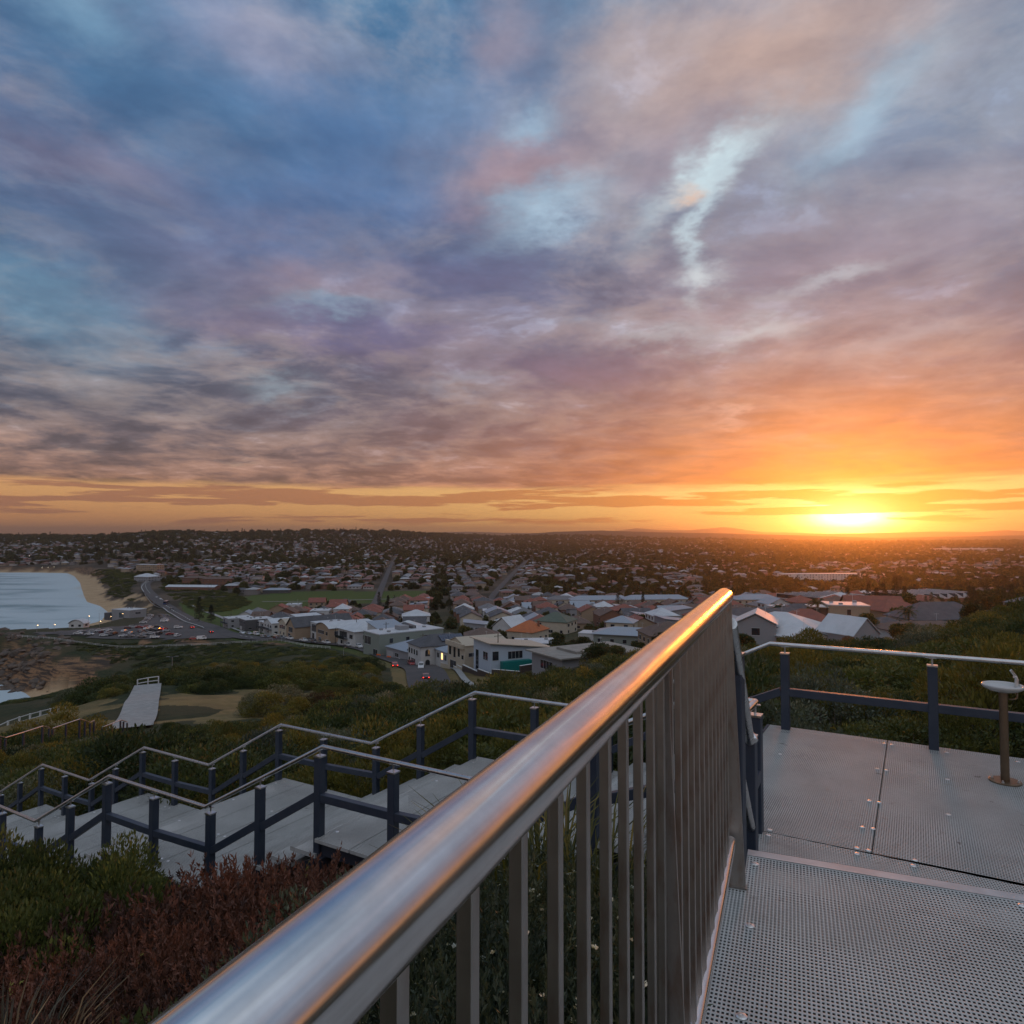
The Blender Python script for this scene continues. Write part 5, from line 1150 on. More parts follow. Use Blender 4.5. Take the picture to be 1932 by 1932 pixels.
H('long sage green building with a flat white roof and roof plant', 404, 645, 268, ST, 13, 28, 8.4, roof='flat', wall='sage', rc='white', group=row, wins=[('F', -3, 4, 5, 3), ('F', 3.4, .6, 3, 2.2), ('R', -9, 5, 1.4, 1.8), ('R', -2, 5, 1.4, 1.8), ('R', 6, 5, 1.4, 1.8), ('R', 2, 1, 4, 1.4)], extras=[('box', 'roof_plant', 'grey', (-2, -3, 8.76), (2, 1, 10.3)), ('box', 'roof_plant', 'charcoal', (-1.6, 3, 8.76), (0.6, 5, 9.8))])
H('low house with pale blue metal roofs behind the building site fence', 414, 652, 250, ST, 16, 14, 3.6, roof='hip', pitch=.36, wall='grey', rc='bluegrey', group=row)
H('pale shed with a low blue-grey roof beside the arched white house', 428, 654.5, 241, ST, 8, 11, 3.4, roof='gable', pitch=.3, wall='cream', rc='bluegrey', group=row)
H('white house with arched windows, dark tiled roof and a bank of solar panels', 441, 660, 230, -60, 11, 19, 7.0, roof='hip', pitch=.5, wall='white', rc='darkgrey', group=row,
  wins=[('F', x_, 4.0, 1.1, 2.0, dict(arch=True)) for x_ in (-4.4, -2.2, 0, 2.2)] + [('F', -4.4, .8, 1.1, 2.2, dict(arch=True)), ('F', -1, .3, 3.4, 2.3), ('R', -7.2, 4.0, 1.6, 2.2, dict(arch=True)), ('R', -7.2, .8, 1.6, 2.2, dict(arch=True)), ('R', -3, 4, 2, 1.5), ('R', 2, 4, 2, 1.5), ('R', 1, .8, 2, 1.7)],
  extras=[('solar', (2.9, 2.5, 9.0), (8, 2), R(27), R(90))])
H('lower white wing with a pale blue roof and a lit doorway', 460, 661, 222, -60, 9, 13, 5.2, roof='hip', pitch=.36, wall='white', rc='bluegrey', group=row, wins=[('F', -2.6, 2.8, 1.8, 1.5), ('F', .4, 2.6, 1.1, 2.0, dict(lit=True)), ('F', 3, 2.6, 1.5, 1.7), ('R', 0, 2.8, 2, 1.4)])
H('beige modern house with tall recessed windows and a small gabled parapet', 478, 663, 212, -60, 12, 15, 7.8, roof='gable', pitch=.3, wall='cream', rc='beige', group=row, ov=.25, wins=[('F', -4.2, 4, 1.5, 2.6), ('F', -1.0, 3.6, 1.4, 3.4), ('F', 2.0, 4.2, 1.3, 2.4), ('F', 4.6, 3.8, 1.3, 1.2), ('F', -2, .1, 4, 2.4), ('R', -5, 4.6, 2.4, 1.1), ('R', 1, 4.8, 1.8, 1.1)], extras=[('box', 'parapet', 'cream', (-6.02, -8.3, 7.0), (6.02, -7.52, 8.4))])
H('white angular house with a sloping white roof and a teal green lower wall', 511, 667, 196, 26, 18, 12, 6.4, roof='skillion', pitch=.12, wall='blue', rc='beige', group=row, ov=1.0, wins=[('F', -1.6, 4.3, 4.4, 2.0), ('L', -2.4, 3.9, 3.0, 2.2), ('L', 3.4, .3, 2.0, 5.6), ('F', -7.6, 4.2, 1.8, 2.4)], extras=[('box', 'teal_wall', 'teal', (-6.2, -7.9, -1.5), (2.6, -4.0, 3.9)), ('box', 'lower_wall', 'charcoal', (-9.6, -8.4, -2.5), (9.4, -8.1, .1)), ('box', 'balcony', 'fascia', (2.7, -7.6, 2.2), (9.4, -6.02, 2.5))])
H('low house with a wide flat concrete roof among the bushes', 586, 661, 168, -60, 13, 23, 4.2, roof='slab', wall='grey', rc='concrete', ov=1.2, wins=[('F', 0, .8, 5, 2), ('R', -5, .9, 3, 1.6), ('R', 4, .9, 3, 1.6)], extras=[('box', 'upper_slab', 'concrete', (-4, -6, 4.54), (4.5, 7, 5.1))])
# houses singled out behind the front row
H('house with a bright orange tiled roof and a brick chimney', 528, 640, 292, -30, 12, 15, 4.4, roof='hip', pitch=.6, wall='cream', rc='orange', extras=[('chimney', 4, 2, 4.0)])
H('white cottage with twin steep grey-white gables beside the orange roof', 511, 637, 312, -38, 11, 13, 4.6, roof='gable', pitch=.75, wall='white', rc='white', wins=[('F', -2, 1, 1.2, 1.9), ('F', 1.6, 1, 1.2, 1.9), ('R', 0, 1, 1.6, 1.4)])
H('two-storey cream house with a dull green hip roof', 556, 634, 322, -25, 16, 14, 5.8, roof='hip', pitch=.5, wall='cream', rc='green')
H('long low house with a pale blue roof and a green end wall', 628, 646, 232, -20, 21, 12, 3.6, roof='hip', pitch=.28, wall='sage', rc='bluegrey', ov=.8)
H('white flat-roofed extension in front of the long blue-roofed house', 600, 641, 248, -20, 14, 8, 4, roof='flat', wall='white', rc='white')
H('small cream two-storey house with a blue-grey hip roof', 622, 637, 285, -22, 11, 10, 5.8, roof='hip', pitch=.42, wall='cream', rc='bluegrey')
H('white house with a bright white pyramid roof in the middle of the town', 504, 628, 345, -30, 14, 14, 3.6, roof='hip', pitch=.42, wall='white', rc='white')
H('row-house block with a very long grey roof, left half', 600, 604.5, 545, 4, 48, 13, 6.2, roof='hip', pitch=.42, wall='cream', rc='bluegrey')
H('row-house block with a very long grey roof, right half', 655, 606, 520, 6, 50, 13, 6.2, roof='hip', pitch=.42, wall='cream', rc='bluegrey')
H('row-house block with a short grey roof at the left end of the long blocks', 562, 601.5, 575, 2, 24, 13, 6.2, roof='hip', pitch=.42, wall='cream', rc='grey')
H('wide grey-roofed block just right of the railing end', 755, 608, 452, 5, 30, 13, 6, roof='hip', pitch=.42, wall='cream', rc='bluegrey')
# right-hand group beyond the fountain landing
H('grey clad two-storey gabled house with a white roof, beside the sloping handrail', 757, 649, 168, -22, 9, 12, 6.0, roof='gable', pitch=.5, wall='grey', rc='white', wins=[('F', 0, 3.4, 1.8, 1.7), ('F', -1, .6, 2, 1.5), ('R', -3, 3.2, 2, 1.4), ('R', 2, 3.2, 2, 1.4)])
H('grey house with spreading white roofs joined to the grey gabled house', 781, 647, 178, -30, 17, 14, 4.6, roof='hip', pitch=.40, wall='grey', rc='white')
H('house with a rose-red tiled roof between two white roofs', 806, 642, 192, -10, 15, 12, 4.4, roof='hip', pitch=.5, wall='white', rc='red')
H('house with a low pale pink-white roof just over the handrail', 798, 654, 162, 18, 11, 7, 2.6, roof='gable', pitch=.32, wall='white', rc='white')
H('house with a tall bright white gable roof and orange-lit ridge', 848, 652, 160, 24, 8.5, 10, 2.8, roof='gable', pitch=.85, wall='grey', rc='white', ov=.3, wins=[('F', 0, 1, 2, 1.4)])
H('white two-storey house with a slate blue gable roof facing left', 773, 634, 222, -60, 10, 17, 5.6, roof='gable', pitch=.42, wall='white', rc='darkgrey', wins=[('F', -2, 3.4, 1.4, 1.3), ('F', 2, 3.4, 1.4, 1.3), ('L', -4, 3.4, 1.4, 1.3), ('L', 0, 3.4, 1.4, 1.3), ('L', 4, 3.4, 1.4, 1.3)])
H('broad house with a dark slate hip roof and cream chimney', 757, 623, 275, 8, 32, 16, 3.4, roof='hip', pitch=.42, wall='tan', rc='darkgrey', extras=[('chimney', 0, -6, 3)])
H('house with a purple-grey hip roof behind the palm', 800, 623, 280, 0, 18, 13, 3.8, roof='hip', pitch=.5, wall='tan', rc='darkgrey')
H('modern brown brick box house with a white roof edge and long balcony', 845, 629, 240, -14, 13, 13, 7.0, roof='flat', wall='tan', rc='white', wins=[('F', 0, 3.9, 1.2, 2), ('F', 3.8, .6, 2.8, 2), ('F', -3.8, .6, 2.8, 2), ('R', -3, 4, 1.5, 1.4), ('R', 2, 4, 1.5, 1.4)], extras=[('box', 'balcony', 'fascia', (-12.5, -8.5, 3.1), (6.6, -6.52, 3.5)), ('box', 'veranda', 'dark', (-12, -6, 0), (-6.6, 2, 6.2)), ('box', 'veranda_roof', 'fascia', (-12.6, -6.6, 6.25), (-6.5, 2.5, 6.5))])
H('house with a long red tiled gable roof behind the brick box house', 872, 624, 265, 78, 12, 20, 5.6, roof='gable', pitch=.6, wall='tan', rc='red')
H('house with a red tiled hip roof right of the long red gable', 893, 627, 252, 10, 17, 13, 4.4, roof='hip', pitch=.55, wall='tan', rc='red')
H('large white two-storey house under a broad dark grey hip roof, facing the fountain', 938, 631, 212, 6, 24.5, 13, 5.0, roof='hip', pitch=.62, wall='white', rc='darkgrey', ov=1.0, wins=[('F', -9.5, 2.9, 1.8, 1.3), ('F', -1.2, 2.9, 1.3, 1.3), ('F', 1.6, 2.9, 1.2, 1.3), ('F', 3.2, 2.9, 1.2, 1.3), ('F', 7.2, 2.9, 1.3, 1.3), ('F', 10.9, 2.8, 2.2, 1.6), ('L', 0, 2.9, 1.6, 1.4)])
H('low house with a dull brown hip roof below the large white house', 922, 647, 170, 4, 21, 10, 2.5, roof='hip', pitch=.32, wall='white', rc='brown', wins=[('F', -1.2, .6, 3.4, 1.9), ('F', 2.4, .3, 1.4, 2.2), ('F', -9, .8, 2, 1.2)])
H('small house with a grey hip roof at the left of the low brown house', 884, 634, 196, 10, 11, 9, 3.4, roof='hip', pitch=.5, wall='cream', rc='darkgrey')
H('low pale building with a long sunlit flat roof on the plain', 820, 576.5, 990, 5, 120, 18, 9, roof='flat', wall='white', rc='white', name='building', cat='building')
H('long pale warehouse far out on the plain at the right', 966, 551.5, 2700, 3, 260, 60, 12, roof='flat', wall='white', rc='white', name='warehouse', cat='warehouse')
# sawtooth-roofed hall
def sawtooth(label, px, py, D, rot, w, d, h, n):
    x, y = HP(px, py, D); KEEP.append((x, y, max(w, d) * .52)); o = empty('factory_hall', (x, y, tz(x, y)), R(rot), label=label, cat='factory hall', group='sawtooth-roofed halls')
    b = MB(); b.box((-w / 2, -d / 2, -3), (w / 2, d / 2, h)); b.build('wall', WALLS['brick'], o)
    for k in range(n):
        x0 = -w / 2 + w * k / n; x1 = x0 + w / n; b = MB(); b.add([(x0, -d / 2, h), (x1, -d / 2, h), (x0, -d / 2, h + 3.2), (x0, d / 2, h), (x1, d / 2, h), (x0, d / 2, h + 3.2)], [(0, 1, 2), (3, 5, 4), (1, 4, 5, 2), (0, 2, 5, 3), (0, 3, 4, 1)]); b.build('roof', ROOFS['white'], o)
        b = MB(); b.box((x0 - .06, -d / 2 + .4, h + .5), (x0 - .01, d / 2 - .4, h + 2.8)); b.build('roof_window', M_glass, o)
sawtooth('factory hall with a white sawtooth roof, left of the row of pines', 826, 611, 410, 22, 44, 34, 5.5, 7)
sawtooth('factory hall with a white sawtooth roof, behind the dark roof of the large white house', 925, 609, 425, 22, 56, 30, 5.5, 8)
# surf club and beach buildings
H('low concrete surf club with flat white roof at the back of the beach', 129, 618.5, 520, -25, 20, 14, 6, roof='flat', wall='grey', rc='white', name='surf_club', cat='building', wins=[('F', 1, .3, 5, 4), ('R', 0, 3, 4, 1.4)], extras=[('box', 'lower_wing', 'charcoal', (-17, -8, -2), (-10.1, 6, 3.4))])
H('small round-roofed kiosk at the sea edge of the car park', 79, 631.8, 428, 0, 9, 6, 2.6, roof='barrel', pitch=.5, wall='white', rc='white', name='kiosk', cat='kiosk')
H('white pavilion house with pyramid roofs above the dunes', 147, 583, 960, -20, 26, 20, 6.5, roof='hip', pitch=.4, wall='grey', rc='white')
H('four-storey apartment block behind the white pavilion house', 150, 574, 1150, -15, 42, 16, 15, roof='flat', wall='tan', rc='white', name='apartment_block', cat='apartment block')
H('long low school building with pale roofs at the edge of the park', 193, 592, 800, 84, 13, 60, 4, roof='gable', pitch=.3, wall='brick', rc='white', name='school', cat='school')
H('orange brick apartment block behind the park, left', 196, 587, 900, 0, 30, 14, 8, roof='hip', pitch=.35, wall='brick', rc='brown', name='apartment_block', cat='apartment block')
H('orange brick apartment block behind the park, right', 218, 588, 880, 0, 36, 14, 8, roof='hip', pitch=.35, wall='brick', rc='brown', name='apartment_block', cat='apartment block')
H('blue-roofed pavilion on the far side of the park', 277, 595.5, 765, 5, 28, 12, 3.6, roof='hip', pitch=.3, wall='charcoal', rc='bluegrey', name='pavilion', cat='pavilion')

# the rest of the town: streets of detached houses in rows
rt = np.random.default_rng(42)
kx = np.array([k[0] for k in KEEP]); ky = np.array([k[1] for k in KEEP]); kr = np.array([k[2] for k in KEEP])
def lots():
    out = []
    ga = R(-6); ca, sa = math.cos(ga), math.sin(ga)
    rows = np.arange(150, 5200, 23.0)
    for ri, v in enumerate(rows):
        if ri % 2 == 0: v = v + 3
        if ri % 6 == 5: continue
        us = np.arange(-2600, 4200, 17.0 if v < 1400 else 21.0)
        for ui, u in enumerate(us):
            if ui % 14 == 13: continue
            x = u * ca + v * sa + rt.uniform(-2, 2); y = -u * sa + v * ca + rt.uniform(-2, 2)
            out.append((x, y, ri % 2))
    return np.array(out)
LT = lots(); X, Y = LT[:, 0], LT[:, 1]; px = 512 + FPX * X / np.maximum(Y, 1); r = np.hypot(X, Y)
ok = (Y > 150) & (px > -60) & (px < 1090) & (r < 5600)
X, Y, LT, px = X[ok], Y[ok], LT[ok], px[ok]
front = gp((640, 700, 150), (520, 672, 183), (470, 668, 205), (430, 660, 238), (400, 652, 262), (365, 645, 300), (330, 638, 334), (290, 634, 372), (250, 628, 420), (226, 622, 452), (235, 616, 520), (470, 592.5, 800))
ok = ~((seg_dist(X, Y, front[:10]) < 15)) 
# land only behind the front row
side = np.ones(len(X), bool)
for i in range(len(X)):
    if Y[i] < 560:
        fy = np.interp(X[i], [p[0] for p in front[::-1]][-10:] if False else sorted([p[0] for p in front[:10]]), [p[1] for p in sorted(front[:10], key=lambda q: q[0])]); side[i] = Y[i] > fy + 6
    if X[i] > 20: side[i] &= Y[i] > 205 + max(0, (X[i] - 110)) * .1
ok &= side & ~in_poly(X, Y, PARK) & (seg_dist(X, Y, ROAD_COAST) > 20) & (seg_dist(X, Y, STREET_A) > 14) & (seg_dist(X, Y, STREET_B) > 14)
ok &= shore_dist(X, Y) > np.where(Y > 1000, 70, 130)
ok &= ~((Y < 700) & (X < -195)); ok &= ~((px < 232) & (Y < 830))
for a, b_, c in zip(kx, ky, kr): ok &= np.hypot(X - a, Y - b_) > c + 8
X, Y, LT, px = X[ok], Y[ok], LT[ok], px[ok]
# woods: fewer houses where the photo shows tree masses
wood = vnoise(X, Y, 260, 81) * .6 + vnoise(X, Y, 110, 82) * .4
skD_ = np.interp(px, sky_px, sky_D); hill = Y / skD_
pr = np.where(wood > .60, .35, .93); pr = np.where((hill > .55) & (px < 480), np.where(vnoise(X, Y, 180, 84) > .58, .4, .95), pr); pr = np.where((hill > .80), pr * .6, pr)
pr = np.where((px > 860) & (Y > 330) & (Y < 900), .12, pr); pr = np.where((px > 700) & (Y > 620) & (Y < 1300), pr * .35, pr); pr = np.where((px > 790) & (Y < 330), .3, pr); pr = np.where((px > 730) & (Y > 1300), pr * .55, pr)
ok = rt.random(len(X)) < pr; X, Y, LT, px = X[ok], Y[ok], LT[ok], px[ok]
Zt = terrain(X, Y); order = np.argsort(Y)
# ready-made kinds for the nearer houses
PAL = [('cream', 'red', 'hip'), ('white', 'white', 'hip'), ('tan', 'brown', 'hip'), ('brick', 'darkgrey', 'hip'), ('white', 'bluegrey', 'gable'), ('cream', 'grey', 'hip'), ('tan', 'red', 'gable'), ('white', 'white', 'flat'), ('brick', 'brown', 'gable'), ('grey', 'bluegrey', 'skillion'), ('brick', 'red', 'hip'), ('cream', 'darkgrey', 'gable'), ('brick', 'brown', 'hip'), ('tan', 'darkgrey', 'hip')]
CN = {'darkgrey': 'dark grey', 'bluegrey': 'blue-grey', 'white': 'pale', 'red': 'red tiled', 'brown': 'brown tiled', 'grey': 'grey tiled'}
def area_of(px_, y):
    a = 'by the coast' if px_ < 230 else 'left of centre' if px_ < 420 else 'in mid town' if px_ < 620 else 'behind the railing' if px_ < 760 else 'far right'
    return ('near streets ' if y < 330 else 'middle streets ' if y < 440 else 'farther streets ') + a
protos = {}
n_house = 300 - len(KEEP); used = 0
HV = []; HQ = []; HC = []
for c, i in enumerate(order):
    x, y, z = X[i], Y[i], Zt[i]; rs = random.Random(int(i) * 13 + 1)
    faces_down = LT[i, 2] > .5
    if used < n_house:
        k = rs.randrange(len(PAL)); wl, rc, kd_ = PAL[k]; big = rs.random() < .3; key = (k, big)
        area = area_of(px[i], y); h = 5.6 if big else 3.2
        lab = ('two-storey' if big else 'low') + ' %s house, %s %s roof, ' % (wl, CN[rc], kd_) + area
        if key not in protos:
            o = house(lab, x, y, R(6) + (0 if faces_down else math.pi), 14 if not big else 12, 13, h, roof=kd_, pitch=.48 if kd_ != 'skillion' else .12, wall=wl, rc=rc, seed=k * 2 + big, group='detached houses of the town', z=z); protos[key] = o
        else:
            o = copy_tree(protos[key]); o.location = (x, y, z); o.rotation_euler = (0, 0, R(6) + rs.choice([0, math.pi, math.pi / 2, -math.pi / 2]) + rs.uniform(-.05, .05)); s = rs.uniform(.88, 1.12); o.scale = (s, s * rs.uniform(.9, 1.15), rs.uniform(.92, 1.1)); o['label'] = lab
        used += 1
print('houses', len(KEEP), used, len(X))
# everything farther than the 300 nearest: one mass of small houses
F = order[n_house:]; n = len(F); x, y, z = X[F], Y[F], Zt[F]
w = rt.uniform(9, 16, n) * np.where(rt.random(n) < .03, 2.5, 1); d = rt.uniform(9, 14, n); h = np.where(rt.random(n) < .3, 5.8, 3.2); rh = rt.uniform(1.2, 2.6, n) * (rt.random(n) < .8); a = R(6) + rt.choice([0, np.pi / 2], n) + rt.uniform(-.06, .06, n)
def loc(lx, ly, lz): return np.stack([x + lx * np.cos(a) - ly * np.sin(a), y + lx * np.sin(a) + ly * np.cos(a), z + lz], -1)
W, D_ = w / 2, d / 2; e = .5
vs = [loc(-W, -D_, -2.5), loc(W, -D_, -2.5), loc(W, D_, -2.5), loc(-W, D_, -2.5), loc(-W, -D_, h), loc(W, -D_, h), loc(W, D_, h), loc(-W, D_, h)]
vs += [loc(-W - e, -D_ - e, h + .02), loc(W + e, -D_ - e, h + .02), loc(W + e, D_ + e, h + .02), loc(-W - e, D_ + e, h + .02), loc(-W * .35, 0 * d, h + .3 + rh), loc(W * .35, 0 * d, h + .3 + rh)]
# windows: dark panels on the two long fronts
for s_ in (-1, 1):
    for fx_ in (-.55, 0.0, .5):
        vs += [loc(W * fx_ - .9, s_ * (D_ + .04), h - 1.9), loc(W * fx_ + .9, s_ * (D_ + .04), h - 1.9), loc(W * fx_ + .9, s_ * (D_ + .04), h - .7), loc(W * fx_ - .9, s_ * (D_ + .04), h - .7)]
V = np.stack(vs, 1); nv = V.shape[1]; V = V.reshape(-1, 3); base = np.arange(n)[:, None, None] * nv
qd = [(0, 1, 5, 4), (1, 2, 6, 5), (2, 3, 7, 6), (3, 0, 4, 7), (8, 9, 13, 12), (10, 11, 12, 13), (9, 10, 13, 13), (11, 8, 12, 12)] + [(14 + 4 * k, 15 + 4 * k, 16 + 4 * k, 17 + 4 * k) for k in range(6)]
qd[6] = (9, 10, 10, 13); qd[7] = (11, 8, 8, 12)
fq = [q for q in qd if len(set(q)) == 4]; ft_ = [(9, 10, 13), (11, 8, 12)]
wallc = np.array([(.50, .50, .50), (.40, .34, .26), (.19, .10, .07), (.26, .20, .15), (.22, .22, .23)]); roofc = np.array([(.42, .45, .48), (.28, .30, .33), (.11, .11, .12), (.065, .067, .075), (.13, .075, .058), (.22, .07, .045), (.18, .08, .055), (.18, .18, .19)])
wc = wallc[rt.integers(0, 5, n)]; rcx = roofc[rt.choice(8, n, p=[.11, .12, .13, .15, .17, .15, .09, .08])] * rt.uniform(.8, 1.15, (n, 1))
C = np.zeros((n, nv, 3)); C[:, :8] = wc[:, None]; C[:, 8:14] = rcx[:, None]; C[:, :14] *= np.array([.84, .78, .74]); C[:, 14:] = .02
me = bpy.data.meshes.new('far_houses'); Q = (base + np.array(fq)[None]).reshape(-1, 4); T3 = (base + np.array(ft_)[None]).reshape(-1, 3)
li = np.concatenate([Q.ravel(), T3.ravel()]).astype(np.int32); tot = np.concatenate([np.full(len(Q), 4), np.full(len(T3), 3)]).astype(np.int32); st = np.concatenate([[0], np.cumsum(tot)[:-1]]).astype(np.int32)
me.vertices.add(len(V)); me.vertices.foreach_set('co', V.astype(np.float32).ravel()); me.loops.add(len(li)); me.loops.foreach_set('vertex_index', li); me.polygons.add(len(tot)); me.polygons.foreach_set('loop_start', st); me.polygons.foreach_set('loop_total', tot)
ca_ = me.color_attributes.new('tint', 'FLOAT_COLOR', 'POINT'); c4 = np.ones((len(V), 4), np.float32); c4[:, :3] = C.reshape(-1, 3); ca_.data.foreach_set('color', c4.ravel())
m = bpy.data.materials.new('house_paint_and_tiles'); m.use_nodes = True; t = NT(m.node_tree); t.l.new(t.node('ShaderNodeAttribute', attribute_name='tint').outputs['Color'], t.n['Principled BSDF'].inputs['Base Color']); t.n['Principled BSDF'].inputs['Roughness'].default_value = .55
me.materials.append(m); me.update(calc_edges=True); me.validate(); link('far_houses', me, kind='stuff')

# ------------------------------------------------------------------ trees
ML_tree = leaf_mat('tree_leaves', (0.038, 0.050, 0.026), (0.100, 0.112, 0.052), (0.12, 0.11, 0.05)); ML_pine = leaf_mat('pine_needles', (0.016, 0.028, 0.018), (0.045, 0.060, 0.036), trans=.1)
def limbs(seed, h, r):
    rs = random.Random(seed); b = MB(); b.tube([(0, 0, -.6), (.05 * h * rs.uniform(-1, 1), 0, h * .3), (.06 * h * rs.uniform(-1, 1), .04 * h, h * .62)], .03 * h, 7, radii=[.035 * h, .026 * h, .014 * h], cap=False)
    for k in range(5):
        a = 1.256 * k + rs.random(); b.tube([(0, 0, h * (.22 + .05 * k)), (math.cos(a) * r * .45, math.sin(a) * r * .45, h * (.45 + .05 * k)), (math.cos(a) * r * .75, math.sin(a) * r * .75, h * (.6 + .05 * k))], .01, 5, radii=[.015 * h, .010 * h, .005 * h], cap=False)
    me = bpy.data.meshes.new('trunk'); me.from_pydata(np.concatenate(b.v).tolist(), [], b.f); me.materials.append(M_bark); return me
def crown(seed, h, r, n, L_, W_, mt):
    me = foliage('crown', seed, r, r, h * .42, 26, n, L_, W_, mt, (.22, .40), .2, .8, .5)
    v = np.zeros(len(me.vertices) * 3, np.float32); me.vertices.foreach_get('co', v); v = v.reshape(-1, 3); v[:, 2] += h * .34; me.vertices.foreach_set('co', v.ravel()); me.update(); return me
def pine_mesh(seed, h, r, n):
    rs = np.random.default_rng(seed); P = []; D = []
    tiers = 15
    for k in range(tiers):
        zz = h * (.14 + .84 * k / tiers); rr = r * (1 - (k / tiers)) ** .8 * rs.uniform(.8, 1.08) + .25
        for b_ in range(7):
            an = rs.uniform(0, 6.28); m_ = int(n / tiers / 7); t_ = rs.random(m_) ** .7
            p = np.stack([np.cos(an) * rr * t_, np.sin(an) * rr * t_, zz + .10 * rr * t_ ** 2 - .05 * rr + rs.normal(size=m_) * .12], 1) + rs.normal(size=(m_, 3)) * .14; P.append(p); D.append(norm(np.stack([np.full(m_, np.cos(an)), np.full(m_, np.sin(an)), np.full(m_, .35)], 1) + rs.normal(size=(m_, 3)) * .6))
    P = np.concatenate(P); D = np.concatenate(D); me = leaves_mesh('crown', P, D, rs.uniform(.35, .7, len(P)), rs.uniform(.12, .2, len(P)), ML_pine, rs.random((len(P), 3)), rs)
    b = MB(); b.tube([(0, 0, -.8), (0, 0, h * .5), (0, 0, h * .99)], .1, 7, radii=[.30, .18, .03], cap=False); tm = bpy.data.meshes.new('trunk'); tm.from_pydata(np.concatenate(b.v).tolist(), [], b.f); tm.materials.append(M_bark); return me, tm
def palm_mesh(seed, h):
    rs = np.random.default_rng(seed); P = []; D = []
    for k in range(26):
        an = rs.uniform(0, 6.28); el = rs.uniform(-.3, 1.3); ln = rs.uniform(2.6, 3.6); t_ = np.linspace(.1, 1, 26)
        o = np.stack([np.cos(an) * ln * t_ * np.cos(el), np.sin(an) * ln * t_ * np.cos(el), h + ln * t_ * np.sin(el) - 1.6 * t_ ** 2], 1); sd_ = np.array([-np.sin(an), np.cos(an), 0])
        for s in (-1, 1): P.append(o); D.append(norm(sd_ * s + np.array([np.cos(an), np.sin(an), -.2]) * .6 + rs.normal(size=(26, 3)) * .1))
    P = np.concatenate(P); D = np.concatenate(D); me = leaves_mesh('crown', P, D, rs.uniform(.5, .8, len(P)), np.full(len(P), .09), ML_tree, rs.random((len(P), 3)), rs)
    b = MB(); b.tube([(0, 0, -.5), (.1, 0, h * .5), (0, 0, h)], .3, 8, radii=[.36, .26, .28], cap=False); tm = bpy.data.meshes.new('trunk'); tm.from_pydata(np.concatenate(b.v).tolist(), [], b.f); tm.materials.append(M_bark); return me, tm
TR = [(crown(201 + k, hh, rr, 4200, .62, .34, ML_tree), limbs(k, hh, rr)) for k, (hh, rr) in enumerate([(9, 4.2), (7, 3.6), (11, 5)])]
PN = [pine_mesh(301, 20, 3.6, 5200), pine_mesh(302, 15, 3.0, 4200)]; PM = [palm_mesh(401, 7)]
def tree(kind, x, y, s, label, group=None, z=None):
    cm, tm = {'tree': TR, 'pine_tree': PN, 'palm_tree': PM}[kind][tree.n % len({'tree': TR, 'pine_tree': PN, 'palm_tree': PM}[kind])]; tree.n += 1
    o = empty(kind, (x, y, (tz(x, y) if z is None else z)), random.uniform(0, 6.28), label=label, cat={'tree': 'tree', 'pine_tree': 'pine tree', 'palm_tree': 'palm'}[kind], group=group); o.scale = (s, s, s * random.uniform(.9, 1.1)); link('crown', cm, parent=o); link('trunk', tm, parent=o); return o
tree.n = 0
def TP(kind, px_, py_, D, s, label, group=None):
    x, y = HP(px_, py_, D); return tree(kind, x, y, s, label, group)
TP('pine_tree', 199, 623, 470, .95, 'dark Norfolk pine by the road at the corner of the park, left of a pair'); TP('pine_tree', 211, 624, 465, .9, 'dark Norfolk pine by the road at the corner of the park, right of a pair')
for k, (a, b_, D, s) in enumerate([(869, 618, 360, .78), (877, 618, 358, .8), (884, 619, 355, .72), (889, 619, 352, .6), (896, 620, 350, .85), (905, 622, 345, .82)]): TP('pine_tree', a, b_, D, s, ['leftmost', 'second', 'third', 'smallest, fourth', 'tall fifth', 'rightmost'][k] + ' dark pine in the row before the sawtooth roofs', 'row of dark pines before the sawtooth roofs')
TP('pine_tree', 848, 616, 370, .62, 'small dark pine left of the pine row'); TP('pine_tree', 388, 606, 560, .8, 'tall Norfolk pine among the houses left of centre'); TP('pine_tree', 379, 604, 590, .7, 'Norfolk pine among the houses left of centre, slightly shorter'); TP('pine_tree', 391, 621, 440, .7, 'star-shaped young pine above the red roofs')
TP('pine_tree', 618, 602, 520, .75, 'dark pine before the long grey-roofed blocks'); TP('pine_tree', 643, 604, 505, .7, 'dark pine beside the long grey-roofed blocks')
TP('palm_tree', 779, 629, 240, 1.0, 'palm between the slate roof and the purple-grey roof'); TP('palm_tree', 818, 631, 235, 1.2, 'tall bushy palm left of the brown brick house'); TP('palm_tree', 909, 640, 172, .9, 'palm in front of the low brown-roofed house')
tk = [(557, 652, 190), (570, 650, 200), (545, 655, 185), (598, 668, 150), (612, 664, 160), (636, 656, 185), (585, 652, 200), (690, 652, 190), (660, 650, 200), (868, 646, 175), (905, 656, 140), (742, 655, 150), (975, 636, 180), (990, 632, 175), (1005, 630, 170), (1020, 628, 160), (960, 645, 150), (700, 640, 235), (350, 622, 400), (372, 628, 350)]
for k, (a, b_, D) in enumerate(tk): TP('tree', a, b_, D, random.uniform(.5, .8), 'bushy dark tree ' + ('at the slope foot, behind the big railing' if a < 720 else 'below the fountain landing'), 'bushy garden trees')
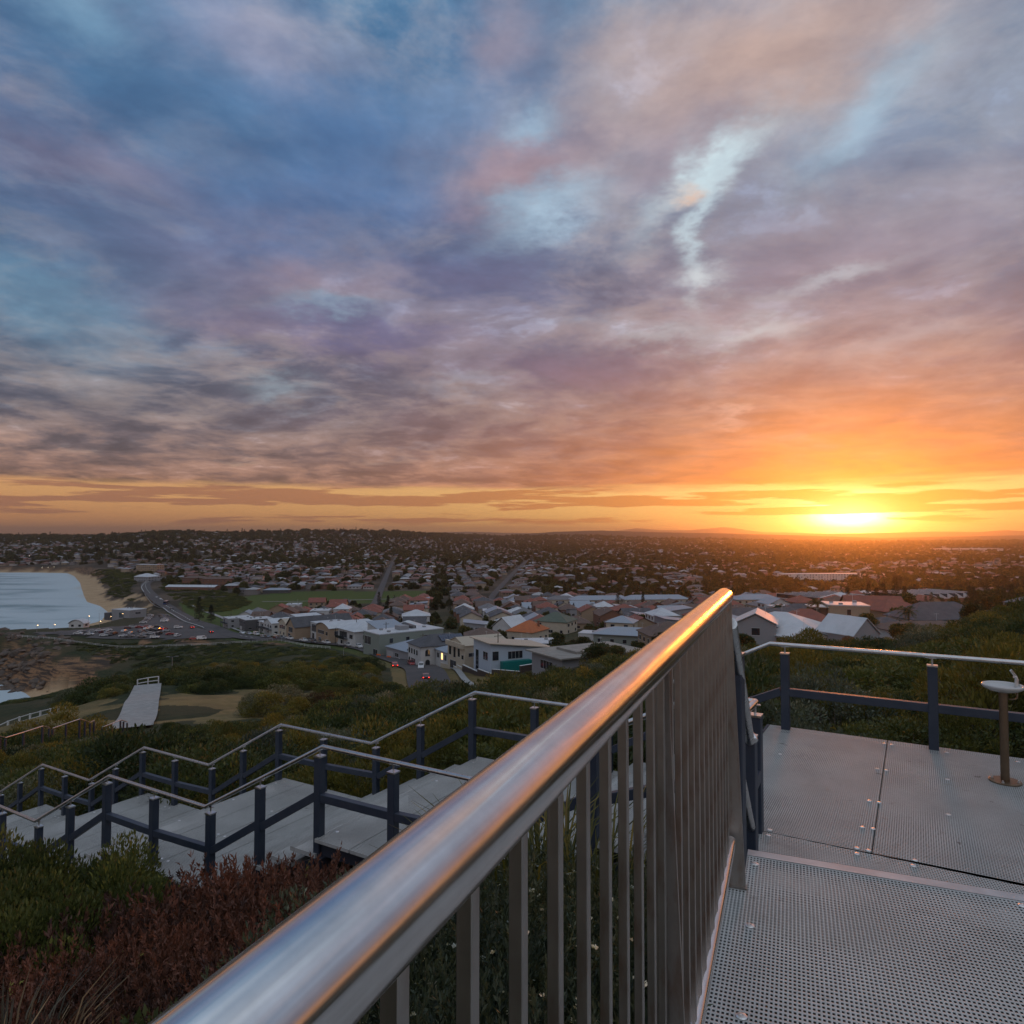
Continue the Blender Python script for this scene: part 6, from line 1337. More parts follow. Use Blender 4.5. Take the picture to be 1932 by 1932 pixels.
# woods and garden trees seen from afar, one uncountable mass
col_t = bpy.data.collections.new('tree_kinds'); tsrc = []
def low_tree(seed, r, h, n, L_, mt, cone=False):
    if cone: me, _ = pine_mesh(seed, h, r, n)
    else: me = foliage('far_crown', seed, r, r, h * .62, 16, n, L_, L_ * .7, mt, (.3, .5), .2, .9, .45)
    return me
for k, me in enumerate([low_tree(501, 4.2, 8, 1300, 1.2, ML_tree), low_tree(502, 5, 9, 1400, 1.3, ML_tree), low_tree(503, 3.4, 7, 1200, 1.0, ML_tree), low_tree(504, 3.2, 15, 2600, 1, ML_pine, True)]):
    o = bpy.data.objects.new('treekind_%02d' % k, me); col_t.objects.link(o)
gx = []; rs = np.random.default_rng(9)
def fill(y0, y1, sp, dens, size):
    ys = np.arange(y0, y1, sp)
    for yv in ys:
        xs = np.arange(-.82 * yv - 30, .80 * yv + 60, sp); x = xs + rs.uniform(-.5, .5, len(xs)) * sp; y = yv + rs.uniform(-.5, .5, len(xs)) * sp; k = rs.random(len(xs)) < dens; gx.append(np.stack([x[k], y[k], np.full(k.sum(), size)], 1))
fill(230, 700, 8.5, .5, .62); fill(700, 1500, 11.5, .62, .95); fill(1500, 3000, 18, .75, 1.4); fill(3000, 5600, 32, .75, 2.2)
gx = np.concatenate(gx); x, y, s = gx.T; px_ = 512 + FPX * x / y
wood = vnoise(x, y, 260, 81) * .6 + vnoise(x, y, 110, 82) * .4; hill = y / np.interp(px_, sky_px, sky_D)
keep = np.ones(len(x), bool); keep &= ~in_poly(x, y, PARK) & (seg_dist(x, y, ROAD_COAST) > 16) & (seg_dist(x, y, STREET_A) > 10) & (seg_dist(x, y, STREET_B) > 10) & ~in_poly(x, y, CARPARK)
fyv = np.interp(x, sorted([p[0] for p in front[:10]]), [p[1] for p in sorted(front[:10], key=lambda q: q[0])]); keep &= (y > fyv + 18) | (y > 560); keep &= ~((y < 760) & (px_ < 235)); keep &= shore_dist(x, y) > 75
dens = np.where(wood > .60, 1.0, .50) + np.where((px_ > 850) & (y > 330) & (y < 900), .6, 0) + np.where((hill > .85) & (px_ < 480), .5, 0) - np.where((hill > .5) & (hill < .85) & (px_ < 480), .18, 0) + np.where((px_ > 700) & (y > 620) & (y < 1300), .5, 0)
keep &= rs.random(len(x)) < dens
for a, b_, c in zip(kx, ky, kr): keep &= np.hypot(x - a, y - b_) > c * 1.0
x, y, s, px_ = x[keep], y[keep], s[keep], px_[keep]
from mathutils.kdtree import KDTree
kd = KDTree(len(X))
for i in range(len(X)): kd.insert((X[i], Y[i], 0), i)
kd.balance(); z = terrain(x, y); tp = []
for i in range(len(x)):
    if y[i] < 1500:
        dd = kd.find((x[i], y[i], 0))[2]
        if dd < 6.8: continue
    big = ((px_[i] > 850) and (330 < y[i] < 900)); cone = rs.random() < (.10 if not big else .35)
    sc = s[i] * rs.uniform(.6, 1.15) * (1.5 if big else 1); tp.append((x[i], y[i], z[i] - .3, 3 if cone else rs.integers(0, 3), sc if not cone else sc * .8, rs.uniform(.8, 1.1)))
instancer('woodland', tp, col_t, kind='stuff'); print('far trees', len(tp))

# ================================================================== CARS
PAINT = {'white': (.62, .63, .64), 'silver': (.36, .37, .39), 'grey': (.12, .125, .135), 'black': (.02, .02, .024), 'red': (.32, .02, .02), 'maroon': (.10, .012, .016), 'blue': (.03, .06, .16)}
MP = {k: mat('car_paint_' + k, c, .28, .15, coat=.8) for k, c in PAINT.items()}
M_tyre = mat('tyre', (.018, .018, .018), .9); M_tail = emit('tail_light', (1.0, .04, .02), 6.0); M_tail0 = mat('tail_lens', (.25, .01, .01), .3); M_head = mat('head_lens', (.6, .6, .6), .15)
def side_loft(b, prof, half, taper=.12, z_t=1.0):
    """extrude a side profile (y forward, z up) across the car, narrower above the waist"""
    def wx(z): return half * (1 - taper * max(0, (z - .85)) / .6)
    k = len(prof); vs = [(-wx(z), y, z) for y, z in prof] + [(wx(z), y, z) for y, z in prof]
    b.add(vs, [tuple(range(k)), tuple(range(k, 2 * k))[::-1]] + [(i, k + i, k + (i + 1) % k, (i + 1) % k) for i in range(k)])
BODY = {'hatch': ([(-2.05, .35), (-2.1, .75), (-1.95, 1.0), (-1.65, 1.46), (.25, 1.50), (1.0, 1.02), (1.95, .86), (2.1, .55), (2.05, .32)], [(-1.72, 1.02), (-1.50, 1.40), (.2, 1.43), (.82, 1.04)]),
        'sedan': ([(-2.3, .35), (-2.35, .9), (-1.6, 1.0), (-1.0, 1.43), (.35, 1.45), (1.15, .98), (2.15, .84), (2.3, .55), (2.25, .32)], [(-1.42, 1.0), (-.90, 1.37), (.3, 1.39), (.98, 1.01)]),
        'suv': ([(-2.3, .42), (-2.35, 1.0), (-2.2, 1.72), (.3, 1.76), (1.05, 1.16), (2.2, 1.06), (2.35, .7), (2.3, .42)], [(-2.05, 1.18), (-1.95, 1.63), (.24, 1.66), (.88, 1.18)]),
        'ute': ([(-2.6, .5), (-2.62, 1.05), (-.75, 1.08), (-.65, 1.68), (.5, 1.72), (1.2, 1.12), (2.35, 1.02), (2.5, .7), (2.45, .45)], [(-.58, 1.14), (-.52, 1.58), (.45, 1.62), (1.05, 1.13)]),
        'van': ([(-2.4, .4), (-2.45, 1.9), (1.4, 2.0), (2.2, 1.15), (2.4, .7), (2.35, .4)], [(.3, 1.2), (.35, 1.75), (1.35, 1.78), (1.9, 1.2)])}
CP = {}
def car_proto(kind, colr):
    pr, gl = BODY[kind]; o = empty('car' if kind != 'van' else 'van', label='x', cat='car' if kind != 'van' else 'van')
    b = MB(); side_loft(b, pr, .88); b.build('body', MP[colr], o)
    b = MB(); k = len(gl)
    side_loft(b, gl, .893, .125)
    y0, y1 = pr[4] if kind in ('hatch', 'sedan', 'ute') else pr[3] if kind == 'suv' else pr[2], pr[5] if kind in ('hatch', 'sedan', 'ute') else pr[4] if kind == 'suv' else pr[3]
    def sl(pa, pb, f0, f1):   # glass set on a sloping face
        A = np.array(pa); Bv = np.array(pb); p, q = A + (Bv - A) * f0, A + (Bv - A) * f1; nrm = np.array([(Bv - A)[1], -(Bv - A)[0]]); nrm = nrm / np.linalg.norm(nrm); nrm = nrm if nrm[1] > 0 else -nrm; p = p + nrm * .015; q = q + nrm * .015
        b.add([(-.66, p[0], p[1]), (.66, p[0], p[1]), (.70, q[0], q[1]), (-.70, q[0], q[1])], [(0, 1, 2, 3)])
    sl(y0, y1, .08, .92)
    rear = {'hatch': (pr[3], pr[2]), 'sedan': (pr[3], pr[2]), 'suv': (pr[2], pr[1]), 'ute': (pr[3], pr[2]), 'van': (pr[1], (pr[1][0], 1.0))}[kind]; sl(rear[0], rear[1], .12, .62 if kind in ('suv', 'van') else .85)
    b.build('windows', M_glass, o)
    wb = .62 * (pr[0][0]); 
    for sx in (-1, 1):
        for yy in (-1.35, 1.35):
            b = MB(); b.M = Matrix.Translation((sx * .80, yy, .33)) @ Matrix.Rotation(R(90), 4, 'Y'); b.lathe([(.2, -.11), (.33, -.10), (.33, .10), (.2, .11)], 14); b.build('wheel', M_tyre, o)
        b = MB(); ym = pr[0][0] - .06; zz = .85 if kind in ('hatch', 'sedan') else 1.0; b.box((sx * .72 - .13, ym - .03, zz - .10), (sx * .72 + .13, ym + .04, zz + .02)); b.build('tail_light', M_tail0, o)
        b = MB(); ym = max(p[0] for p in pr) - .12; b.box((sx * .66 - .15, ym, .60), (sx * .66 + .15, ym + .16, .74)); b.build('headlight', M_head, o)
    return o
def car(kind, colr, x, y, azdeg, label, group=None, lift=.38, tail=False):
    key = (kind, colr)
    if key not in CP: o = CP[key] = car_proto(kind, colr)
    else: o = copy_tree(CP[key])
    o.location = (x, y, tz(x, y) + lift); o.rotation_euler = (0, 0, -R(azdeg)); o['label'] = label
    if group: o['group'] = group
    elif 'group' in o: del o['group']
    if tail:
        for ch in o.children:
            if ch.name.startswith('tail_light'):
                m_ = ch.data.copy(); m_.materials[0] = M_tail; ch.data = m_
    return o
rc_ = random.Random(3)
# crop pixel -> picture pixel of the car-park close-up
cc = lambda a, b: ((300 + a / 2.76) / 4, (2350 + b / 2.76) / 4)
cars = [(35, 505, 'sedan', 'white', 80), (75, 490, 'hatch', 'white', 70), (115, 492, 'sedan', 'grey', 75), (160, 512, 'sedan', 'white', 85), (200, 482, 'hatch', 'silver', 70), (270, 474, 'sedan', 'white', 60), (305, 490, 'hatch', 'maroon', 20), (362, 494, 'hatch', 'silver', 15), (362, 466, 'sedan', 'white', 70), (355, 522, 'ute', 'grey', 65),
        (433, 508, 'suv', 'black', 5), (318, 526, 'hatch', 'white', 75), (543, 480, 'sedan', 'white', 0), (535, 532, 'sedan', 'white', 80), (602, 536, 'ute', 'grey', 80), (618, 502, 'hatch', 'silver', 0), (640, 436, 'suv', 'silver', 60), (580, 446, 'hatch', 'maroon', 60), (715, 436, 'sedan', 'red', 85), (730, 478, 'hatch', 'maroon', 10), (745, 486, 'hatch', 'grey', 10), (735, 540, 'ute', 'grey', 85), (765, 510, 'sedan', 'silver', 60),
        (790, 454, 'hatch', 'white', 5), (800, 430, 'hatch', 'red', 70), (835, 440, 'hatch', 'white', 5), (838, 506, 'hatch', 'silver', 70), (880, 548, 'suv', 'white', 80), (862, 468, 'sedan', 'black', 80), (905, 430, 'sedan', 'black', 70), (925, 462, 'hatch', 'black', 0), (930, 508, 'suv', 'black', 0), (965, 446, 'hatch', 'blue', 10), (988, 456, 'hatch', 'red', 10), (1010, 476, 'hatch', 'silver', 40), (1048, 512, 'sedan', 'red', 60), (1140, 440, 'suv', 'white', 80), (1133, 530, 'suv', 'white', 5), (1310, 565, 'hatch', 'red', 70), (1400, 562, 'van', 'white', 75),
        (755, 385, 'sedan', 'white', 75), (775, 372, 'hatch', 'grey', 75), (790, 358, 'sedan', 'grey', 75), (800, 345, 'hatch', 'silver', 75), (815, 330, 'sedan', 'silver', 75), (828, 318, 'hatch', 'black', 75), (835, 306, 'hatch', 'white', 75), (985, 372, 'suv', 'white', 80), (1000, 360, 'hatch', 'white', 80), (990, 346, 'sedan', 'silver', 80), (970, 332, 'hatch', 'grey', 80), (965, 320, 'sedan', 'black', 80), (955, 310, 'hatch', 'black', 80), (1008, 308, 'hatch', 'grey', 80), (875, 175, 'suv', 'silver', -15), (945, 128, 'hatch', 'white', -20), (960, 136, 'sedan', 'silver', -20), (1065, 232, 'sedan', 'grey', -50)]
def onterr(px_, py_, guess):
    D = guess
    for _ in range(12):
        x, y, _z = at(px_, py_, D); z = tz(x, y) + .6; D = .5 * D + .5 * (CAMZ - z) / max(1e-3, -ray(px_, py_)[2]) * 1.0
    return at(px_, py_, D)[:2]
first = True
for i, (a, b_, k, c, az_) in enumerate(cars):
    p = cc(a, b_); x, y = onterr(p[0], p[1], 400)
    nm = {'hatch': 'hatchback', 'sedan': 'saloon car', 'suv': 'tall estate car', 'ute': 'pickup', 'van': 'van'}[k]
    if i == 33: car(k, c, x, y, az_, 'small red hatchback with its red tail lights glowing in the middle of the car park', tail=True, lift=.35)
    elif (a, b_) == (1400, 562): car(k, c, x, y, az_, 'white van parked by the white fence at the right end of the car park', lift=.35)
    elif (a, b_) == (1310, 565): car(k, c, x, y, az_, 'red hatchback parked by the fence beside the white van', lift=.35)
    elif b_ < 240: car(k, c, x, y, az_, c + ' ' + nm + ' on the coast road beyond the crossing', 'cars on the coast road', lift=.4)
    elif b_ < 400: car(k, c, x, y, az_, c + ' ' + nm + (' in the left row' if a < 880 else ' in the right row') + ' of angled bays behind the car park', 'cars in the angled bays', lift=.45)
    else: car(k, c, x, y, az_, c + ' ' + nm + (', sea end of the clifftop car park' if a < 480 else ', middle of the clifftop car park' if a < 1020 else ', right of the clifftop car park'), 'cars in the clifftop car park', lift=.35)
# bus
bx, by = onterr(*cc(1005, 178), 640); o = empty('bus', (bx, by, tz(bx, by) + .4), R(15), label='blue-grey bus driving on the coast road by the park', cat='bus')
b = MB(); b.bar((0, -5.5, 1.75), (0, 5.5, 1.75), 2.5, 2.8, bev=.15); b.build('body', MP['blue'], o)
b = MB(); b.box((-1.262, -5, 1.6), (1.262, 5, 2.6)); b.box((-1.1, -5.52, 1.5), (1.1, 5.52, 2.8)); b.build('windows', M_glass, o)
for sx in (-1, 1):
    for yy in (-3.4, 3.4): b = MB(); b.M = Matrix.Translation((sx * 1.1, yy, .45)) @ Matrix.Rotation(R(90), 4, 'Y'); b.lathe([(.25, -.15), (.46, -.14), (.46, .14), (.25, .15)], 12); b.build('wheel', M_tyre, o)
# along the street of houses
c2 = lambda a, b: ((900 + a / 2.76) / 4, (2350 + b / 2.76) / 4)
street = [(188, 500, 'sedan', 'white', 'white saloon car parked at the park end of the street'), (265, 508, 'hatch', 'silver', 'silver hatchback parked beside the white minivan on the street'), (345, 515, 'van', 'white', 'white minivan parked before the small flat-roofed house'), (425, 540, 'hatch', 'silver', 'silver hatchback parked on the street before the framed balconies'), (465, 540, 'sedan', 'grey', 'grey saloon parked right behind the silver hatchback'),
          (565, 555, 'hatch', 'maroon', 'maroon hatchback on the street before the low cream fence'), (615, 556, 'suv', 'grey', 'grey tall estate car on the street before the cream fence'), (712, 562, 'ute', 'white', 'white pickup parked before the curved-roof cream house'), (868, 585, 'ute', 'white', 'white pickup with canopy parked before the pale tower-front house'), (985, 600, 'sedan', 'grey', 'grey saloon parked before the steep dark gable'), (1118, 608, 'ute', 'white', 'white pickup parked before the glass-fronted white house'), (1358, 635, 'ute', 'white', 'white pickup parked before the large hip-roofed white house'), (1480, 655, 'suv', 'white', 'white estate car parked by the power pole, half behind the bushes')]
def road_az(x, y):
    c = resample(ROAD_COAST[:9], 4); k = int(np.argmin(np.hypot(c[:, 0] - x, c[:, 1] - y))); k = min(max(k, 1), len(c) - 2); d = c[k + 1] - c[k - 1]; return math.degrees(math.atan2(d[0], d[1]))
for a, b_, k, c, lb in street:
    p = c2(a, b_); x, y = onterr(p[0], p[1], 320); car(k, c, x, y, road_az(x, y) + 180, lb, 'cars parked along the street of houses', lift=.42)
c3 = lambda a, b: ((1500 + a / 2.76) / 4, (2400 + b / 2.76) / 4)
x, y = onterr(*c3(510, 745), 225); car('suv', 'white', x, y, road_az(x, y) + 188, 'white off-road car parked on the near street, facing the viewer', lift=.42)
x, y = onterr(*c3(400, 700), 240); car('hatch', 'red', x, y, road_az(x, y) + 180, 'red hatchback parked right behind the white off-road car', lift=.42)
x, y = onterr(*c3(215, 730), 236); car('hatch', 'red', x, y, road_az(x, y), 'red car with glowing tail lights driving down the near street behind a bush', lift=.42, tail=True)
x, y = onterr(*c3(560, 850), 200); car('sedan', 'maroon', x, y, road_az(x, y), 'dark red saloon with glowing tail lights driving down the near street', lift=.42, tail=True)
for a, b_, c in ((1290, 440, 'red'), (1500, 490, 'maroon'), (900, 110, 'white')):
    x, y = onterr(*cc(a, b_), 430); car('hatch', c, x, y, road_az(x, y), c + ' hatchback ' + ('rounding the bend by the car park' if a == 1290 else 'on the bend before the houses' if a == 1500 else 'coming along the coast road from the far beach'), lift=.42, tail=(c != 'white'))

# ================================================================== FENCES, LAMPS, POLES
M_white = mat('white_paint', (.60, .60, .60), .55); M_pole = mat('timber_pole', (.10, .085, .07), .9); M_lampm = mat('lamp_metal', (.34, .34, .35), .45, .5); M_glow = emit('lamp_glow', (1.0, .62, .28), 14.0)
def fence(label, pts, h, gap, rails, pw=.10, z_off=0.0, m_=None, name='fence', smoothed=True, hts=None):
    m_ = m_ or M_white
    c = resample(pts, gap) if smoothed else np.array(pts); o = empty(name, (0, 0, 0), label=label, cat='fence'); zz = terrain(c[:, 0], c[:, 1]) + z_off if hts is None else np.array(hts)
    p0 = None; b = MB(); b.bar((0, 0, -.3), (0, 0, h), pw, pw, up=(0, 1, 0)); n = len(c)
    for i, (x, y) in enumerate(c[:100]):
        if p0 is None: p0 = b.build('post', m_, o); q = p0
        else: q = p0.copy(); COL.objects.link(q); q.parent = o
        q.location = (x, y, zz[i])
    for rh in rails:
        b = MB()
        for i in range(n - 1): b.bar((c[i][0], c[i][1], zz[i] + rh), (c[i + 1][0], c[i + 1][1], zz[i + 1] + rh), .07, .11)
        b.build('rail', m_, o)
    return o
fence('long white rail fence along the clifftop edge of the car park', gp((12, 636.8, 388), (60, 638.3, 373), (110, 639.8, 366), (160, 641.5, 358), (200, 642.5, 352), (250, 642.3, 350)), 1.2, 4.2, (.55, 1.1))
fence('white rail fence continuing beside the street of houses', gp((252, 642.5, 349), (278, 644, 334), (308, 648, 306), (330, 652, 288)), 1.1, 4.2, (.5, 1.0))
fence('near white rail fence on the grassy cliff edge at the far left', gp((-20, 729.5, 88), (8, 723, 95), (30, 718, 99), (50, 713, 102), (66, 709.5, 105)), 1.45, 4.6, (.7, 1.38), pw=.2)
pf = [np.array(at(137.5, 683.5, 99)[:2]), np.array(at(148, 683, 99.3)[:2]), np.array(at(158.5, 682.8, 99.5)[:2])]
fence('short white railing across the far end of the concrete path', pf, 1.1, 2, (.5, 1.05), pw=.12, z_off=.3, smoothed=False)
def lamp(label, px_, py_, D, h, lit=False, arm=1.2, name='street_lamp', group=None, two=False):
    x, y = HP(px_, py_, D); o = empty(name, (x, y, tz(x, y)), random.uniform(-.3, .3), label=label, cat='street lamp', group=group); b = MB(); b.tube([(0, 0, -.4), (0, 0, h)], .07, 8, radii=[.10, .06]); b.build('pole', M_lampm, o)
    for s in ((-1, 1) if two else (1,)):
        b = MB(); b.tube([(0, 0, h - .1), (s * arm, 0, h + .25 * (1 if s > 0 else -.3))], .04, 6); b.bar((s * arm * .7, 0, h + .2 * (1 if s > 0 else -.2)), (s * arm * 1.35, 0, h + .28 * (1 if s > 0 else -.35)), .3, .08); hd = b.build('lamp_head', M_lampm, o)
        if lit: b = MB(); b.box((s * arm * .75, -.2, h - .08), (s * arm * 1.25, .2, h + .02)); b.build('lamp_glass', M_glow, hd)
    return o
lamp('slim grey solar lamp with two flat heads standing above the cliff slope', 172, 676, 196, 5.3, two=True, arm=1.5)
lamp('slim pole lamp rising from the dark bushes before the street', 343.5, 668, 215, 6, arm=.5)
for i, (a, b_, D, lit) in enumerate([(36.8, 634, 400, True), (54, 633.6, 402, True), (88, 632, 420, True), (99, 629.5, 445, False), (99.5, 632, 425, True), (110, 628, 470, True), (122, 624, 500, True), (131, 622, 515, True)]):
    lamp(['first small lit lamp at the sea end of the car park', 'second small lit lamp at the sea end of the car park', 'tall lit lamp at the sea edge of the car park', 'tall unlit post beside the kiosk', 'small lit lamp behind the kiosk', 'lit lamp on the ramp above the kiosk', 'lit lamp on the ramp below the surf club', 'lit lamp beside the surf club'][i], a, b_, D, 4.2 if i in (0, 1) else 7.5 if i in (2, 3) else 4, lit=lit, arm=.5)
def pole(label, px_, py_, D, h, group='timber power poles'):
    x, y = HP(px_, py_, D); o = empty('power_pole', (x, y, tz(x, y)), R(30), label=label, cat='power pole', group=group)
    b = MB(); b.tube([(0, 0, -.6), (0, 0, h)], .16, 8, radii=[.2, .13]); b.build('pole', M_pole, o); b = MB(); b.bar((-1.2, 0, h - .7), (1.2, 0, h - .7), .12, .14); b.build('crossarm', M_pole, o)
for i, (p, bs, top, D) in enumerate([(c3(1358, 0)[0], c3(0, 858)[1], c3(0, 440)[1], 190), (c3(528, 0)[0], c3(0, 680)[1], c3(0, 400)[1], 238), (c3(120, 0)[0], c3(0, 610)[1], c3(0, 300)[1], 268), (c2(1450, 0)[0], c2(0, 640)[1], c2(0, 375)[1], 305), (c2(978, 0)[0], c2(0, 575)[1], c2(0, 350)[1], 345), (c2(616, 0)[0], c2(0, 528)[1], c2(0, 345)[1], 380), (c2(328, 0)[0], c2(0, 490)[1], c2(0, 322)[1], 415), (c2(68, 0)[0], c2(0, 440)[1], c2(0, 330)[1], 450)]):
    pole(['tall timber power pole before the teal-walled house', 'timber power pole left of the arched white house', 'timber power pole before the sage building', 'timber power pole before the hip-roofed white house', 'timber power pole before the steep dark gable', 'timber power pole before the open framed balconies', 'timber power pole before the charcoal box house', 'timber power pole at the park end of the street'][i], p, bs, D, (bs - top) / FPX * D + .5)
for i, (a, b0, D, h) in enumerate([(182, 612, 560, 9), (194.5, 618, 510, 8), (214, 606, 600, 13), (208, 596, 760, 14), (211, 595, 780, 14), (308, 596, 760, 12)]):
    x, y = HP(a, b0, D); o = empty('light_pole', (x, y, tz(x, y)), 0, label=['pole on the park edge by the crossing', 'pole on the park edge before the pines', 'tall floodlight pole standing in the park', 'far floodlight pole left of a close pair', 'far floodlight pole right of a close pair', 'thin pole behind the park by the blue-roofed pavilion'][i], cat='light pole', group='poles round the park'); b = MB(); b.tube([(0, 0, -.5), (0, 0, h)], .12, 6); b.build('pole', M_pole, o); b = MB(); b.bar((-.8, 0, h), (.8, 0, h), .2, .25); b.build('lamp_head', M_lampm, o)
# second run of stairs on the slope below, seen as a thin handrail line above the bushes
d1 = lambda a, b: (a / 1.38 / 4, (2000 + b / 1.38) / 4)
def hill_rail(label, pts, D0, D1):
    o = empty('slope_railing', label=label, cat='railing', group='handrails of the lower stairs'); P = []
    for i, (a, b_) in enumerate(pts): p = d1(a, b_); P.append(Vector(at(p[0], p[1], D0 + (D1 - D0) * i / (len(pts) - 1))))
    b = MB(); b.tube(P, .035, 8); b.build('handrail', M_steel, o)
    for p in P:
        g = tz(p.x, p.y); b = MB(); b.bar((p.x, p.y, g - .2), (p.x, p.y, p.z - .08), .10, .10, up=(0, 1, 0)); b.build('post', M_navy, o)
hill_rail('lower stairs handrail, nearest run at the far left edge', [(-60, 1300), (0, 1306), (30, 1312), (130, 1282), (235, 1248), (272, 1256)], 36, 44)
hill_rail('lower stairs handrail, middle run climbing beside the lawn', [(290, 1260), (365, 1234), (440, 1209), (470, 1217), (498, 1228), (520, 1216)], 45, 51)
hill_rail('lower stairs handrail meeting the foot of the concrete path', [(562, 1255), (615, 1234), (665, 1214), (682, 1218), (702, 1226)], 52, 56)
# garden walls and building-site barriers along the near street
def wall(label, pts, h, th, mt, cat='wall', name='garden_wall'):
    o = empty(name, label=label, cat=cat); b = MB()
    for p, q in zip(pts[:-1], pts[1:]): z = min(tz(*p), tz(*q)); b.bar((p[0], p[1], z + h / 2 - .6), (q[0], q[1], z + h / 2 - .6), th, h + 1.2)
    b.build('wall', mt, o); b = MB()
    for p, q in zip(pts[:-1], pts[1:]): z = min(tz(*p), tz(*q)); b.bar((p[0], p[1], z + h + .05), (q[0], q[1], z + h + .05), th + .1, .08)
    b.build('coping', M_fasc, o)
wall('low cream garden wall before the beige modern house', gp((441, 666, 216), (452, 665, 212), (457, 669, 206), (462, 671, 202)), 1.5, .3, WALLS['cream'])
wall('dark clipped hedge-topped wall before the teal-walled house', gp((463, 672, 200), (478, 678, 190), (492, 682, 183), (520, 678, 180), (538, 673, 184)), 1.9, .5, WALLS['dark'])
wall('white garden wall before the large hip-roofed white house', gp((338, 642, 306), (352, 644, 296)), 1.6, .3, WALLS['white']); wall('cream garden wall before the framed balconies', gp((274, 635.5, 372), (288, 637.5, 355)), 1.5, .3, WALLS['cream'])
M_orange = mat('orange_plastic', (.75, .13, .02), .5)
for i, (a, b_) in enumerate([(40, 600), (68, 592), (155, 622), (180, 615), (255, 608), (302, 600), (350, 616)]):
    x, y = onterr(*c3(a, b_), 250); o = empty('barrier' if i < 4 else 'traffic_cone', (x, y, tz(x, y)), R(-30), label='orange ' + ('barrier' if i < 4 else 'traffic cone') + [' at the left end of the roadworks', ' behind the leftmost one in the roadworks', ' in the middle of the roadworks', ' right of the middle one in the roadworks', ' beside the site fence', ' farthest up the footpath', ' nearest the red hatchback'][i], cat='barrier' if i < 4 else 'traffic cone')
    b = MB()
    if i < 4: b.box((-.9, -.04, .6), (.9, .04, 1.0)); b.build('board', M_orange, o); b = MB(); [b.bar((s * .7, -.3, 0), (s * .7, .02, 1.0), .08, .06) or b.bar((s * .7, .3, 0), (s * .7, .02, 1.0), .08, .06) for s in (-1, 1)]; b.build('legs', M_orange, o)
    else: b.lathe([(.26, .03), (.22, .06), (.05, .95), (.02, .97)], 12); b.build('cone', M_orange, o); b = MB(); b.box((-.32, -.32, 0), (.32, .32, .028)); b.build('base', M_tyre, o)
# far radio masts on the ridge
for i, (a, b0, t_, D, lb) in enumerate([(356.0, 533.2, 526.6, 3300, 'taller lattice radio mast on the far ridge'), (352.6, 533.2, 528.6, 3300, 'shorter radio mast beside the tall one on the far ridge'), (141.5, 533, 529.9, 2500, 'tank and short mast on the highest point of the left hill'), (616, 531, 528.4, 7200, 'faint mast on the wooded far ridge')]):
    x, y, z = at(a, b0, D); h = (b0 - t_) / FPX * D; o = empty('radio_mast', (x, y, z - 4), 0, label=lb, cat='radio mast'); w = 3.0
    b = MB(); [b.tube([(sx * w, sy * w, 0), (sx * .6, sy * .6, h + 4)], .45, 4) for sx in (-1, 1) for sy in (-1, 1)]; b.build('mast', M_pole, o)
    b = MB(); [b.bar((-w * (1 - .8 * k / 6), 0, h * k / 6 + 4), (w * (1 - .8 * k / 6), 0, h * k / 6 + 4), 1.0, .8) for k in range(1, 7)]; b.build('crossarm', M_pole, o)
# distant lit street lights
ln = 0
for a, b_, D in [(395.4, 565.5, 1560), (502.5, 574.2, 1150), (646, 545, 5200), (655, 545, 5200), (566, 566.4, 1650), (581, 566.6, 1640), (623.6, 546, 4800), (885, 544.8, 4700), (895, 545.2, 4600), (908, 545.0, 4600), (917, 545.4, 4500), (925, 546, 4400), (932, 545.8, 4400), (945, 546, 4400), (975, 575, 1300), (983, 574, 1320), (989, 573, 1350), (42, 574, 1390), (48, 574, 1390), (54, 574, 1390), (29, 567, 1700)]:
    x, y, z = at(a, b_, D); g = tz(x, y); h = max(z - g, 5); s = D / 2600; o = empty('street_lamp', (x, y, g), 0, label='tiny lit lamp ' + ('far out on the right-hand plain' if a > 870 and b_ < 550 else 'on the sports ground' if a > 970 else 'by the far beach' if a < 60 else 'out in the middle of the town'), cat='street lamp', group='far lit lamps')
    b = MB(); b.tube([(0, 0, -1), (0, 0, h)], .15 * s + .05, 5); b.build('pole', M_lampm, o); b = MB(); b.bar((-.9 * s, 0, h), (.9 * s, 0, h), .8 * s, .5 * s); b.build('lamp_head', emit('far_lamp_glow', (1, .86, .62), 3.5) if ln == 0 else bpy.data.materials['far_lamp_glow'], o); ln = 1

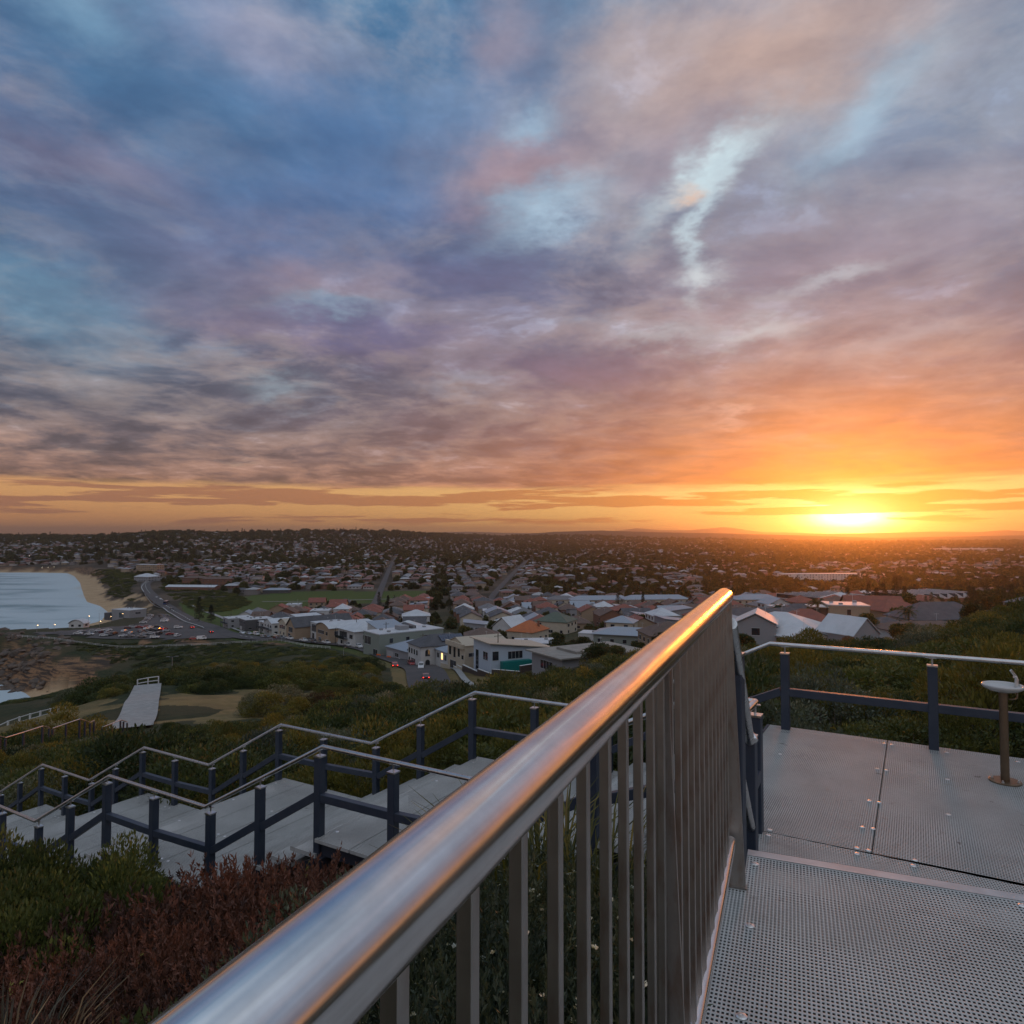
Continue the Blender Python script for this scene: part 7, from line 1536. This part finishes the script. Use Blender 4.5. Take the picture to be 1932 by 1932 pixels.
# boulders at the foot of the headland
M_rock = mat('shore_rock', (.075, .060, .050), .9, noise=(.6, (.15, .10, .07), .8), bump=(3, .8))
col_r = bpy.data.collections.new('rock_kinds')
for k in range(4):
    rs_ = np.random.default_rng(600 + k); import bmesh; bm = bmesh.new(); bmesh.ops.create_icosphere(bm, subdivisions=2, radius=1.0)
    ax = norm(rs_.normal(size=(9, 3))); cut = rs_.uniform(.45, .8, 9)
    for v in bm.verts:
        p = np.array(v.co)
        for a_, c_ in zip(ax, cut):
            e_ = p @ a_
            if e_ > c_: p = p - a_ * (e_ - c_)
        v.co = p * np.array([1.2, .9, .6])
    me = bpy.data.meshes.new('boulder'); bm.to_mesh(me); bm.free(); me.materials.append(M_rock); o = bpy.data.objects.new('rockkind_%d' % k, me); col_r.objects.link(o)
rs = np.random.default_rng(77); rx, ry = rs.uniform(-400, -140, 6000), rs.uniform(255, 440, 6000); d = shore_dist(rx, ry); k = (d > -5) & (d < 34) & (rs.random(6000) < np.clip(1.1 - d / 34, .1, 1)) & ~((ry > 262) & (ry < 327) & (d < 14)) & ((rx < -235) | (d < 8)); rx, ry, d = rx[k], ry[k], d[k]; rz = terrain(rx, ry)
instancer('boulders', [(rx[i], ry[i], rz[i], rs.integers(0, 4), rs.uniform(.4, 1.0) ** 2 * 3.4, rs.uniform(.6, 1.4)) for i in range(len(rx))], col_r, kind='stuff')
# ------------------------------------------------------------------ labels that single each thing out
ORD = ['first', 'second', 'third', 'fourth', 'fifth', 'sixth', 'seventh', 'eighth', 'ninth', 'tenth', 'eleventh', 'twelfth', 'thirteenth', 'fourteenth', 'fifteenth', 'sixteenth']
bylab = {}
for o in COL.objects:
    if o.parent is None and 'label' in o: bylab.setdefault(o['label'], []).append(o)
ROWN = {1: [''], 2: ['front row, ', 'back row, '], 3: ['front row, ', 'middle row, ', 'back row, '], 4: ['front row, ', 'second row, ', 'third row, ', 'back row, ']}
for lab, os_ in bylab.items():
    n = len(os_)
    if n < 2 or len(lab.split()) > 13: 
        if n < 2: continue
    nr = 1 if n <= 6 else 2 if n <= 20 else 3 if n <= 33 else 4
    bear = lambda o: o.location.x / max(o.location.y, .5)
    os_.sort(key=lambda o: o.location.length_squared if False else (o.location.x ** 2 + o.location.y ** 2)); per = math.ceil(n / nr)
    room = 16 - len(lab.split())
    for r_ in range(nr):
        row_ = sorted(os_[r_ * per:(r_ + 1) * per], key=bear)
        for i, o in enumerate(row_):
            t_ = ROWN[nr][r_] + (ORD[i] if i < 16 else '%dth' % (i + 1)) + ' from left'
            if len(t_.split()) <= room: o['label'] = lab + ', ' + t_
print('objects', len(bpy.data.objects))
